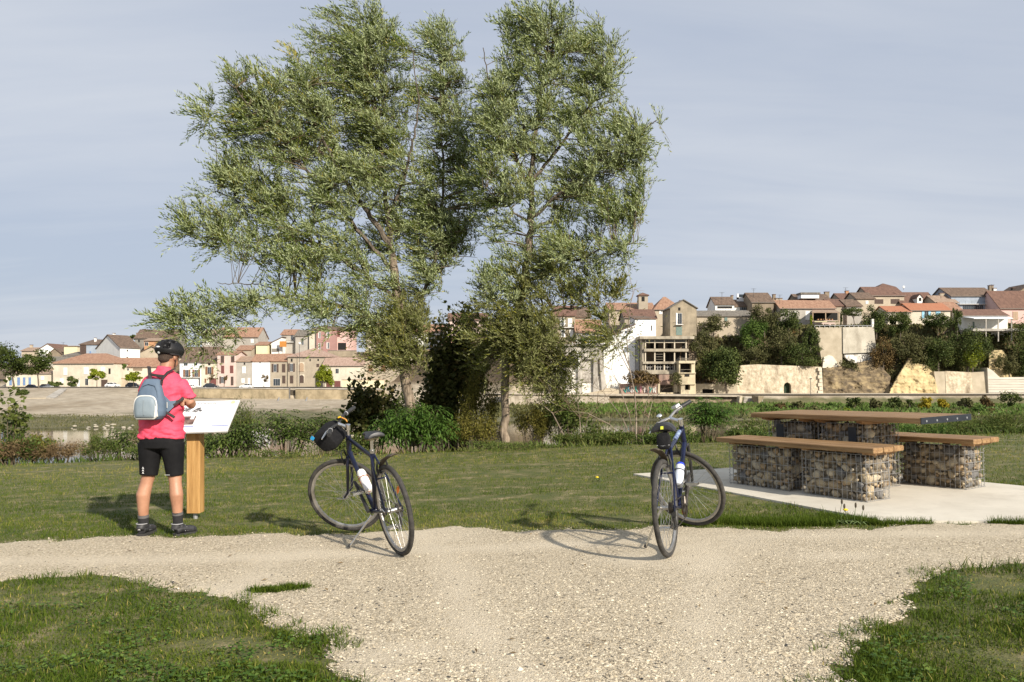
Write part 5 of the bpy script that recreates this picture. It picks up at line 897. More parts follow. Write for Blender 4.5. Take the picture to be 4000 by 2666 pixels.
def shrub(name, label, px0, px1, ytop, ybot, d, kind, n, L, wr_, seed, droop=0.1, stems=7, cat='shrub', group=None, comp=0, up=0.5, zb=None, dense=0.45, thick=0.012, sh=None):
    r = np.random.default_rng(seed); zb_ = CH - (ybot - HY) / F * d if zb is None else zb; zt = CH - (ytop - HY) / F * d; x0, x1 = (px0 - CX) / F * d, (px1 - CX) / F * d
    b = Vector(((x0 + x1) / 2, d, zb_)); root = empty(name, b, label, cat, group); H = zt - zb_; Rx = (x1 - x0) / 2; Ry = Rx * 0.7
    sm = MB(); tips = []
    for k in range(stems * 4):
        a = r.random() * 6.283; q = r.random() ** 0.55; top = np.array([math.cos(a) * Rx * q * .92, math.sin(a) * Ry * q, H * (0.42 + 0.55 * (1 - 0.55 * q * q) * r.random() ** 0.6)])
        st_ = np.array([top[0] * 0.25 + r.normal(0, .03), top[1] * 0.25, -0.08]); mid = st_ * .4 + top * .6 + np.array([0, 0, H * 0.10])
        if k < stems * 2: sm.tube([Vector(st_), Vector(st_ * .7 + mid * .3), Vector(mid), Vector(top)], [thick, thick * .8, thick * .55, thick * .25], 5, cap=False)
        tips.append((mid, top))
    sm.build('stems', M_TWIG, root)
    if sh is not None: cl = sh
    P = []; D = []; N = []; LA = []; LL = []; WW = []
    per = max(1, n // len(tips))
    for mid, top in tips:
        ax = unit(top - mid); base_v = r.normal(0, 0.10)
        if comp:                                      # long divided leaves: leaflets in pairs along drooping stalks
            ns = max(2, per // (comp * 2 + 1))
            for _ in range(ns):
                f = r.random(); p0 = mid + (top - mid) * f + r.normal(0, Rx * 0.10, 3); a = r.random() * 6.283
                sd_ = unit(np.array([math.cos(a), math.sin(a), up * 0.6])); ln = L * (2.2 + r.random())
                for j in range(comp):
                    s_ = (j + 1) / comp; pj = p0 + sd_ * ln * s_ + np.array([0, 0, -droop * ln * s_ * s_ * 1.4]); tg = unit(sd_ + np.array([0, 0, -2.6 * droop * s_])); lat = unit(np.cross(tg, np.array([0, 0, 1.0])))
                    for sg in ((-1, 1) if j < comp - 1 else (0,)):
                        dd = unit(tg * (0.55 if sg else 1) + lat * sg * 0.85 + np.array([0, 0, -0.25]) + r.normal(0, .08, 3)); P.append(pj); D.append(dd); N.append(unit(np.cross(np.cross(dd, [0, 0, 1.0]), dd) + r.normal(0, .15, 3))); LL.append(L * r.uniform(.75, 1.1)); WW.append(L * wr_ * r.uniform(.8, 1.1)); LA.append(np.clip(0.42 + base_v + r.normal(0, .13), 0, 1))
        else:
            f = r.random(per) ** 0.8; pp = mid + (top - mid) * f[:, None] + r.normal(0, 1, (per, 3)) * np.array([Rx, Ry, H * .5]) * 0.13
            dd = unit(ax * up + r.normal(0, .6, (per, 3)) + np.array([0, 0, -droop])); nn = unit(r.normal(0, .6, (per, 3)) + np.array([0.1, -0.2, 0.9]))
            nn = unit(np.cross(np.cross(dd, nn), dd))
            P += list(pp); D += list(dd); N += list(nn); LL += list(L * r.uniform(.65, 1.15, per)); WW += list(L * wr_ * r.uniform(.75, 1.15, per)); LA += list(np.clip(0.42 + base_v + r.normal(0, .16, per), 0, 1))
    V = leaves(np.array(P), np.array(D), np.array(N), np.array(LL), np.array(WW)); V[..., 2] = np.maximum(V[..., 2], -0.3)
    leafobj('foliage', V, LEAF[kind], np.array(LA), root); return root
def nb(px, d): x = (px - CX) / F * d; return float(near_z(np.array(x), np.array(d)))
def bank(name, label, px0, px1, ytop, d, kind, n, L, wr_, seed, **kw):
    return shrub(name, label, px0, px1, ytop, 0, d, kind, n, L, wr_, seed, zb=nb((px0 + px1) / 2, d), **kw)
bank('elder_bush', 'broad dark green bush with divided leaves right of the information board', 930, 1300, 1580, 15.0, 'elder', 4200, 0.105, 0.30, 1, comp=4, droop=.35, stems=9)
bank('elder_bush', 'low dark green bush at the foot of the information board', 800, 1010, 1655, 14.8, 'elder', 2600, 0.10, 0.34, 2, comp=4, droop=.4)
bank('elder_bush', 'tall narrow dark bush with feathery top left of the handlebar bag', 1210, 1330, 1560, 15.6, 'elder', 1700, 0.09, 0.30, 3, comp=4, droop=.2)
bank('ash_sapling', 'bright green bushy sapling with drooping leaflets in front of the left willow trunk', 1455, 1780, 1560, 14.75, 'bright', 6400, 0.115, 0.27, 4, comp=5, droop=.5, stems=10)
bank('privet_bush', 'yellowing leafy bush between the two willow trunks', 1740, 1960, 1600, 15.2, 'yellow', 4200, 0.06, 0.33, 5)
bank('privet_bush', 'yellow green bush hugging the right willow trunk', 1985, 2170, 1560, 15.5, 'yellow', 4600, 0.06, 0.30, 6)
bank('privet_bush', 'small green bush behind the front wheel of the navy bicycle', 1290, 1470, 1690, 14.9, 'weed', 2200, 0.07, 0.4, 7)
bank('dark_maple', 'dark maple with purple brown leaves standing between the two willows', 1640, 1930, 1150, 17.2, 'dark', 6500, 0.115, 0.85, 8, stems=12, cat='tree', thick=.03)
bank('dark_maple', 'dark leafy sapling hanging over the bank left of the left willow trunk', 1330, 1560, 1420, 17.0, 'dark', 1900, 0.12, 0.85, 9, stems=6, cat='tree', thick=.02)
bank('weed_clump', 'tall wispy weeds behind the right edge of the information board', 880, 1030, 1545, 15.6, 'weed', 2000, 0.07, 0.22, 10, up=1.0)
bank('poplar_shoot', 'poplar shoots with round pale leaves at the far left edge', -60, 110, 1480, 14.8, 'poplar', 240, 0.11, 0.85, 11, stems=4)
bank('bramble_bush', 'green bramble bush at the left edge below the poplar shoots', -80, 200, 1668, 14.9, 'elder', 3600, 0.07, 0.5, 12)
bank('bramble_bush', 'small yellow tinged bramble behind the cyclist on the left', 90, 215, 1690, 15.0, 'yellow', 1500, 0.06, 0.45, 13)
bank('weed_clump', 'rusty dry weeds in front of the bramble at the left edge', -60, 180, 1715, 14.6, 'dry', 3000, 0.055, 0.25, 14, up=.9)
bank('weed_clump', 'rusty dry weeds left of the cyclist', 170, 330, 1720, 14.7, 'dry', 2200, 0.055, 0.25, 15, up=.9)
bank('weed_clump', 'grey green tall weeds just left of the cyclist', 300, 470, 1700, 14.9, 'weed', 2400, 0.06, 0.25, 16, up=.9)
bank('elder_bush', 'dark bush beside the cyclist, left of his waist', 410, 570, 1640, 15.3, 'elder', 2000, 0.09, 0.3, 17, comp=4, droop=.3)
bank('weed_clump', 'low green weeds behind the cyclist legs', 480, 760, 1735, 14.5, 'weed', 2800, 0.06, 0.3, 18, up=.8)
bank('weed_clump', 'grey green weeds right of the right willow', 2150, 2330, 1690, 14.9, 'weed', 2800, 0.06, 0.28, 19, up=.8)
bank('leaning_sapling', 'thin leaning sapling with sparse leaves right of the right willow', 2130, 2330, 1540, 15.3, 'weed', 900, 0.085, 0.5, 20, stems=4)
bank('weed_clump', 'low green weeds below the bare shrub', 2310, 2520, 1690, 14.7, 'weed', 3000, 0.06, 0.3, 21, up=.8)
bank('weed_clump', 'low tangled weeds behind the right bicycle saddle', 2500, 2720, 1690, 14.5, 'elder', 2800, 0.06, 0.35, 22, up=.7)
bank('ash_sapling', 'upright bright green sapling between the right bicycle and the table', 2680, 2850, 1535, 14.6, 'bright', 3400, 0.085, 0.34, 23, comp=4, droop=.25, stems=8)
bank('weed_clump', 'low brambles left of the picnic table top', 2820, 3010, 1670, 14.8, 'elder', 2200, 0.06, 0.4, 24)
bank('weed_clump', 'yellow flowering weeds right of the picnic table', 3560, 3830, 1650, 15.0, 'weed', 2600, 0.06, 0.3, 25, up=.8)
bank('weed_clump', 'wispy brown green weeds at the right edge', 3780, 4060, 1600, 15.2, 'weed', 3000, 0.06, 0.22, 26, up=1.0)
bank('weed_clump', 'low weeds behind the picnic table', 3000, 3560, 1690, 15.4, 'weed', 3600, 0.06, 0.3, 27, up=.7)
bank('weed_clump', 'low mixed weeds along the lawn edge under the left willow', 1000, 1480, 1740, 14.45, 'weed', 2600, 0.05, 0.3, 28, up=.9)
bank('weed_clump', 'low mixed weeds along the lawn edge at the right willow foot', 1700, 2200, 1725, 14.5, 'weed', 3000, 0.05, 0.3, 29, up=.9)
# ---- bare shrub
def bare(name, label, d, stems, seed, base_px):
    r = random.Random(seed); b = Vector(((base_px - CX) / F * d, d, nb(base_px, d) - .1)); root = empty(name, b, label, 'shrub'); mb = MB(); mt = MB()
    for pts, r0 in stems:
        q = [W(x * K, y * K, d + r.uniform(-.3, .3)) - b for x, y in pts]; mb.tube(q, list(np.linspace(r0, r0 * .3, len(q))), 5)
        for _ in range(5):
            i = r.randrange(1, len(q)); p = q[i]; L_ = r.uniform(.25, .7); dr = Vector((r.uniform(-1, 1), r.uniform(-.6, .6), r.uniform(.2, 1))).normalized(); p2 = p + dr * L_; mt.tube([p, p + dr * L_ * .5 + Vector((0, 0, -.02)), p2], [.006, .004, .002], 4)
            for _ in range(2): e = Vector((r.uniform(-1, 1), r.uniform(-.6, .6), r.uniform(-.1, 1))).normalized() * r.uniform(.15, .35); mt.tube([p + dr * L_ * .6, p + dr * L_ * .6 + e], [.004, .0015], 3)
    mb.build('stems', mat('grey_stem', (0.20, 0.155, 0.115), (0.32, 0.26, 0.20), 9, .9), root); mt.build('twigs', mat('brown_twig', (0.13, 0.085, 0.055), (0.20, 0.14, 0.09), 9, .9), root); return root
bs = bare('bare_shrub', 'leafless brown shrub with one tall thin stem left of the right bicycle', 15.1, [([(1462, 1020), (1462, 960), (1458, 900), (1445, 840), (1440, 780), (1448, 700), (1455, 670)], .015), ([(1445, 840), (1425, 790), (1400, 740)], .014), ([(1450, 860), (1418, 800), (1385, 770)], .010), ([(1455, 1020), (1430, 960), (1400, 920), (1385, 900)], .012), ([(1470, 1015), (1490, 960), (1500, 920)], .012), ([(1458, 1015), (1445, 950), (1420, 880), (1405, 850)], .012), ([(1475, 1020), (1480, 950), (1495, 890)], .01), ([(1440, 1015), (1400, 975), (1350, 950), (1310, 945)], .01), ([(1335, 1010), (1332, 960), (1325, 910)], .01), ([(1340, 1012), (1350, 960), (1372, 925)], .01), ([(1300, 1010), (1270, 950), (1240, 925)], .014)], 3, 2485)
r = np.random.default_rng(44); n = 260; pc = np.array([W(x * K, y * K, 15.1) for x, y in zip(r.normal(1425, 30, n), r.normal(765, 38, n))]) - np.array(bs.location)
leafobj('leaves', leaves(pc, unit(r.normal(0, 1, (n, 3))), unit(r.normal(0, 1, (n, 3))), r.uniform(.05, .09, n), r.uniform(.018, .03, n)), LEAF['weed'], r.random(n), bs)
# ---- trees and bushes across the river
def fartree(label, px0, px1, ytop, ybot, d, kind, n, seed, trunk=None, size=0.5, cat='tree', name='broadleaf_tree', lumps=None, flat=0.8, group=None):
    r = np.random.default_rng(seed); x0, x1 = (px0 - CX) / F * d, (px1 - CX) / F * d; zt, zb = CH - (ytop - HY) / F * d, CH - (ybot - HY) / F * d
    tb = trunk if trunk else ((px0 + px1) / 2, ybot + (ybot - ytop) * .12); b = W(tb[0], tb[1], d); root = empty(name, b, label, cat, group); off = np.array(b)
    c = np.array([(x0 + x1) / 2, d, (zt + zb) / 2]); gr_ = 1.16 if px0 > 2680 and d > 198 else 1.0; size = size * (.8 if gr_ > 1 else 1); n = int(n * (1.7 if gr_ > 1 else 1)); R = gr_ * np.array([(x1 - x0) / 2, (x1 - x0) / 2 * flat, (zt - zb) / 2])
    nl = lumps or max(6, int(9 * (R[0] * R[2]) ** .5 / 2.2)); nl = min(nl + 6, 52); n = int(n * 1.35)
    cs = []
    for _ in range(nl):
        v = r.normal(0, 1, 3); v /= np.linalg.norm(v); cs.append((c + v * R * (0.30 + 0.55 * r.random()), R * r.uniform(.16, .40)))
    P = []; Nn = []; A = []
    per = n // nl
    for cc, rr_ in cs:
        v = unit(r.normal(0, 1, (per, 3))); q = 0.45 + 0.6 * r.random(per) ** 0.6; P.append(cc + v * rr_ * q[:, None] + r.normal(0, .16, (per, 3)) * rr_); Nn.append(unit(v * 0.7 + r.normal(0, .55, (per, 3)) + np.array([0, 0, .35]))); A.append(np.clip(0.42 + r.normal(0, .15) + r.normal(0, .12, per), 0, 1))
    P = np.concatenate(P); Nn = np.concatenate(Nn); D = unit(np.cross(Nn, r.normal(0, 1, P.shape))); m = len(P); s = size * r.uniform(.6, 1.2, m)
    tm = MB(); top = Vector((c[0], c[1], zb + (zt - zb) * .45)) - b; tw_ = max(0.12, 0.028 * (zt - zb))
    tm.tube([Vector((0, 0, -1.0)), top * .4 + Vector((.1 * tw_, 0, 0)), top], [tw_, tw_ * .8, tw_ * .4], 7)
    for cc, rr_ in cs[:7]: tm.tube([top * .55, (top * .5 + (Vector(cc) - b) * .5), Vector(cc) - b], [tw_ * .5, tw_ * .3, tw_ * .12], 5)
    tm.build('trunk', M_BARK, root)
    leafobj('crown', leaves(P - off - D * s[:, None] * .5, D, Nn, s, s * .75), LEAF[kind], np.concatenate(A), root); return root
fartree('wide acacia at the far left with dark green crown', -60, 130, 1350, 1482, 214, 'acacia', 2600, 1, trunk=(58, 1512), size=.55)
fartree('acacia with pale trunk right of the black parked car', 70, 216, 1362, 1478, 212, 'acacia', 2400, 2, trunk=(153, 1524), size=.5)
fartree('dark tree on the far left skyline behind the acacias', -40, 46, 1336, 1400, 240, 'far', 1200, 3)
fartree('round clipped mulberry with yellow green crown in front of the cream house', 338, 420, 1441, 1490, 226, 'lime', 1400, 4, trunk=(378, 1517), size=.45)
fartree('second yellow green mulberry left of the cyclist', 480, 566, 1442, 1496, 226, 'lime', 1400, 5, trunk=(520, 1517), size=.45)
fartree('dark green bush at the corner of the cream house', 248, 304, 1470, 1516, 232, 'far', 900, 6, cat='shrub', name='broadleaf_shrub')
fartree('low dark hedge left of the cream house corner', 176, 250, 1489, 1516, 231, 'far', 900, 7, cat='hedge', name='clipped_hedge')
fartree('dark bushes beside the palm behind the garden wall', 452, 482, 1450, 1480, 242, 'far', 500, 8, cat='shrub', name='broadleaf_shrub')
fartree('small palm with tufted crown behind the garden wall', 462, 500, 1420, 1440, 241, 'fargreen', 500, 9, trunk=(478, 1478), size=.6, name='palm_tree')
fartree('dark round bush on the brown bank at the far left', 62, 110, 1516, 1555, 186, 'far', 700, 10, cat='shrub', name='broadleaf_shrub')
fartree('lime green tree in front of the arched house', 1218, 1314, 1420, 1520, 222, 'lime', 3200, 11, trunk=(1265, 1526), size=.42)
fartree('leafless looking brown plane tree in front of the cream house', 806, 842, 1458, 1488, 228, 'rust', 160, 12, trunk=(818, 1516), size=.35)
fartree('small thin tree in front of the tall pink house', 866, 892, 1465, 1492, 228, 'rust', 140, 13, trunk=(874, 1514), size=.35)
fartree('pollarded bare plane tree in front of the blank white house', 1012, 1052, 1463, 1494, 228, 'rust', 260, 14, trunk=(1030, 1516), size=.35)
fartree('conifer on the skyline left of the dark stone house', 504, 532, 1304, 1330, 280, 'far', 300, 15, trunk=(520, 1345))
fartree('clipped green hedge behind the garden railing', 2240, 2384, 1312, 1346, 199.5, 'fargreen', 2200, 16, cat='hedge', name='clipped_hedge', size=.35, flat=.3)
fartree('rust brown creeper hanging over the graffiti wall', 2430, 2600, 1440, 1512, 194.2, 'rust', 1800, 17, cat='shrub', name='creeper', size=.45, flat=.35)
fartree('green creeper trailing at the tower of the derelict building', 2610, 2672, 1450, 1512, 193.0, 'farolive', 600, 18, cat='shrub', name='creeper', size=.4, flat=.4)
fartree('big dark tree overhanging the right end of the derelict building', 2712, 2925, 1330, 1515, 196.5, 'far', 5200, 19, trunk=(2842, 1538), size=.55)
fartree('olive green bush above the big dark tree', 2690, 2800, 1300, 1400, 200, 'farolive', 1600, 20, cat='shrub', name='broadleaf_shrub')
fartree('brown green bush in front of the ochre house', 2728, 2846, 1232, 1302, 207, 'farolive', 1500, 21, cat='shrub', name='broadleaf_shrub')
fartree('leafy green tree right of the ochre house', 2882, 2992, 1236, 1375, 204.5, 'fargreen', 2300, 22)
fartree('grey green poplar top in front of the brown gable roof', 2930, 3040, 1182, 1290, 207, 'farolive', 1800, 23)
fartree('dark green garden tree below the long cottage', 3020, 3142, 1200, 1300, 208, 'far', 1700, 24)
fartree('dense dark bush on the cliff left of the terrace wall', 2985, 3120, 1280, 1400, 203, 'farolive', 2100, 25, cat='shrub', name='broadleaf_shrub')
fartree('dark bush spilling over the top of the rough stone wall', 3060, 3212, 1340, 1436, 201, 'far', 2100, 26, cat='shrub', name='broadleaf_shrub')
fartree('olive brown bush above the left end of the rough stone wall', 2890, 3010, 1350, 1430, 202.5, 'farolive', 1500, 27, cat='shrub', name='broadleaf_shrub')
fartree('dark ivy column on the left edge of the terrace wall', 3138, 3194, 1264, 1372, 202, 'far', 1300, 28, cat='shrub', name='ivy_mass')
fartree('small pointed yellow green cypress by the veranda', 3161, 3177, 1230, 1266, 206, 'lime', 420, 29, size=.35, name='cypress')
fartree('umbrella shaped tree on the terrace', 3284, 3376, 1200, 1240, 206.5, 'far', 900, 30, trunk=(3340, 1278), size=.4)
fartree('thin dark cypress at the terrace corner', 3282, 3292, 1216, 1274, 206, 'far', 380, 31, size=.35, name='cypress')
fartree('dark garden tree right of the terrace post', 3376, 3470, 1196, 1300, 207, 'far', 1700, 32)
fartree('dark round tree below the low bright orange roof', 3462, 3572, 1222, 1306, 207, 'far', 1700, 33)
fartree('dark pine in front of the sky blue shutters', 3606, 3722, 1224, 1286, 208, 'far', 1500, 34, name='pine_tree')
fartree('slim dark cypress in front of the ribbed roofs', 3721, 3756, 1194, 1296, 207, 'far', 900, 35, name='cypress', size=.4)
fartree('olive green scrub above the sandstone outcrop', 3470, 3620, 1290, 1420, 203, 'farolive', 2400, 36, cat='shrub', name='broadleaf_shrub')
fartree('dark green scrub mass above the patched wall', 3590, 3740, 1295, 1440, 202.5, 'far', 2500, 37, cat='shrub', name='broadleaf_shrub')
fartree('darkest tall bush below the white veranda', 3690, 3868, 1282, 1456, 202, 'far', 3000, 38, cat='shrub', name='broadleaf_shrub')
fartree('yellow green bush in front of the darkest bush', 3756, 3842, 1346, 1446, 200.8, 'lime', 1300, 39, cat='shrub', name='broadleaf_shrub')
fartree('dark tree cut by the right edge', 3936, 4100, 1240, 1466, 203, 'far', 2600, 40)
fartree('yellowing bush on the slope at the right edge', 3896, 3990, 1380, 1470, 201.5, 'farolive', 1100, 41, cat='shrub', name='broadleaf_shrub')
fartree('dry brown scrub on the bluff right of the terrace wall', 3400, 3500, 1320, 1450, 203.5, 'rust', 1500, 42, cat='shrub', name='broadleaf_shrub')
fartree('small dark bush under the peeling terrace wall', 3284, 3352, 1405, 1455, 203.4, 'farolive', 700, 43, cat='shrub', name='broadleaf_shrub')
fartree('dark hillside trees behind the house with a long balcony', 1990, 2165, 1210, 1330, 214, 'farolive', 2000, 44)
for k, (x0, x1, y0, y1, kd, lb) in enumerate([(3302, 3374, 1549, 1604, 'far', 'dark rounded bush on the far bank above the table left end'), (3388, 3442, 1556, 1604, 'farolive', 'second small bush on the far bank above the table'), (3456, 3520, 1549, 1606, 'far', 'third and taller bush on the far bank above the table'), (3518, 3590, 1560, 1606, 'far', 'wide dark bush left of the golden bushes'), (3588, 3648, 1548, 1604, 'gold', 'golden bush nearest the wide dark bush'), (3652, 3718, 1554, 1604, 'gold', 'golden bush on the right of the pair'), (3734, 3808, 1540, 1604, 'farolive', 'wispy bush right of the golden bushes'), (3826, 3886, 1546, 1600, 'rust', 'reddish yellow bush near the right edge'), (3882, 3996, 1522, 1604, 'far', 'large blue green bush at the right edge of the far bank'), (2948, 3014, 1578, 1618, 'fargreen', 'leafy low plant right of the stone steps'), (3080, 3150, 1566, 1612, 'farolive', 'dry olive bush left of the table on the far bank'), (3200, 3290, 1572, 1620, 'fargreen', 'pale green bush behind the table left corner'), (3020, 3080, 1570, 1614, 'rust', 'dry rusty bush right of the stone steps')]):
    fartree(lb, x0, x1, y0, y1, 163, kd, 620, 60 + k, cat='shrub', name='bank_bush', size=.42, group='bushes on the far bank')
# uncountable cover: rank grass and weeds on both banks
def cover(name, label, n, px0, px1, d0, d1, L, kind, seed, zf, wr_=.3):
    r = np.random.default_rng(seed); px = r.uniform(px0, px1, n); d = d0 + (d1 - d0) * r.random(n); x = (px - CX) / F * d; z = zf(px, x, d); P = np.stack([x, d, z], 1); D = unit(r.normal(0, .45, (n, 3)) + np.array([0, 0, 1.0])); N = unit(r.normal(0, .5, (n, 3)) + np.array([0, -1, 0.3])); N = unit(np.cross(np.cross(D, N), D))
    l_ = L * r.uniform(.5, 1.3, n); o = mobj(name, npmesh(name, leaves(P, D, N, l_, l_ * wr_).reshape(-1, 3), np.arange(n * 4).reshape(n, 4), LEAF[kind], 4, np.clip(fbm(x * .5, d * .5, seed) + r.normal(0, .15, n) - .05, 0, 1))); return tag(o, label, 'grass', kind='stuff')
cover('bank_weeds', 'rank weeds and grass on the near river bank', 30000, -500, 4500, 14.3, 21, .16, 'weed', 71, lambda px, x, d: near_z(x, d) - .02, .16)
def fz(px, x, d): return np.array([far_z(p, q) for p, q in zip(px, d)])
cover('far_bank_weeds', 'weeds and rank grass covering the far river bank', 16000, 1900, 4300, 145, 183, .75, 'farolive', 72, fz, .35)
cover('far_bank_grass', 'green fringe of grass along the far left waterline', 8000, -200, 1900, 121, 136, .32, 'farolive', 73, fz, .35)
cover('cliff_scrub', 'dry scrub clinging to the cliff', 12000, 2700, 4300, 201, 214, .9, 'rust', 74, fz, .5)
cover('cliff_bushes', 'dark olive scrub covering the cliff below the houses', 20000, 2690, 4300, 203, 214.5, 1.15, 'farolive', 75, fz, .6)

for k, (a, b, yt, dd, kd, lb) in enumerate([(2830, 3100, 1640, 16.2, 'weed', 'rank tall weeds on the bank left behind the table'), (3080, 3380, 1645, 16.6, 'elder', 'green thicket on the bank behind the middle of the table'), (3360, 3640, 1640, 16.4, 'weed', 'pale rank weeds on the bank behind the table end plate'), (3620, 3900, 1630, 16.8, 'weed', 'yellowish thicket on the bank right of the table'), (2500, 2760, 1650, 16.4, 'weed', 'rank weeds on the bank behind the right bicycle handlebar'), (2180, 2480, 1650, 16.5, 'weed', 'brown green thicket on the bank under the bare shrub'), (560, 900, 1650, 16.6, 'weed', 'rank weeds on the bank behind the information board post')]):
    bank('weed_thicket', lb, a, b, yt, dd, kd, 3200, 0.085, 0.26, 200 + k, up=.9)

bank('privet_bush', 'tall olive bush filling the gap between the dark maple and the right willow trunk', 1790, 1960, 1420, 15.9, 'yellow', 4200, 0.07, 0.3, 301)
bank('privet_bush', 'grey green willow scrub right of the right willow trunk', 2090, 2280, 1470, 16.2, 'weed', 3600, 0.075, 0.25, 302, up=.8)
bank('privet_bush', 'shady green scrub under the left willow beside its trunk', 1500, 1660, 1480, 16.4, 'elder', 2600, 0.08, 0.35, 303)
bank('dark_maple', 'second dark maple close behind the bright green sapling', 1640, 1800, 1400, 16.6, 'dark', 3000, 0.105, 0.85, 304, cat='tree', stems=8)

for k, (x0, x1, y0, y1, kd, lb) in enumerate([(2984, 3060, 1590, 1636, 'fargreen', 'low green bush on the far bank just left of the table top'), (3140, 3220, 1584, 1634, 'farolive', 'olive scrub on the far bank over the left third of the table'), (3256, 3330, 1592, 1640, 'lime', 'yellow green scrub low on the far bank over the table'), (3350, 3420, 1596, 1640, 'fargreen', 'low leafy scrub under the second bank bush'), (3420, 3500, 1600, 1642, 'farolive', 'low olive scrub under the third bank bush'), (3500, 3570, 1598, 1640, 'lime', 'pale scrub left below the golden bushes'), (3690, 3780, 1592, 1640, 'farolive', 'ragged olive scrub right below the golden bushes'), (3770, 3860, 1586, 1640, 'fargreen', 'leafy scrub on the far bank near the right edge'), (3846, 3930, 1592, 1644, 'rust', 'dry brown scrub low on the far bank at the right'), (2790, 2880, 1586, 1640, 'farolive', 'dry scrub on the far bank left of the stone steps'), (2690, 2790, 1590, 1646, 'fargreen', 'green scrub on the far bank behind the upright sapling'), (2560, 2680, 1600, 1650, 'farolive', 'low scrub on the far bank above the right handlebar')]):
    fartree(lb, x0, x1, y0, y1, 156, kd, 700, 160 + k, cat='shrub', name='bank_bush', size=.36, group='bushes on the far bank')
cover('far_bank_shrubbery', 'leafy green shrubbery mixed through the far bank weeds', 9000, 2200, 4300, 150, 182, .95, 'fargreen', 76, fz, .5)
for k, (a, b, yt, dd, kd, lb) in enumerate([(2900, 3200, 1660, 15.2, 'weed', 'green weeds on the lawn edge left behind the table'), (3480, 3760, 1655, 15.1, 'bright', 'fresh green weeds on the lawn edge right of the end plate'), (3740, 4080, 1650, 14.9, 'weed', 'leafy weeds on the lawn edge at the right side')]):
    bank('weed_clump', lb, a, b, yt, dd, kd, 3000, 0.06, 0.3, 260 + k, up=.8)
# ================================================================== PICNIC TABLE AND BENCHES
def wood_mat(name, a, b, c, axis):
    st_ = [9, 9, 9]; st_[axis] = 0.7
    return mat(name, a, b, 3.2, 0.62, 0.35, 9, c3=c, stretch=tuple(st_), detail=9, ramp=(0.3, 0.7))
M_PLANK = wood_mat('weathered_plank', (0.15, 0.082, 0.033), (0.26, 0.15, 0.062), (0.35, 0.225, 0.105), 0)
M_BEAM = wood_mat('warm_beam', (0.22, 0.115, 0.045), (0.34, 0.19, 0.08), (0.42, 0.25, 0.12), 1)
M_WIRE = mat('gabion_wire', (0.26, 0.26, 0.26), (0.40, 0.40, 0.39), 20, 0.5, metal=0.4)
STONEM = [mat('cobble_%d' % k, tuple(x * .68 for x in c), c, 9, 0.85, 0.35, 40, c3=tuple(min(1, x * 1.25) for x in c), detail=8) for k, c in enumerate([(0.36, 0.28, 0.175), (0.45, 0.365, 0.235), (0.29, 0.23, 0.155), (0.23, 0.195, 0.145), (0.39, 0.275, 0.155), (0.50, 0.43, 0.31), (0.16, 0.155, 0.148)])]
STONES = [rockmesh('stone', 100 + k, 0 if k % 3 else 1, STONEM[k % 7], 0.45) for k in range(21)]
for me in STONES: me.polygons.foreach_set('use_smooth', [True] * len(me.polygons))
M_CORE = mat('packed_core', (0.14, 0.115, 0.08), (0.22, 0.18, 0.125), 12, 0.95)
OX = Vector((3.41, 7.38, 0)); OX.z = gz(OX.x) + 0.024
_u = Vector((0.49, -0.872, TILT * 0.49)).normalized(); _v = Vector((0.872, 0.49, TILT * 0.872)); _v = (_v - _u * _v.dot(_u)).normalized(); _n = _u.cross(_v).normalized()
BASE = Matrix(((_u.x, _v.x, _n.x, OX.x), (_u.y, _v.y, _n.y, OX.y), (_u.z, _v.z, _n.z, OX.z), (0, 0, 0, 1)))
WIRES = {}
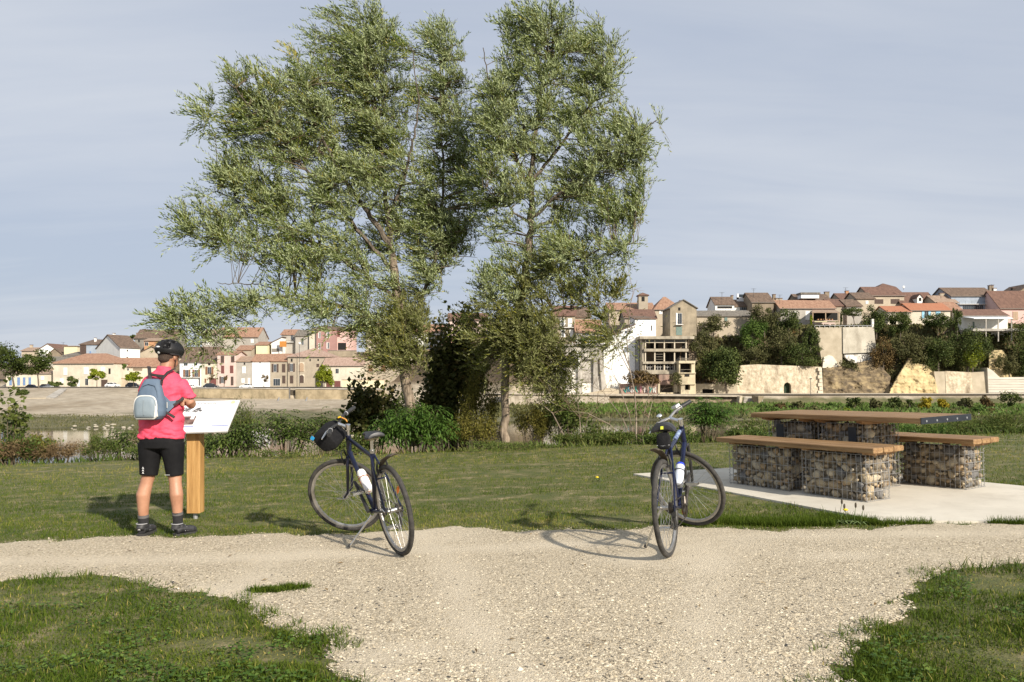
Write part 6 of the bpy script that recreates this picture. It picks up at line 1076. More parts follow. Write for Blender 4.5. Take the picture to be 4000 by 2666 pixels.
def gabion(root, x0, x1, y0, y1, h, seed):
    key = (round(x1 - x0, 3), round(y1 - y0, 3), h); lx, ly = x1 - x0, y1 - y0; bul = 0.006
    mb = MB(); r = random.Random(seed)
    nx, ny, nz_ = round(lx / .055), round(ly / .055), 5
    def wire(a, b): mb.tube([a, (Vector(a) + Vector(b)) / 2 + Vector((r.uniform(-.006, .006), r.uniform(-.006, .006), 0)), b], 0.0027, 4)
    for i in range(nx + 1):
        for y in (y0, y1): wire((x0 + lx * i / nx, y, 0.0), (x0 + lx * i / nx, y, h))
    for i in range(1, ny):
        for x in (x0, x1): wire((x, y0 + ly * i / ny, 0.0), (x, y0 + ly * i / ny, h))
    for k in range(nz_ + 1):
        z = 0.004 + (h - .006) * k / nz_
        for y in (y0 - .003, y1 + .003): wire((x0, y, z), (x1, y, z))
        for x in (x0 - .003, x1 + .003): wire((x, y0, z), (x, y1, z))
    for x, y in ((x0, y0), (x1, y0), (x1, y1), (x0, y1)):          # the lacing spiral on each corner
        mb.tube([(x + .012 * math.cos(t * 1.4), y + .012 * math.sin(t * 1.4), h * t / 60) for t in range(61)], .0016, 3)
    g = mb.build('gabion', M_WIRE, root)
    MB().box2((x0 + .055, y0 + .055, .004), (x1 - .055, y1 - .055, h - .03)).build('stone_core', M_CORE, g)
    placed = []
    def fits(p, rr):
        for q, s in placed:
            if (q - p).length < 0.70 * (rr + s): return False
        return True
    for tier, (rmin, rmax, tries) in enumerate(((.070, .092, 160), (.052, .068, 420), (.034, .050, 1000), (.020, .032, 900))):
        for _ in range(tries):
            rr = r.uniform(rmin, rmax); face = r.choice('ffffbeerr' if True else '')
            ins = rr * .72 + .006; z = r.uniform(rr * .7, h - rr * .7)
            if face in 'f': p = Vector((r.uniform(x0 + ins, x1 - ins), y0 + ins, z))
            elif face == 'b': p = Vector((r.uniform(x0 + ins, x1 - ins), y1 - ins, z))
            elif face == 'r': p = Vector((x1 - ins, r.uniform(y0 + ins, y1 - ins), z))
            else: p = Vector((x0 + ins, r.uniform(y0 + ins, y1 - ins), z))
            if len(placed) < 290 and fits(p, rr): placed.append((p, rr))
    for k, (p, rr) in enumerate(placed):
        o = mobj('stone', STONES[r.randrange(21)], g); o.location = p
        o.scale = (rr * r.uniform(1.0, 1.38), rr * r.uniform(.74, .95), rr * r.uniform(.78, 1.0))
        face_x = abs(p.x - x1) < .1 or abs(p.x - x0) < .1
        o.rotation_euler = (r.uniform(-.3, .3), r.uniform(-.7, .7), r.uniform(-.25, .25) + (math.pi / 2 if face_x and abs(p.y - y0) > .09 else 0))
    return g
def plank(root, x0, x1, y0, y1, z0, z1, name='plank', m=M_PLANK, ch=0.008):
    mb = MB(); a = lambda y, z: [Vector((x, yy, z)) for x, yy in ()]
    def ring(x, e): return [Vector((x, y0 + ch + e, z0 + e)), Vector((x, y1 - ch - e, z0 + e)), Vector((x, y1 - e, z0 + ch + e)), Vector((x, y1 - e, z1 - ch - e)), Vector((x, y1 - ch - e, z1 - e)), Vector((x, y0 + ch + e, z1 - e)), Vector((x, y0 + e, z1 - ch - e)), Vector((x, y0 + e, z0 + ch + e))]
    mb.loft([ring(x0, .005), ring(x0 + .006, 0), ring(x1 - .006, 0), ring(x1, .005)]); return mb.build(name, m, root)
def beam(root, x, y0, y1, z0, z1, w=.07):            # cross beam with cut-back ends
    cut = min(.09, (y1 - y0) * .25); s_ = [(y0, z1), (y0, z1 - .018), (y0 + cut, z0), (y1 - cut, z0), (y1, z1 - .018), (y1, z1)]
    mb = MB(); mb.prism([Vector((x - w / 2, y, z)) for y, z in s_], [Vector((x + w / 2, y, z)) for y, z in s_]); return mb.build('cross_beam', M_BEAM, root)
def bench(label, dx, dy, seed, gabs):
    root = empty('gabion_bench', label=label, cat='bench', group='benches at the picnic table', mat4=BASE @ Matrix.Translation((dx, dy, 0)))
    for k, (a, b) in enumerate(gabs): gabion(root, a, b, 0, .34, .455, seed + k)
    for x in (gabs[0][0] + .06, gabs[0][1] - .06, gabs[1][0] + .06, gabs[1][1] + .02): beam(root, x, -.03, .40, .448, .476)
    for k in range(3): plank(root, -1.93 + (.0 if k < 2 else .0), .13 - .0 * k, -.06 + k * .158, -.06 + k * .158 + .148, .4765, .530)
    return root
bench('gabion bench in front of the picnic table, wooden seat on two stone filled cages', 0, 0, 11, [(-1.78, -.93), (-.75, 0)])
bench('gabion bench behind the picnic table at the right', .135, 1.40, 31, [(-1.78, -.93), (-.75, 0)])
tb = empty('picnic_table', label='wooden picnic table top with dark steel end plate on stone filled cages', cat='table', mat4=BASE)
for k, (a, b) in enumerate(((-1.767, -1.16), (-1.06, -.445))): gabion(tb, a, b, .65, 1.17, .70, 51 + k)
for x in (-1.76, -1.22, -1.0, -.47): beam(tb, x, .56, 1.27, .695, .735)
for k in range(5): plank(tb, -1.91, .245, .50 + k * .168, .50 + k * .168 + .158, .736, .792)
pe = MB().box2((.2455, .50, .730), (.2525, 1.335, .794)).build('end_plate', mat('dark_steel', (0.018, 0.022, 0.03), (0.03, 0.035, 0.045), 8, 0.45, metal=0.3), tb)
for k in range(5): MB().disc((.2545, .58 + k * .168, .758), (1, 0, 0), .011, .006, 10).build('bolt', mat('zinc_bolt', (0.55, 0.56, 0.57), rough=.35, metal=.8), pe)
for x in (-1.60, -.62): MB().box2((x - .05, .642, .50), (x + .05, .648, .66)).build('bracket', MATS['dark_steel'], tb)
# ---- flowers at the slab edge
def stemplant(name, label, px, py, h, kind, seed):
    r = random.Random(seed); p = GP(px, py); root = empty(name, p, label, 'flower'); q = [Vector((0, 0, -.01)), Vector((r.uniform(-.02, .02), 0, h * .5)), Vector((r.uniform(-.04, .04), r.uniform(-.02, .02), h))]
    MB().tube(q, [.0028, .0024, .002], 5).build('stem', mat('green_stem', (0.09, 0.13, 0.035)), root)
    if kind == 'd':
        mb = MB(); mb.ell(q[2], (.021, .021, .010)); mb.build('flower_head', mat('dandelion_yellow', (0.80, 0.55, 0.02), (0.85, 0.65, 0.03), 60), root)
    else: mb = MB(); mb.ell(q[2] + Vector((0, 0, .012)), (.009, .009, .024)); mb.build('seed_head', mat('seed_brown', (0.07, 0.055, 0.035)), root)
    for k in range(5): a = k * 1.3 + seed; MB().tube([(0, 0, 0), (.04 * math.cos(a), .04 * math.sin(a), .03), (.09 * math.cos(a), .09 * math.sin(a), .01)], [.004, .010, .002], 4, flat=(1, .25)).build('leaf', MATS['green_stem'], root)
stemplant('dandelion', 'single yellow dandelion at the slab edge near the front bench', 3292, 2048, .12, 'd', 1)
for k, (px, py, h, lb) in enumerate(((3286, 2038, .16, 'plantain seed head just behind the dandelion'), (3312, 2046, .135, 'plantain seed head first right of the dandelion'), (3336, 2048, .145, 'plantain seed head second right of the dandelion'), (3360, 2050, .13, 'plantain seed head farthest right of the dandelion'))): stemplant('plantain', lb, px, py, h, 'p', 3 + k)
stemplant('daisy', 'tiny yellow flower in the lawn between the bicycles', 2335, 1880, .05, 'd', 9)
# ================================================================== INFORMATION BOARD
SB = Vector((-3.19, 7.74, gz(-3.19))); sgn = empty('information_board', SB, 'white slanted information board on a square wooden post', 'sign')
M_POST = mat('post_wood', (0.26, 0.135, 0.04), (0.40, 0.22, 0.07), 2.6, 0.6, 0.3, 10, c3=(0.50, 0.30, 0.11), stretch=(9, 9, .8), detail=9, ramp=(.3, .7))
mb = MB(); w2 = .066; mb.loft([[Vector((sx * (w2 - c), sy * (w2 - c2), z)) for sx, sy, c, c2 in ((-1, -1, .008, 0), (1, -1, .008, 0), (1, -1, 0, .008), (1, 1, 0, .008), (1, 1, .008, 0), (-1, 1, .008, 0), (-1, 1, 0, .008), (-1, -1, 0, .008))] for z in (.065, .95)]); mb.build('post', M_POST, sgn)
MB().tube([(0, 0, -.05), (0, 0, .075)], .022, 12).build('steel_foot', mat('galvanised', (0.45, 0.46, 0.47)), sgn, True)
ang = math.atan2(.295, .38); PR = Matrix.Rotation(ang, 4, 'X'); PC = Vector((0, 0, .973 - SB.z)); PW_, PH_ = .77, .481
Rt = Matrix.Rotation(-TILT, 3, 'Y') @ PR.to_3x3()
def pf(x, y, z): return PC + Rt @ Vector((x, y, z))
M_PANEL = mat('panel_white', (0.66, 0.66, 0.655), (0.70, 0.70, 0.695), 3, 0.4)
mb = MB(); mb.box(PC, (PW_, PH_, .016), Rt); pnl = mb.build('panel', M_PANEL, sgn)
def patch(x0, x1, y0, y1, m, name, lift=.0092, pts=None):
    q = pts or [(x0, y0), (x1, y0), (x1, y1), (x0, y1)]; mb = MB(); n_ = len(q); mb.prism([pf(x, y, .0082) for x, y in q], [pf(x, y, lift) for x, y in q]); return mb.build(name, m, pnl)
patch(-.345, .012, -.125, .005, mat('print_photo', (0.035, 0.024, 0.02), (0.16, 0.09, 0.07), 14, 0.4, c3=(0.26, 0.19, 0.16), detail=8), 'printed_photo')
patch(-.038, -.002, -.045, .002, M_PANEL, 'photo_label', .0105)
ink = mat('print_ink', (0.05, 0.048, 0.05), (0.16, 0.15, 0.15), 60, .5)
rk = random.Random(4)
for k in range(46): x = -.34 + .37 * rk.random(); y = .10 + rk.uniform(-.03, .034); s_ = rk.uniform(.012, .034); patch(0, 0, 0, 0, ink, 'printed_drawing', .0094 + k * 2e-5, [(x - s_, y), (x, y - s_ * .5), (x + s_ * .9, y + s_ * .3), (x + s_ * .2, y + s_ * .6)])
for y, x1 in ((.055, .02), (.036, .03), (.02, .02)): patch(-.345, x1, y, y + .0035, mat('print_grey', (0.38, 0.35, 0.35)), 'printed_line')
blue = mat('print_blue', (0.05, 0.10, 0.36)); patch(-.36, .03, -.158, -.149, blue, 'printed_line'); patch(.21, .372, -.158, -.149, blue, 'printed_line')
MB().tube([pf(x, y, .0085) for x, y in ((.05, -.115), (.10, -.135), (.15, -.138), (.19, -.155), (.17, -.175), (.10, -.195), (.02, -.212))], .0024, 4).build('printed_map_line', mat('print_pale_blue', (0.45, 0.52, 0.62)), pnl)
mb = MB(); mb.tube([pf(.325, .208, .008), pf(.325, .208, .0092)], .024, 18); mb.build('sun_emblem', mat('print_yellow', (0.80, 0.72, 0.28)), pnl)
def text(body, x, y, size, m, shear=.35):
    cu = bpy.data.curves.new('title', 'FONT'); cu.body = body; cu.size = size; cu.shear = shear; cu.extrude = .0004; cu.space_character = 1.15
    o = bpy.data.objects.new('tmp', cu); COL.objects.link(o); me = evalmesh(o, 'printed_title'); bpy.data.objects.remove(o); setmat(me, m)
    t = mobj('printed_title', me, pnl); t.matrix_basis = Matrix.Translation(pf(x, y, .0088)) @ Rt.to_4x4(); return t
text('Espace Delonda', -.155, .192, .042, ink)
text('1', .33, .196, .026, ink)
# ================================================================== BICYCLES
M_RUB = mat('tyre_rubber', (0.022, 0.021, 0.020), (0.06, 0.055, 0.048), 14, 0.85, 0.3, 60); M_ALU = mat('rim_alloy', (0.34, 0.335, 0.32), (0.48, 0.47, 0.45), 20, 0.38, metal=0.85); M_CHR = mat('polished_alloy', (0.62, 0.62, 0.61), rough=0.22, metal=0.95)
M_BLK = mat('black_plastic', (0.014, 0.014, 0.015), (0.03, 0.03, 0.03), 30, 0.5); M_CHN = mat('oily_steel', (0.05, 0.045, 0.04), (0.12, 0.105, 0.09), 40, 0.4, metal=0.8); M_NAVY = mat('navy_enamel', (0.006, 0.008, 0.022), (0.010, 0.014, 0.038), 9, 0.3, coat=.3, spec=.3); M_ROYAL = mat('royal_blue_enamel', (0.004, 0.006, 0.022), (0.007, 0.012, 0.045), 9, 0.3, coat=.3, spec=.3)
M_ORG = mat('orange_reflector', (0.75, 0.18, 0.01), rough=.25); M_SAD = mat('saddle_black', (0.016, 0.016, 0.018), (0.032, 0.032, 0.035), 25, 0.45); M_DKB = mat('mudguard_brown', (0.05, 0.038, 0.026), (0.085, 0.066, 0.045), 14, 0.6); M_SIL = mat('spoke_steel', (0.42, 0.42, 0.41), rough=.35, metal=.8)
RW = .347
def bike(label, pos, head, lean, steer, frame_m, opt):
    root = empty('bicycle', label=label, cat='bicycle', group='bicycles parked on the gravel')
    rear = Vector((0, 0, RW)); front = Vector((1.04, 0, RW)); BB = Vector((.43, 0, .285)); ax = Vector((-math.cos(math.radians(71)), 0, math.sin(math.radians(71)))); Q = front - Vector((.9455, 0, .3256)) * .045
    S = Matrix.Translation(Q) @ Matrix.Rotation(steer, 4, ax) @ Matrix.Translation(-Q)
    hb, ht = Q + ax * .405, Q + ax * .56; st_top = Vector((.278, 0, .775))
    def wheel(c, sub, is_front):
        T_ = S if is_front else Matrix()
        f = lambda mb: [mb.v.__setitem__(i, tuple(T_ @ Vector(v))) for i, v in enumerate(mb.v)]
        w = MB(); w.ring(c, (0, 1, 0), RW - .019, .0185, 64, 10); f(w); wo_ = w.build('wheel', M_RUB, root, True)
        mb = MB()
        for i in range(64):                            # deep-section rim
            pass
        prof = [(RW - .036, .0125), (RW - .036, -.0125), (RW - .052, -.010), (RW - .060, -.004), (RW - .060, .004), (RW - .052, .010)]
        rings = [[c + Vector((math.cos(a) * p, y, math.sin(a) * p)) for p, y in prof] for a in [2 * math.pi * i / 64 for i in range(64)]]
        n_ = 6; vs = [v for r_ in rings for v in r_]; fs = [(i * n_ + k, i * n_ + (k + 1) % n_, ((i + 1) % 64) * n_ + (k + 1) % n_, ((i + 1) % 64) * n_ + k) for i in range(64) for k in range(n_)]; mb.add(vs, fs); f(mb); mb.build('rim', M_ALU, wo_, True)
        mb = MB(); ns = 32
        for i in range(ns):
            a = 2 * math.pi * i / ns; sy = 1 if i % 2 else -1; hb_a = a + (0.85 if (i // 2) % 2 else -0.85); hr = .021 if is_front else .027
            mb.tube([c + Vector((math.cos(hb_a) * hr, sy * .03, math.sin(hb_a) * hr)), c + Vector((math.cos(a) * (RW - .058), sy * .003, math.sin(a) * (RW - .058)))], .00125, 4)
        f(mb); mb.build('spokes', M_SIL, wo_)
        mb = MB(); mb.tube([c + Vector((0, -.055, 0)), c + Vector((0, -.034, 0)), c + Vector((0, -.03, 0)), c + Vector((0, -.026, 0)), c + Vector((0, .026, 0)), c + Vector((0, .03, 0)), c + Vector((0, .034, 0)), c + Vector((0, .055, 0))], [.012, .012, .026, .016, .016, .026, .012, .012], 12); f(mb); mb.build('hub', M_ALU, wo_, True)
        mb = MB(); mb.tube([c + Vector((math.cos(1.0) * (RW - .075), .0, math.sin(1.0) * (RW - .075))), c + Vector((math.cos(1.0) * (RW - .055), 0, math.sin(1.0) * (RW - .055)))], .004, 6); f(mb); mb.build('valve', M_BLK, wo_)
        for a in opt.get('refl_f' if is_front else 'refl_r', ()):
            mb = MB(); er = Vector((math.cos(a), 0, math.sin(a))); et = Vector((-math.sin(a), 0, math.cos(a))); cc = c + er * (RW - .115)
            R3 = Matrix((er, Vector((0, 1, 0)), et)).transposed(); mb.ell(cc, (.042, .007, .018), R3); f(mb); mb.build('reflector', M_ORG, wo_, True)
        mb = MB(); sx = -1 if is_front else -1
        mb.tube([c + Vector((0, .05, 0)), c + Vector((0, .066, 0)), c + Vector((0.0, .07, .0)), c + Vector((.05, .072, .018))], [.007, .009, .005, .004], 6); f(mb); mb.build('quick_release', M_CHR, wo_, True)
        return wo_
    wheel(rear, 0, False); wheel(front, 0, True)
    fr = MB(); fr.tube([BB + Vector((0, -.036, 0)), BB + Vector((0, .036, 0))], .022, 12); fr.tube([BB, st_top], .0155, 12); fr.tube([st_top - Vector((-.012, 0, .045)), ht - ax * .02], .0165, 12); fr.tube([hb + ax * .02, BB], .019, 12); fr.tube([hb - ax * .012, ht + ax * .012], .021, 12)
    for s in (-1, 1):
        fr.tube([BB + Vector((-.02, s * .025, 0)), Vector((.22, s * .042, .312)), rear + Vector((.02, s * .066, 0))], [.011, .011, .008], 8); fr.tube([st_top - Vector((-.01, 0, .03)) + Vector((0, s * .014, 0)), Vector((.16, s * .045, .58)), rear + Vector((.005, s * .066, .01))], [.009, .009, .0075], 8)
        fr.box(rear + Vector((.005, s * .066, .0)), (.05, .006, .045))
    fr.tube([Vector((.152, -.045, .575)), Vector((.152, .045, .575))], .007, 6); fr.build('frame', frame_m, root, True)
    if opt.get('decal'):
        mb = MB(); p0, p1 = st_top.lerp(ht, .45), st_top.lerp(ht, .8)
        mb.tube([p0 - Vector((0, 0, .045 * .6)), p1 - Vector((0, 0, .045 * .25))], .0175, 12); mb.build('frame_decal', opt['decal'], root, True)
    xf = lambda mb: [mb.v.__setitem__(i, tuple(S @ Vector(v))) for i, v in enumerate(mb.v)]
    fk = MB(); crown = Q + ax * .39; fk.tube([crown - ax * .015, hb], .018, 10); fk.tube([crown + Vector((0, -.052, -.005)), crown + Vector((0, .052, -.005))], .014, 8)
    for s in (-1, 1): fk.tube([crown + Vector((0, s * .05, 0)), crown.lerp(Q, .5) + Vector((.004, s * .05, 0)), crown.lerp(Q, .85) + Vector((.012, s * .05, 0)), front + Vector((0, s * .05, 0))], [.0145, .0135, .011, .008], 9)
    xf(fk); fk.build('fork', frame_m if opt.get('fork_frame', True) else M_BLK, root, True)
    for c_, isf in ((crown + Vector((.05, 0, -.01)), True), (Vector((.10, 0, .66)), False)):      # rim brakes
        mb = MB()
        for s in (-1, 1): mb.tube([c_ + Vector((0, s * .04, -.05)), c_ + Vector((.004, s * .045, .0)), c_ + Vector((0, s * .034, .055))], [.008, .009, .006], 6); mb.box(c_ + Vector((0, s * .022, -.03)), (.055, .012, .012))
        mb.tube([c_ + Vector((0, -.034, .05)), c_ + Vector((0, 0, .062)), c_ + Vector((0, .034, .05))], .003, 5)
        if isf: xf(mb)
        mb.build('brake', M_BLK, root)
    stt = ht + ax * opt['stem_rise']; fwd = Vector((.9455, 0, .3256)); bc = stt + fwd * opt['stem_len'] + ax * opt.get('bar_up', .02)
    sm = MB(); sm.tube([ht, stt + ax * .01], opt.get('stem_r', .0125), 12); sm.tube([stt - ax * .002, stt.lerp(bc, .5), bc], [.018, .015, .018], 10); sm.tube([stt - ax * .022, stt + ax * .022], .021, 14); xf(sm); sm.build('stem', M_CHR, root, True)
    hw = .29; bar = MB(); pts = [bc + Vector((-.045 * (abs(t) > .5) * (abs(t) - .5) * 2 - .0, t * hw, .02 * min(1, abs(t) * 2.5))) for t in np.linspace(-1, 1, 17)]; bar.tube(pts, .0115, 10); xf(bar); hbar = bar.build('handlebar', opt.get('bar_m', M_BLK), root, True)
    for s in (-1, 1):
        i0 = 16 if s > 0 else 0; e = pts[i0]; e2 = pts[i0 - s * 3]; g = MB(); g.tube([e2, e2.lerp(e, .08), e2.lerp(e, .5), e + (e - e2) * .04], [.0185, .0165, .0175, .0165], 12); xf(g); gp__ = g.build('grip', M_BLK, hbar, True)
        g = MB(); g.tube([e2 + (e2 - e) * .02, e2 + (e - e2) * .03], .0195, 12); xf(g); g.build('grip_ring', mat('grip_ring_grey', (0.42, 0.42, 0.43), rough=.4), gp__, True)
        lv = MB(); m_ = e2 + (e2 - e).normalized() * .03; lv.tube([m_ + Vector((.012, 0, -.006)), m_ + Vector((.045, -s * .002, -.016)), m_ + Vector((.052, s * .05, -.026)), m_ + Vector((.046, s * .11, -.030))], [.010, .008, .0065, .005], 7); xf(lv); lv.build('brake_lever', M_CHR, hbar, True)
        sh_ = MB(); m2 = e2 + (e2 - e).normalized() * .055; sh_.ell(m2 + Vector((.01, 0, -.02)), (.025, .02, .012)); xf(sh_); sh_.build('shifter', M_BLK, hbar, True)
        cb = MB(); a0 = S @ (m_ + Vector((.04, 0, -.012))); tgt = (S @ (crown + Vector((.07, s * .01, .05)))) if s > 0 else hb + Vector((.02, -.02, .02))
        cb.tube([a0, a0.lerp(tgt, .25) + (S.to_3x3() @ Vector((.07, 0, .0))), a0.lerp(tgt, .65) + (S.to_3x3() @ Vector((.06, 0, -.02))), tgt], .0026, 5); cb.build('cable', M_BLK, root)
    # saddle, post, mudguard
    sp = Vector((.252, 0, .86)) + Vector((-.0, 0, opt.get('sad_up', 0))); MB().tube([st_top - Vector((-.01, 0, .03)), sp + Vector((-.003, 0, .01))], .0128, 12).build('seat_post', M_CHR, root, True); MB().tube([st_top + Vector((.004, 0, -.012)), st_top + Vector((-.004, 0, .012))], .019, 12).build('seat_clamp', M_ALU, root, True)
    sc = sp + Vector((.0, 0, .045)); prof = [(-.135, .02, .006, .004), (-.13, .066, .016, .010), (-.10, .078, .024, .012), (-.05, .072, .026, .010), (.0, .046, .024, .006), (.05, .028, .022, .004), (.10, .022, .020, .003), (.14, .018, .014, .0), (.148, .008, .005, -.003)]
    rg = []
    for x, hw_, th, zz in prof:
        hw_ *= opt.get('sad_w', 1.0); th *= opt.get('sad_w', 1.0) ** 1.5
        ring_ = []
        for k in range(14):
            a = 2 * math.pi * k / 14; y = math.cos(a) * hw_; z = math.sin(a) * (th if math.sin(a) > 0 else th * 1.1) - .30 * (abs(y) ** 2) / .078 - (.008 * math.exp(-(y / .012) ** 2) if math.sin(a) > 0 and x < -.04 else 0); ring_.append(sc + Vector((x, y * (1.08 if math.sin(a) < 0 else 1), zz + z)))
        rg.append(ring_)
    sd_ = MB().loft(rg).build('saddle', M_SAD, root, True)
    rl_ = MB()
    for s in (-1, 1): rl_.tube([sc + Vector((-.10, s * .035, -.014)), sc + Vector((-.06, s * .022, -.036)), sc + Vector((.05, s * .02, -.036)), sc + Vector((.12, s * .006, -.008))], .0036, 6)
    rl_.box(sp + Vector((0, 0, .012)), (.04, .05, .014)); rl_.build('saddle_rails', mat('rail_brass', (0.45, 0.38, 0.25), rough=.35, metal=.8), sd_)
    if opt.get('saddle_mark'): MB().box(sc + Vector((-.138, 0, .004)), (.004, .02, .024), Matrix.Rotation(.5, 3, 'Y')).build('saddle_badge', mat('lime_badge', (0.62, 0.68, 0.05)), sd_)
    mg = MB(); arc = [Vector((.17, 0, .60)), Vector((.13, 0, .675)), Vector((.07, 0, .722)), Vector((-.0, 0, .752)), Vector((-.08, 0, .775)), Vector((-.15, 0, .79)), Vector((-.20, 0, .792))]; wd = [.012, .018, .022, .028, .034, .037, .030]; rows = []
    for p, w_ in zip(arc, wd): rows.append([p + Vector((0, y * w_, -.35 * w_ * y * y)) for y in (-1, -.6, 0, .6, 1)] + [p + Vector((0, y * w_, -.35 * w_ * y * y - .004)) for y in (1, .6, 0, -.6, -1)])
    mg.loft(rows); mg.build('mudguard', M_DKB, root, True)
    # drive train on the right-hand side
    ca = opt['crank']
    ck = MB(); ck.ring(BB + Vector((0, -.048, 0)), (0, 1, 0), .082, .0045, 40, 6, flat=(1.6, .6)); ck.ring(BB + Vector((0, -.041, 0)), (0, 1, 0), .066, .004, 36, 6)
    for k in range(5): a = 2 * math.pi * k / 5; ck.tube([BB + Vector((0, -.05, 0)), BB + Vector((.074 * math.cos(a), -.047, .074 * math.sin(a)))], [.010, .007], 6)
    ck.build('chainring', M_CHN, root)
    for s in (-1, 1):
        a = ca + (0 if s < 0 else math.pi); e = BB + Vector((.17 * math.cos(a), s * .068, .17 * math.sin(a)))
        c1_ = MB().tube([BB + Vector((0, s * .052, 0)), BB + Vector((0, s * .058, 0)).lerp(e, .5), e], [.016, .011, .012], 8).build('crank_arm', M_BLK if opt.get('black_crank') else M_CHN, root, True)
        pd = MB(); pd.box(e + Vector((0, s * .055, 0)), (.022, .085, .018)); pd.ring(e + Vector((0, s * .055, 0)), (0, 0, 1), .046, .0045, 4, 6); pd.box(e + Vector((.036, s * .055, 0)), (.006, .08, .02)); pd.box(e + Vector((-.036, s * .055, 0)), (.006, .08, .02)); pd.box(e + Vector((0, s * .095, 0)), (.075, .006, .02)); pd.tube([e, e + Vector((0, s * .03, 0))], .007, 6)
        pd.build('pedal', M_CHR, c1_)
    cs_ = MB()
    for k, rr in enumerate((.044, .040, .036, .032, .028, .024)): cs_.disc(rear + Vector((0, -.030 - k * .0045, 0)), (0, 1, 0), rr, .002, 22)
    cs_.build('cassette', M_CHN, root)
    dz_ = rear + Vector((.012, -.055, -.07)); dr = MB(); dr.box(dz_ + Vector((0, .0, .03)), (.03, .026, .05)); dr.disc(dz_ + Vector((.012, .01, 0)), (0, 1, 0), .022, .008, 14); dr.disc(dz_ + Vector((.032, .01, -.075)), (0, 1, 0), .022, .008, 14); dr.tube([dz_ + Vector((.012, .003, 0)), dz_ + Vector((.032, .003, -.075))], [.012, .012], 6); dr.build('derailleur', M_BLK, root)
    chn = MB(); yc = -.046; chn.tube([BB + Vector((.0, yc, .085)), rear + Vector((.0, yc, .034))], .0042, 5, flat=(.7, 1.2)); chn.tube([BB + Vector((-.01, yc, -.085)), dz_ + Vector((.04, .01, -.098)), dz_ + Vector((.055, .01, -.07)), dz_ + Vector((.0, .01, .0)), rear + Vector((.034, yc, -.01))], .0042, 5, flat=(.7, 1.2)); chn.build('chain', M_CHN, root)
    ksm = MB(); ksm.tube([Vector(opt['ks0']), Vector(opt['ks0']).lerp(Vector(opt['ks1']), .5), Vector(opt['ks1'])], [.010, .008, .008], 8); ks_ = ksm.build('kickstand', M_CHR, root, True); k1 = Vector(opt['ks1']); MB().tube([k1 + Vector((0, -.006, .012)), k1 + Vector((.005, .008, -.006))], [.011, .013], 8).build('rubber_foot', M_BLK, ks_, True)
    # bottle cage on the down tube
    dn = (BB - hb).normalized(); side = Vector((0, 1, 0)); upv = dn.cross(side).normalized()
    if upv.z < 0: upv = -upv
    bcn = hb.lerp(BB, opt.get('bot_t', .62)) + upv * .062
    cg = MB()
    for s in (-1, 1): cg.tube([bcn - dn * .06 + upv * -.037 + side * .01 * s, bcn - dn * .07 + side * .038 * s, bcn - dn * .045 + upv * .036, ], .0028, 5); cg.tube([bcn - dn * .02 + side * .040 * s, bcn + dn * .09 + side * .03 * s, bcn + dn * .102, ], .0028, 5)
    cg.ring(bcn - dn * .04, dn, .041, .003, 20, 5); cg.tube([bcn - upv * .04 - dn * .06, bcn - upv * .04 + dn * .1], .004, 5); cg.build('bottle_cage', opt.get('cage_m', M_BLK), root)
    # pose
    hd = math.atan2(head[1], head[0]); gzr = gz(pos[0]); M0 = Matrix.Rotation(lean, 4, 'X'); fc = [M0 @ (S @ (front + Vector((math.cos(t) * RW, 0, math.sin(t) * RW)))) for t in np.linspace(0, 6.28, 120)]; low = min(fc, key=lambda v: v.z); rz_ = min((M0 @ Vector((math.cos(t) * RW, 0, RW + math.sin(t) * RW))).z for t in np.linspace(0, 6.28, 60))
    Rh = Matrix.Rotation(hd, 4, 'Z'); fw_ = Rh @ low; want = gz(pos[0] + fw_.x) - gzr + .012; pitch = -math.atan2(want - (low.z - rz_), 1.04)
    MW = Matrix.Translation((pos[0], pos[1], gzr + .016 - rz_)) @ Rh @ Matrix.Rotation(pitch, 4, 'Y') @ M0; root.matrix_world = MW
    return root, MW, S, dict(bcn=bcn, dn=dn, upv=upv, bc=bc, sc=sc, sp=sp, fwd=fwd, ax=ax, pts=pts)
def bottle(label, MW, g, body_m, cap_m, clear=False):
    o = empty('water_bottle', label=label, cat='bottle', group='bottles in the bicycle cages', mat4=MW @ Matrix.Translation(g['bcn']) @ (-g['dn']).to_track_quat('Z', 'Y').to_matrix().to_4x4())
    mb = MB(); zs = [(-.098, .030), (-.095, .035), (-.03, .0365), (.0, .0365), (.03, .0365), (.045, .032), (.06, .032), (.07, .0365), (.088, .0365), (.094, .033)]; mb.tube([(0, 0, z) for z, _ in zs], [r_ for _, r_ in zs], 20); mb.build('body', body_m, o, True)
    MB().tube([(0, 0, .093), (0, 0, .10), (0, 0, .115), (0, 0, .118), (0, 0, .13)], [.036, .035, .030, .012, .010], 18).build('cap', cap_m, o, True); return o
B1 = GP(1565, 2178); b1, MW1, S1, g1 = bike('dark navy bicycle with black handlebar bag on a kickstand, front wheel turned left', (B1.x, B1.y), (-.50, .866), math.radians(-9), math.radians(50), M_NAVY, dict(stem_rise=.085, stem_len=.085, stem_r=.0135, crank=-math.pi / 2, ks0=(.36, .055, .27), ks1=(.47, .235, .045), refl_r=(2.3,), black_crank=True, bot_t=.60, cage_m=mat('cage_orange', (0.45, 0.13, 0.02), (0.2, 0.07, 0.03), 9)))
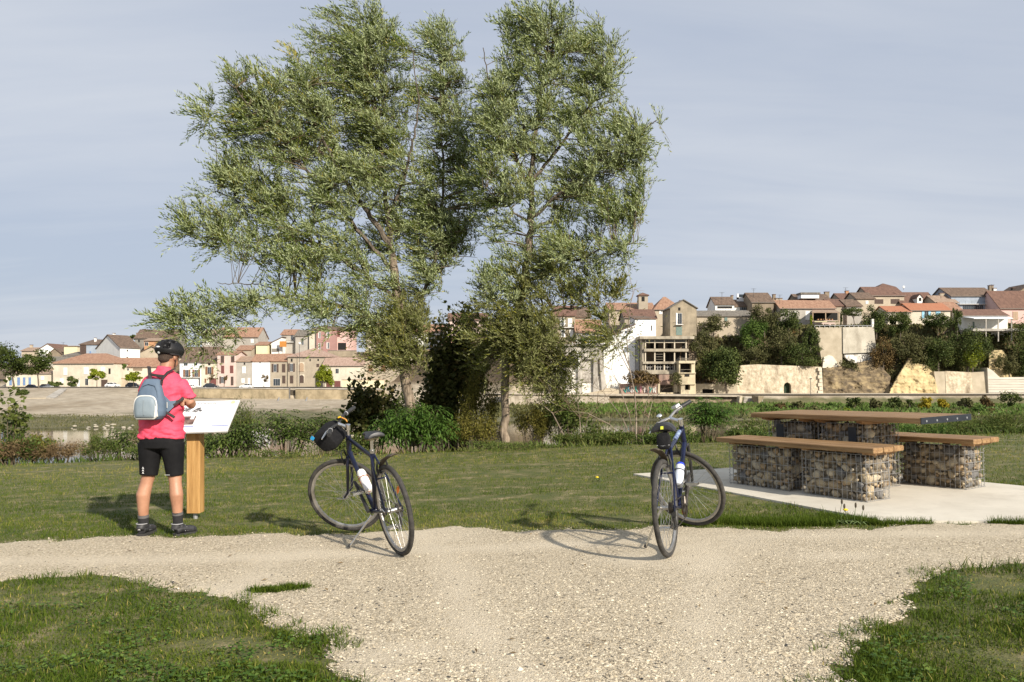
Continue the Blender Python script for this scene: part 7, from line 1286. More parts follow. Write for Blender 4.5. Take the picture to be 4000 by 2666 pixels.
B2 = GP(2617, 2184); b2, MW2, S2, g2 = bike('blue bicycle with saddle bag and orange wheel reflector beside the picnic area', (B2.x, B2.y), (.40, .917), math.radians(-5), math.radians(70), M_ROYAL, dict(stem_rise=.05, stem_len=.10, stem_r=.0145, crank=math.pi / 2, ks0=(.12, .06, .33), ks1=(.20, .22, .03), refl_f=(-.95,), refl_r=(), fork_frame=False, bot_t=.60, sad_up=.0, sad_w=1.22, bar_m=M_ALU, saddle_mark=True, decal=mat('pale_decal', (0.35, 0.45, 0.55), (0.03, 0.05, 0.2), 30, .3)))
bottle('white drinking bottle on the navy bicycle', MW1, g1, mat('white_plastic', (0.78, 0.77, 0.74), rough=.4), MATS['white_plastic'])
bottle('pale clear bottle with royal blue cap on the blue bicycle', MW2, g2, mat('clear_plastic', (0.50, 0.56, 0.66), (0.72, 0.74, 0.78), 18, .18, stretch=(1, 1, .4)), mat('blue_cap', (0.02, 0.05, 0.5), rough=.35))
# handlebar bag on the navy bicycle
hb_ = empty('handlebar_bag', label='black rounded handlebar bag hanging from the navy bicycle bars', cat='bag', mat4=MW1 @ S1 @ Matrix.Translation(g1['bc'] + Vector((.115, -.0, -.085))) @ Matrix.Rotation(math.radians(6), 4, 'Y'))
M_BAG = mat('bag_fabric', (0.007, 0.007, 0.008), (0.014, 0.014, 0.015), 40, 0.85, 0.3, 90, spec=0.2)
def rrect(x, y, cx_, cz_, k=.5, n=20): return [(cx_ * abs(math.cos(a)) ** k * (1 if math.cos(a) >= 0 else -1), cz_ * abs(math.sin(a)) ** k * (1 if math.sin(a) >= 0 else -1)) for a in [2 * math.pi * i / n for i in range(n)]]
rg = []
for y, s_ in ((-.125, .82), (-.12, .93), (-.10, 1.0), (.10, 1.0), (.12, .93), (.125, .82)): rg.append([Vector((x * s_ - .02 * (z < -.02), y, z * s_)) for x, z in rrect(0, 0, .082, .095, .62)])
bgb = MB().loft(rg).build('body', M_BAG, hb_, True)
MB().tube([(.06, -.128, .05), (.0, -.132, .075), (-.06, -.128, .05)], .0035, 5).build('zip', M_BLK, hb_)
MB().box((.075, .128, .065), (.03, .004, .03), Matrix.Rotation(.6, 3, 'Y')).build('blue_tab', mat('tab_blue', (0.02, 0.30, 0.62)), hb_)
for s in (-1, 1): MB().tube([(-.075, s * .06, .06), (-.11, s * .06, .085), (-.13, s * .06, .075)], .008, 6, flat=(1.4, .4)).build('strap', M_BLK, hb_)
# small fittings on the bars
def onbar(name, label, cat, S, MW, p, build):
    o = empty(name, label=label, cat=cat, mat4=MW @ S @ Matrix.Translation(p)); build(o); return o
onbar('handlebar_mount', 'small black mount with yellow and orange tags on the navy bicycle bars', 'mount', S1, MW1, g1['bc'] + Vector((.0, -.06, .03)), lambda o: (MB().box((0, 0, 0), (.04, .03, .022)).build('clamp', M_BLK, o), MB().box((-.01, .015, .012), (.022, .02, .008)).build('yellow_tag', mat('tag_yellow', (0.75, 0.50, 0.02)), o), MB().tube([(-.02, .0, .0), (-.06, .02, -.02), (-.075, .04, -.035)], [.006, .006, .004], 6).build('orange_tag', mat('tag_orange', (0.62, 0.28, 0.05)), o)))
onbar('bicycle_bell', 'chrome bell on the left grip of the blue bicycle', 'bell', S2, MW2, g2['pts'][11] + Vector((0, .0, .03)), lambda o: (MB().tube([(0, 0, -.03), (0, 0, .01)], .006, 6).build('bracket', M_BLK, o), MB().tube([(0, 0, .012), (0, 0, .022), (0, 0, .03), (0, 0, .034)], [.025, .024, .017, .006], 16).build('dome', mat('bright_chrome', (0.80, 0.80, 0.79), rough=.15, metal=.9), o, True)))
onbar('cycle_computer', 'silver cycle computer on the bars of the blue bicycle', 'computer', S2, MW2, g2['pts'][4] + Vector((.0, .0, .028)), lambda o: (MB().box((0, 0, 0), (.045, .06, .022)).build('case', mat('silver_plastic', (0.58, 0.59, 0.60), rough=.35), o), MB().box((0, 0, .0118), (.028, .04, .002)).build('screen', mat('lcd', (0.10, 0.11, 0.10), rough=.2), o)))
# saddle bag
sbg = empty('saddle_bag', label='small black saddle bag under the saddle of the blue bicycle', cat='bag', mat4=MW2 @ Matrix.Translation(g2['sp'] + Vector((-.085, 0, -.055))) @ Matrix.Rotation(math.radians(10), 4, 'Y'))
rg = []
for x, s_ in ((-.062, .80), (-.055, .97), (-.03, 1.0), (.03, .8), (.07, .55), (.075, .45)): rg.append([Vector((x, y * s_, z * s_)) for y, z in rrect(0, 0, .05, .062, .6)])
MB().loft(rg).build('body', M_BAG, sbg, True); MB().tube([(-.058, -.046, -.032), (-.06, 0, -.038), (-.058, .046, -.032)], .003, 5).build('reflective_strip', mat('strip_grey', (0.45, 0.45, 0.46), rough=.4), sbg); MB().box((.05, 0, .06), (.03, .03, .05)).build('strap', M_BLK, sbg)
# ================================================================== CYCLIST
PX, PY = -3.14, 6.87; PB_ = Vector((PX, PY, gz(PX) + .012)); per = empty('person', PB_, 'person in a pink jersey and black shorts standing with folded arms at the board', 'person')
def z5(zx, zy): return ((zx - 320) * .001272, (1462 - zy) * .001272)
M_SKIN = mat('skin', (0.31, 0.15, 0.088), (0.43, 0.225, 0.14), 5, 0.5, 0.08, 60, detail=5); M_JERS = mat('jersey_pink', (0.64, 0.055, 0.105), (0.72, 0.07, 0.13), 4, 0.75, 0.12, 220); M_SHRT = mat('lycra_black', (0.005, 0.005, 0.006), (0.009, 0.009, 0.010), 12, 0.8, spec=0.2); M_HELM = mat('helmet_black', (0.008, 0.008, 0.009), (0.016, 0.016, 0.017), 12, 0.5, spec=0.35)
def stack(mb, rows, n=28, sq=2.3):
    mb.loft([[Vector((cx + hw * abs(math.cos(a)) ** (2 / sq) * (1 if math.cos(a) >= 0 else -1), cy + hd * abs(math.sin(a)) ** (2 / sq) * (1 if math.sin(a) >= 0 else -1), z)) for a in [2 * math.pi * i / n for i in range(n)]] for z, cx, cy, hw, hd in rows]); return mb
HC = Vector((.058, .035, 1.612)); HY_ = math.radians(-20); HR = Matrix.Rotation(HY_, 3, 'Z') @ Matrix.Rotation(math.radians(-12), 3, 'X')       # head turned right, looking down (face along +y)
bd = MB()
stack(bd, [(.80, .005, 0, .15, .10), (.95, .005, 0, .15, .095), (1.1, .005, 0, .15, .095), (1.25, .01, 0, .155, .10), (1.36, .015, 0, .15, .09), (1.43, .02, 0, .11, .07), (1.46, .03, 0, .07, .06)])
bd.tube([(.035, 0, 1.43), (.045, .01, 1.50), (.052, .02, 1.56)], [.066, .060, .058], 14)
bd.ell(HC, (.074, .094, .108), HR); bd.ell(HC + HR @ Vector((0, .045, -.06)), (.052, .055, .055), HR); bd.ell(HC + HR @ Vector((0, .095, -.018)), (.013, .022, .026), HR); bd.ell(HC + HR @ Vector((0, .085, -.052)), (.026, .02, .012), HR); bd.ell(HC + HR @ Vector((0, .082, .02)), (.05, .016, .012), HR)
for s in (-1, 1): bd.ell(HC + HR @ Vector((s * .078, -.004, -.02)), (.012, .02, .032), HR)
bd.tube([(-.08, 0, .86), (-.105, 0, .70), (-.117, .005, .52), (-.128, -.006, .46), (-.148, -.022, .36), (-.153, -.012, .25), (-.155, 0, .14), (-.155, .005, .07)], [.095, .082, .058, .054, .060, .049, .039, .036], 16)
bd.tube([(.09, 0, .86), (.112, 0, .70), (.124, .005, .52), (.132, -.006, .46), (.148, -.022, .36), (.151, -.012, .26), (.151, 0, .14), (.151, .005, .07)], [.095, .082, .058, .053, .058, .047, .038, .036], 16)
bd.tube([(.13, 0, 1.34), (.215, 0, 1.27), (.255, .012, 1.185), (.250, .05, 1.168), (.17, .17, 1.185), (.08, .225, 1.20)], [.05, .046, .043, .042, .036, .028], 14)
bd.tube([(-.11, 0, 1.34), (-.150, .06, 1.28), (-.17, .12, 1.17), (-.06, .20, 1.165), (.10, .19, 1.18), (.17, .10, 1.19)], [.05, .046, .042, .038, .033, .028], 14)
bd.ell((.178, .055, 1.19), (.022, .045, .04))
for k, z in enumerate((1.219, 1.199, 1.179, 1.161)): bd.tube([(.172, .045, z - .004), (.178, -.004, z + .001), (.192, -.038, z + .001), (.214, -.047, z - .003), (.231, -.043, z - .007)][: 5 if k < 3 else 5], [.0108, .0105, .0102, .0094, .008] if k < 3 else [.0095, .009, .0088, .008, .007], 9)
bd.tube([(.168, .05, 1.215), (.165, .03, 1.238), (.18, .005, 1.25)], [.012, .0105, .009], 8)
body = blob('skin_body', bd, M_SKIN, 0.0076, 2, per)
for s in (-1, 1):
    e = HC + HR @ Vector((s * .030, .086, .004)); MB().ell(e, (.012, .010, .007), HR).build('eye', mat('eye_white', (0.7, 0.68, 0.65), rough=.3), per, True)
hr = MB(); hr.ell(HC + HR @ Vector((0, -.022, .0)), (.0775, .083, .075), HR, 22, 14); hr.ell(HC + HR @ Vector((0, -.052, -.045)), (.058, .045, .045), HR, 18, 12)
blob('hair', hr, mat('short_hair', (0.035, 0.022, 0.015), (0.075, 0.048, 0.033), 90, 0.8, 0.6, 240), .006, 2, per)
# jersey
js = MB(); stack(js, [(.862, .006, .0, .196, .132), (.875, .006, 0, .200, .136), (.93, .004, 0, .192, .133), (1.02, .002, 0, .186, .128), (1.12, .003, 0, .186, .127), (1.22, .006, 0, .190, .128), (1.31, .010, 0, .192, .122), (1.365, .012, 0, .186, .112), (1.405, .016, 0, .160, .100), (1.432, .022, 0, .125, .088), (1.455, .03, 0, .088, .076), (1.475, .036, .002, .074, .068), (1.508, .042, .006, .068, .062)])
js.tube([(.135, 0, 1.350), (.178, 0, 1.338), (.218, 0, 1.288), (.242, .002, 1.245), (.249, .006, 1.222)], [.062, .062, .060, .061, .060], 16); js.tube([(-.11, 0, 1.355), (-.138, .01, 1.335), (-.150, .05, 1.28), (-.156, .09, 1.215), (-.157, .10, 1.20)], [.060, .060, .058, .058, .057], 16)
def wr(co):
    x, y, z = co[:, 0], co[:, 1], co[:, 2]
    a = fbm(x * 16 + z * 7 + 3, z * 30 - x * 15 + y * 9, 5, 3) - .5; low = np.clip((1.02 - z) / .14, 0, 1); up_ = np.clip((z - 1.15) / .2, 0, 1) * .4
    f1 = np.abs(np.sin((z * 58 + x * 22 + 3 * fbm(x * 9, z * 9, 2)) )) - .5; side = np.clip((x - .02) / .12, 0, 1) * np.clip((z - .98) / .1, 0, 1) * np.clip((1.30 - z) / .1, 0, 1)
    f2 = np.sin(z * 70 - x * 60 + 5 * fbm(x * 8, z * 8, 9))
    f3 = np.sin(x * 38 - z * 26 + 6 * fbm(x * 7, z * 7, 33)); return a * (.014 + .018 * low + .008 * up_) + f1 * .010 * low + f2 * .010 * side + f3 * .005 * (1 - low) - .006 * np.clip((.885 - z) / .02, 0, 1)
blob('jersey', js, M_JERS, 0.006, 4, per, wr)
ss = MB(); stack(ss, [(.78, .004, 0, .178, .128), (.84, .005, 0, .186, .134), (.90, .005, 0, .180, .122)]); ss.tube([(-.092, 0, .82), (-.096, -.002, .74), (-.103, 0, .64), (-.108, 0, .56), (-.110, 0, .536)], [.108, .100, .086, .079, .078], 18); ss.tube([(.100, 0, .82), (.106, -.002, .74), (.116, 0, .64), (.122, 0, .56), (.124, 0, .530)], [.106, .098, .083, .076, .075], 18)
so = blob('shorts', ss, M_SHRT, 0.007, 5, per)
M_REFL = mat('reflective_print', (0.62, 0.62, 0.62), rough=.4)
for k in range(3): x, z = -.122, .610 - k * .0215; MB().add([(x - .010, -.082, z - .012), (x, -.0845, z + .008), (x + .010, -.084, z - .012), (x, -.0845, z - .006), (x - .010, -.079, z - .012), (x, -.0815, z + .008), (x + .010, -.081, z - .012), (x, -.0815, z - .006)], [(0, 1, 2, 3), (7, 6, 5, 4), (0, 4, 5, 1), (1, 5, 6, 2)]).build('reflective_chevron', M_REFL, so)
MB().box((.09, -.076, .545), (.045, .004, .003)).build('reflective_line', M_REFL, so)
for s, (cx, zt) in ((-1, (-.155, .180)), (1, (.151, .205))):
    k = MB(); k.tube([(cx, -.004 if zt < .2 else -.008, zt), (cx, 0, .13), (cx, .004, .075)], [.046, .0425, .042], 18); sk = k.build('sock', mat('sock_black', (0.012, 0.012, 0.013), (0.02, 0.02, 0.022), 60, .9), per, True)
    k = MB(); k.tube([(cx, -.007, zt + .001), (cx, -.004, zt - .024)], .0468, 18); k.build('sock_band', mat('sock_grey', (0.10, 0.095, 0.095)), sk, True)
for s, hx, hy, tx, ty in ((-1, -.168, -.052, -.145, .185), (1, .130, -.045, .268, .125)):
    dr = Vector((tx - hx, ty - hy, 0)).normalized(); sd_ = Vector((dr.y, -dr.x, 0)); h = Vector((hx, hy, 0)); L_ = (Vector((tx, ty, 0)) - h).length
    P_ = lambda f, w, z: h + dr * (f * L_) + sd_ * w + Vector((0, 0, z))
    mb = MB(); mb.tube([P_(.06, 0, .05), P_(.12, 0, .078), P_(.16, 0, .092)], [.036, .040, .043], 14); mb.tube([P_(.10, 0, .045), P_(.32, 0, .052), P_(.55, .002, .046), P_(.78, .003, .038), P_(.93, .002, .032)], [.040, .041, .041, .040, .030], 14, flat=(1.05, .85)); mb.ell(P_(.30, 0, .075), (.04, .04, .03))
    def flt(co): return np.where(co[:, 2] < .012, -.0 * co[:, 2], 0)
    sh_ = blob('shoe', mb, mat('shoe_black', (0.014, 0.014, 0.016), (0.04, 0.04, 0.043), 26, .6), .0055, 4, per)
    co = np.empty(len(sh_.data.vertices) * 3, np.float32); sh_.data.vertices.foreach_get('co', co); co = co.reshape(-1, 3); co[:, 2] = np.maximum(co[:, 2], .012); sh_.data.vertices.foreach_set('co', co.ravel())
    ol = [(0.0, .0), (.03, .03), (.15, .04), (.4, .038), (.65, .046), (.85, .044), (.98, .024), (1.0, 0), (.98, -.022), (.85, -.040), (.65, -.042), (.4, -.036), (.15, -.038), (.03, -.03)]
    MB().prism([P_(f, w, -.008) for f, w in ol], [P_(f, w, .016 + (.006 if f > .9 else 0)) for f, w in ol]).build('sole', mat('sole_dark', (0.03, 0.029, 0.028)), sh_)
    MB().ring(P_(.16, 0, .104), (0, 0, 1), .046, .004, 22, 6).build('collar_trim', mat('trim_grey', (0.33, 0.33, 0.34)), sh_, True)
    for k in range(2): MB().tube([P_(.42 + .1 * k, .040, .035), P_(.40 + .1 * k, .030, .07), P_(.40 + .1 * k, .0, .088 - k * .006)], .0035, 5).build('shoe_stripe', MATS['trim_grey'], sh_)
    b0 = P_(-.005, 0, .055)
    for a in (.7, -.7): MB().box(b0 + Vector((0, -.004, .006)), (.026, .004, .005), Matrix.Rotation(math.atan2(dr.y, dr.x) + math.pi / 2, 3, 'Z') @ Matrix.Rotation(a, 3, 'Y')).build('heel_mark', M_REFL, sh_)
# helmet
hl = MB(); nu, nv = 60, 26; vs = []; hc = HC + Vector((.004, -.004, .038)); HT = HR @ Matrix.Rotation(math.radians(4), 3, 'X')
for j in range(nv + 1):
    th = (0.02 + j / nv * 0.60) * math.pi
    for i in range(nu):
        ph = 2 * math.pi * i / nu; u = Vector((math.sin(th) * math.cos(ph), math.sin(th) * math.sin(ph), math.cos(th))); s_ = 1.0
        for yc, wd in ((-.66, .085), (-.36, .10), (0, .105), (.36, .10), (.66, .085)):
            q = max(0, 1 - (abs(u.x - yc) / wd) ** 2.5)
            for lo, hi in ((-.88, -.36), (-.22, .24), (.36, .84)):
                m_ = (lo + hi) / 2; h_ = (hi - lo) / 2; e = max(0, 1 - (abs(u.y - m_ + .25 * abs(yc)) / h_) ** 3)
                if u.z > .02: s_ -= .34 * min(1, q * 1.6) * min(1, e * 1.6)
        low = max(0, (th / math.pi - .5) / .12)
        vs.append(hc + HT @ Vector((u.x * .109 * s_ * (1 - .05 * low), u.y * .140 * s_ * (1 - .05 * low), u.z * .101 * (s_ if u.z > 0 else 1) - .0)))
fs = [(j * nu + i, (j + 1) * nu + i, (j + 1) * nu + (i + 1) % nu, j * nu + (i + 1) % nu) for j in range(nv) for i in range(nu)] + [tuple(range(nu))]; n0 = len(vs); vs.append(hc + HT @ Vector((0, 0, -.02))); fs += [((nv) * nu + i, n0, nv * nu + (i + 1) % nu) for i in range(nu)]
hl.add(vs, fs); helm = hl.build('helmet', M_HELM, per, True)
MB().ell(hc + HT @ Vector((0, -.137, .010)), (.020, .006, .008), HT).build('rear_reflector', mat('reflector_white', (0.72, 0.72, 0.72), rough=.3), helm, True); MB().ell(hc + HT @ Vector((0, -.120, -.038)), (.013, .010, .013), HT).build('adjuster_dial', mat('dial_grey', (0.36, 0.37, 0.36)), helm, True); MB().ring(hc + HT @ Vector((0, .012, -.040)), HT @ Vector((0, 0, 1)), .098, .007, 40, 6).build('cradle_band', M_HELM, helm, True)
for s in (-1, 1): MB().tube([hc + HT @ Vector((s * .088, -.01, -.03)), HC + HR @ Vector((s * .082, .005, -.05)), HC + HR @ Vector((s * .05, .04, -.115))], .006, 6, flat=(1, .4)).build('chin_strap', M_BLK, helm)
# backpack
bp_ = empty('backpack', PB_ + Vector((.068, 0, 0)), 'small blue grey backpack with pale front pocket worn by the person', 'backpack')
M_PK = mat('pack_blue', (0.075, 0.11, 0.16), (0.105, 0.15, 0.21), 5, .75, .15, 160); M_PKL = mat('pack_pale', (0.17, 0.215, 0.255), (0.225, 0.275, 0.31), 5, .6, .15, 120)
pk = MB(); stack(pk, [(1.038, -.090, -.175, .085, .038), (1.046, -.090, -.178, .110, .056), (1.075, -.082, -.185, .128, .068), (1.12, -.076, -.188, .136, .070), (1.18, -.072, -.186, .130, .066), (1.25, -.074, -.180, .110, .060), (1.315, -.072, -.172, .092, .052), (1.36, -.070, -.165, .078, .044), (1.388, -.070, -.158, .064, .032), (1.396, -.070, -.155, .045, .02)], 28, 3.0); blob('main_bag', pk, M_PK, .006, 5, bp_, lambda c: .006 * (fbm(c[:, 0] * 18, c[:, 2] * 14, 3, 3) - .5))
def arch(cx, hw, z0, z1, n=16): return [(cx - hw * .93, z0 + .012), (cx - hw * .8, z0)] + [(cx + hw * .8, z0), (cx + hw * .93, z0 + .012)] + [(cx + hw * abs(math.cos(t)) ** .55 * (1 if math.cos(t) >= 0 else -1) * (1.0), z0 + (z1 - z0) * (.42 + .58 * math.sin(t) ** .7)) for t in [math.pi * i / n for i in range(n + 1)]]
pkp = MB(); oa = arch(-.085, .094, 1.056, 1.246); pkp.loft([[Vector((x, -.225, z)) for x, z in oa]] + [[Vector((-.085 + (x + .085) * s_, y, 1.14 + (z - 1.14) * s_)) for x, z in oa] for s_, y in ((1.0, -.252), (.97, -.268), (.88, -.280), (.6, -.287), (.2, -.289))]); pko = pkp.build('front_pocket', M_PKL, bp_, True)
ob_ = arch(-.085, .0965, 1.053, 1.249); MB().tube([Vector((x, -.256, z)) for x, z in ob_], .0062, 7, closed=True).build('pocket_piping', mat('piping_white', (0.66, 0.65, 0.60)), pko, True)
MB().prism([Vector((x, -.240, z)) for x, z in ((-.005, 1.058), (.017, 1.07), (.015, 1.13), (-.003, 1.20))], [Vector((x, -.272, z)) for x, z in ((-.005, 1.06), (.013, 1.072), (.011, 1.13), (-.001, 1.19))]).build('pocket_gusset', MATS['piping_white'], pko)
MB().tube([(-.085, -.290, 1.215), (-.087, -.2925, 1.15), (-.084, -.290, 1.085)], .003, 5).build('pocket_seam', mat('seam_grey', (0.22, 0.26, 0.29)), pko)
MB().tube([(-.145, -.224, 1.30), (-.125, -.226, 1.335), (-.075, -.222, 1.352), (-.02, -.222, 1.335), (.0, -.226, 1.29), (.008, -.232, 1.235)], .0042, 6).build('zip', mat('zip_dark', (0.03, 0.035, 0.045)), bp_)
def zp(zx, zy, y): x, z = z5(zx, zy); return Vector((x - .068 - .457 * y, y, z))
MB().loft([[zp(335, 470, -.165), zp(345, 610, -.165), zp(345, 610, -.125), zp(335, 470, -.125)], [zp(385, 518, -.155), zp(385, 580, -.155), zp(385, 580, -.12), zp(385, 518, -.12)], [zp(425, 512, -.13), zp(412, 552, -.13), zp(412, 552, -.105), zp(425, 512, -.105)]]).build('hip_wing', M_PK, bp_, True)
M_STR = mat('strap_black', (0.02, 0.015, 0.016), (0.035, 0.027, 0.028), 60, .8)
def strap(pts, r_=.016, fl=(1, .28)): MB().tube(pts, r_, 8, flat=fl).build('strap', M_STR, bp_, True)
strap([zp(405, 545, -.135), zp(440, 525, -.115), zp(475, 495, -.075)], .013, (.35, 1)); strap([zp(412, 525, -.132), zp(450, 515, -.11), zp(478, 505, -.07)], .010, (.35, 1)); strap([zp(352, 595, -.165), zp(385, 612, -.15), zp(415, 632, -.14)], .013, (.4, 1))
strap([zp(247, 372, -.150), zp(243, 340, -.128), zp(240, 310, -.105), zp(238, 290, -.075), zp(236, 280, -.03)], .016, (1, .35)); strap([zp(325, 378, -.150), zp(340, 348, -.128), zp(368, 318, -.105), zp(402, 300, -.075), zp(412, 296, -.03)], .016, (1, .35)); strap([zp(240, 333, -.128), zp(295, 343, -.134), zp(345, 347, -.128)], .014, (.3, 1))
for a, b in ((248, 372), (326, 378)): strap([zp(a, b + 4, -.155), zp(a + (6 if a < 300 else -4), b + 30, -.165)], .02, (1, .4)); bp_.children[-1].data.materials.clear(); bp_.children[-1].data.materials.append(M_PK)
MB().box(zp(362, 545, -.168), (.004, .004, .05)).build('logo_mark', mat('piping_white', (0.66, 0.65, 0.60)), bp_)
# ================================================================== GRASS
M_GRASS = mat('grass_blade', (0.042, 0.080, 0.008), (0.112, 0.152, 0.018), rough=0.6, attr=True, c3=(0.40, 0.32, 0.10), trans=0.30, spec=0.1)
def blades(name, label, x, y, h, w, v, seed, lean=.55, zf=None, one=False):
    r = np.random.default_rng(seed); n = len(x); a = r.random(n) * 6.283; z = (near_z(x, y) if zf is None else zf(x, y)); P = np.stack([x, y, z - .004], 1)
    ln = np.abs(r.normal(0, lean, n)); b = r.random(n) * 6.283; dirl = np.stack([np.cos(b) * ln, np.sin(b) * ln, np.ones(n)], 1); dirl = unit(dirl); dir2 = unit(dirl + np.stack([np.cos(b), np.sin(b), -.35 * np.ones(n)], 1) * (ln * 1.1)[:, None])
    S = np.stack([np.cos(a), np.sin(a), 0 * a], 1) * w[:, None] * .5; m = P + dirl * (h * .55)[:, None]; t = m + dir2 * (h * .5)[:, None]
    if one:
        V = np.stack([P - S, P + S, t + S * .25, t - S * .25], 1).reshape(-1, 3); Fc = np.arange(n * 4).reshape(n, 4)
        return tag(mobj(name, npmesh(name, V, Fc, M_GRASS, 4, np.clip(v, 0, 1))), label, 'grass', kind='stuff')
    V = np.stack([P - S, P + S, m + S * .8, m - S * .8, t + S * .12, t - S * .12], 1).reshape(-1, 3); i = np.arange(n)[:, None] * 6
    Fc = np.concatenate([i + np.array([0, 1, 2, 3]), i + np.array([3, 2, 4, 5])], 1).reshape(-1, 4)
    return tag(mobj(name, npmesh(name, V, Fc, M_GRASS, 4, np.repeat(np.clip(v, 0, 1), 2))), label, 'grass', kind='stuff')
r = np.random.default_rng(91)
def dry(x, y): return fbm(x * .55, y * 1.5, 61) * .6 + fbm(x * 2.2, y * 3.0, 62) * .4
def scatter(n, y0, y1, xr):
    y = y0 / (1 - r.random(n) * (1 - y0 / y1)); x = (r.random(n) * 2 - 1) * xr * y; return x, y
x, y = scatter(330000, 2.7, 5.75, .80); jx, jy = r.normal(0, .045, len(x)), r.normal(0, .06, len(x)); g_ = ~in_gravel(x + jx, y + jy) & ((x < 0) | (y < 6.0)); d_ = dry(x * 1.6, y * 1.6); keep = g_ & (r.random(len(x)) < np.clip(1.25 - 2.6 * np.clip(d_ - .545, 0, 1) * 4.0, .22, 1)) & (y < 5.7); x, y, d_ = x[keep], y[keep], d_[keep]
k = min(len(x), 80000); x, y, d_ = x[:k], y[:k], d_[:k]; tall = fbm(x * 2.4, y * 2.4, 77)
blades('foreground_grass', 'lush green grass on both sides of the path junction', x, y, np.clip(2.0 - 2.4 * d_, .5, 1) * (.020 + .066 * tall ** 1.9) * r.uniform(.45, 1.4, len(x)), r.uniform(.0032, .0068, len(x)), .26 + 1.1 * (d_ - .44) + 1.8 * np.clip(d_ - .57, 0, 1) + r.normal(0, .15, len(x)) + (r.random(len(x)) < .06) * .45, 5, lean=.95)
x, y = scatter(420000, 5.9, 14.7, .78); jx, jy = r.normal(0, .05, len(x)), r.normal(0, .05, len(x)); inside = ~in_gravel(x + jx, y + jy) & ~inpoly(x, y, SLAB); far = GP(0, 2117).y; d_ = dry(x, y); streak = fbm(x * .5 + 7, y * 2.6, 64); bare_ = np.clip((streak - .575) * 8, 0, 1); keep = inside & (y > 6.0) & (r.random(len(x)) < 1 - .93 * bare_); x, y, d_ = x[keep], y[keep], d_[keep]; k = min(len(x), 150000); x, y, d_ = x[:k], y[:k], d_[:k]; band = np.clip((y - 9.5) / 4.5, 0, 1)
blades('lawn_grass', 'short mown lawn grass between the path and the river bank', x, y, (.014 + .02 * fbm(x * 1.7, y * 1.7, 78) + .10 * np.clip(fbm(x * 3.1, y * 3.1, 79) - .60, 0, 1)) * r.uniform(.6, 1.4, len(x)) * (1 + .25 * band), r.uniform(.0042, .0078, len(x)) * (1 + .7 * band), .26 + 1.1 * (d_ - .44) + .15 * band + r.normal(0, .14, len(x)) + (r.random(len(x)) < .08) * .35, 6, lean=.75, one=True)
# ragged tufts: island in the gravel, slab edge, path edges
def patchy(name, label, cx, cy, rx, ry, n, h, seed, v0=.2):
    q = np.random.default_rng(seed); a = q.random(n) * 6.283; s = np.sqrt(q.random(n)); x = cx + np.cos(a) * rx * s; y = cy + np.sin(a) * ry * s; nn = fbm(x * 9, y * 9, seed) > .36; x, y = x[nn], y[nn]
    return blades(name, label, x, y, h * q.uniform(.5, 1.3, len(x)), q.uniform(.003, .0055, len(x)), v0 + q.normal(0, .1, len(x)), seed, zf=gravel_z)
q = np.random.default_rng(12); p = GP(1085, 2312); tx_, ty_ = [], []
for ox, oy, rx_, ry_, n_ in ((-.07, -.02, .10, .045, 900), (.05, .01, .12, .06, 1200), (.15, .03, .06, .03, 260), (-.15, .0, .05, .03, 160), (.0, -.05, .07, .03, 200)):
    a = q.random(n_) * 6.283; s = q.normal(0, .55, n_); tx_.append(p.x + ox + np.cos(a) * rx_ * s); ty_.append(p.y + oy + np.sin(a) * ry_ * s)
tx_, ty_ = np.concatenate(tx_), np.concatenate(ty_); blades('grass_tuft', 'isolated dark grass tuft growing in the gravel', tx_, ty_, q.uniform(.012, .05, len(tx_)), q.uniform(.003, .006, len(tx_)), .2 + q.normal(0, .14, len(tx_)), 12, lean=.8, zf=gravel_z)
X_, Y_ = [], []
for (a, b, n) in (((2760, 2050), (3060, 2062), 3600), ((3060, 2058), (3260, 2056), 3000), ((3200, 2040), (3430, 2054), 2600), ((3430, 2056), (3640, 2056), 900), ((3860, 2052), (4020, 2056), 900), ((2560, 2058), (2760, 2060), 1600)):
    q = r.random(n); px = a[0] + (b[0] - a[0]) * q; py = a[1] + (b[1] - a[1]) * q - np.abs(r.normal(0, 12 if a[0] < 3400 else 5, n)); d = (CH - G0) * F / ((py - HY) + TILT * (px - CX)); X_.append((px - CX) / F * d); Y_.append(d)
x, y = np.concatenate(X_), np.concatenate(Y_); kk = ~inpoly(x, y, SLAB); x, y = x[kk], y[kk]
blades('edge_grass', 'longer ragged grass between the slab and the gravel', x, y, r.uniform(.025, .085, len(x)), r.uniform(.003, .006, len(x)), .24 + r.normal(0, .13, len(x)), 8)

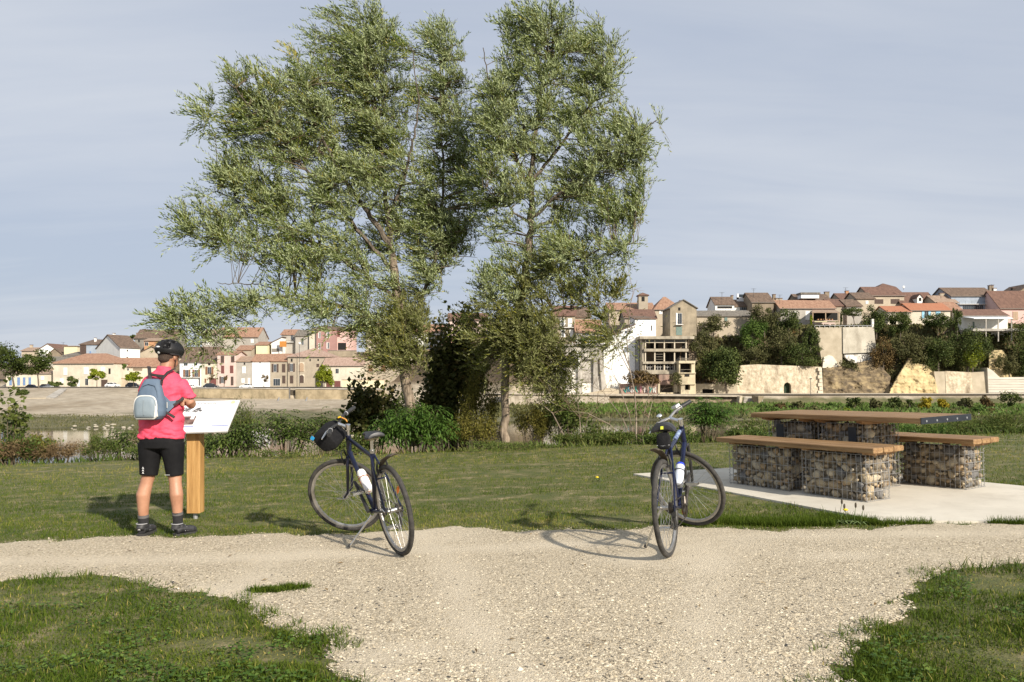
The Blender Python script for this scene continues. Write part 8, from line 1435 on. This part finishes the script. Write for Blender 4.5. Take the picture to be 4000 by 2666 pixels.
qx, qy = scatter(150000, 2.7, 7.0, .80); ge = gedge(qx, qy); cl_ = fbm(qx * 5, qy * 5, 83); kk = (ge > -.16) & (ge < .16) & (cl_ > .47 + 1.3 * np.clip(ge, 0, 1)) & ~inpoly(qx, qy, SLAB) & ((qy < 5.8) | (r.random(len(qx)) < .35)); qx, qy, cl_ = qx[kk][:20000], qy[kk][:20000], cl_[kk][:20000]
blades('border_grass', 'ragged grass creeping over the path borders', qx, qy, np.where(qy < 5.8, 1.0, .6) * (.02 + .11 * np.clip(cl_ - .45, 0, .4)) * r.uniform(.5, 1.7, len(qx)), r.uniform(.003, .0065, len(qx)), .25 + r.normal(0, .15, len(qx)), 14, lean=.9)

# clover and broad-leaved weeds in the turf, a few fallen leaves on the gravel
cx_, cy_ = scatter(60000, 2.7, 5.6, .8); kk = (gedge(cx_, cy_) < -.03) & (fbm(cx_ * 3, cy_ * 3, 91) > .58); cx_, cy_ = cx_[kk][:5200], cy_[kk][:5200]; n = len(cx_); P = np.stack([cx_, cy_, near_z(cx_, cy_) + r.uniform(.012, .04, n)], 1); a = r.random(n) * 6.283; D = unit(np.stack([np.cos(a), np.sin(a), r.uniform(-.2, .5, n)], 1)); N = unit(np.stack([r.normal(0, .25, n), r.normal(0, .25, n), np.ones(n)], 1))
tag(mobj('clover', npmesh('clover', leaves(P, D, N, r.uniform(.014, .03, n), r.uniform(.012, .022, n)).reshape(-1, 3), np.arange(n * 4).reshape(n, 4), LEAF['bright'], 4, r.random(n))), 'broad clover and weed leaves among the foreground grass', 'clover', kind='stuff')
fx, fy = scatter(700, 2.9, 6.6, .7); kk = in_gravel(fx, fy); fx, fy = fx[kk][:60], fy[kk][:60]; n = len(fx); P = np.stack([fx, fy, gravel_z(fx, fy) + .008], 1); a = r.random(n) * 6.283; D = unit(np.stack([np.cos(a), np.sin(a), r.uniform(0, .3, n)], 1)); N = unit(np.stack([r.normal(0, .3, n), r.normal(0, .3, n), np.ones(n)], 1))
tag(mobj('fallen_leaves', npmesh('fallen_leaves', leaves(P, D, N, r.uniform(.025, .06, n), r.uniform(.01, .02, n)).reshape(-1, 3), np.arange(n * 4).reshape(n, 4), LEAF['dry'], 4, r.random(n))), 'dry fallen willow leaves lying on the gravel', 'leaves', kind='stuff')
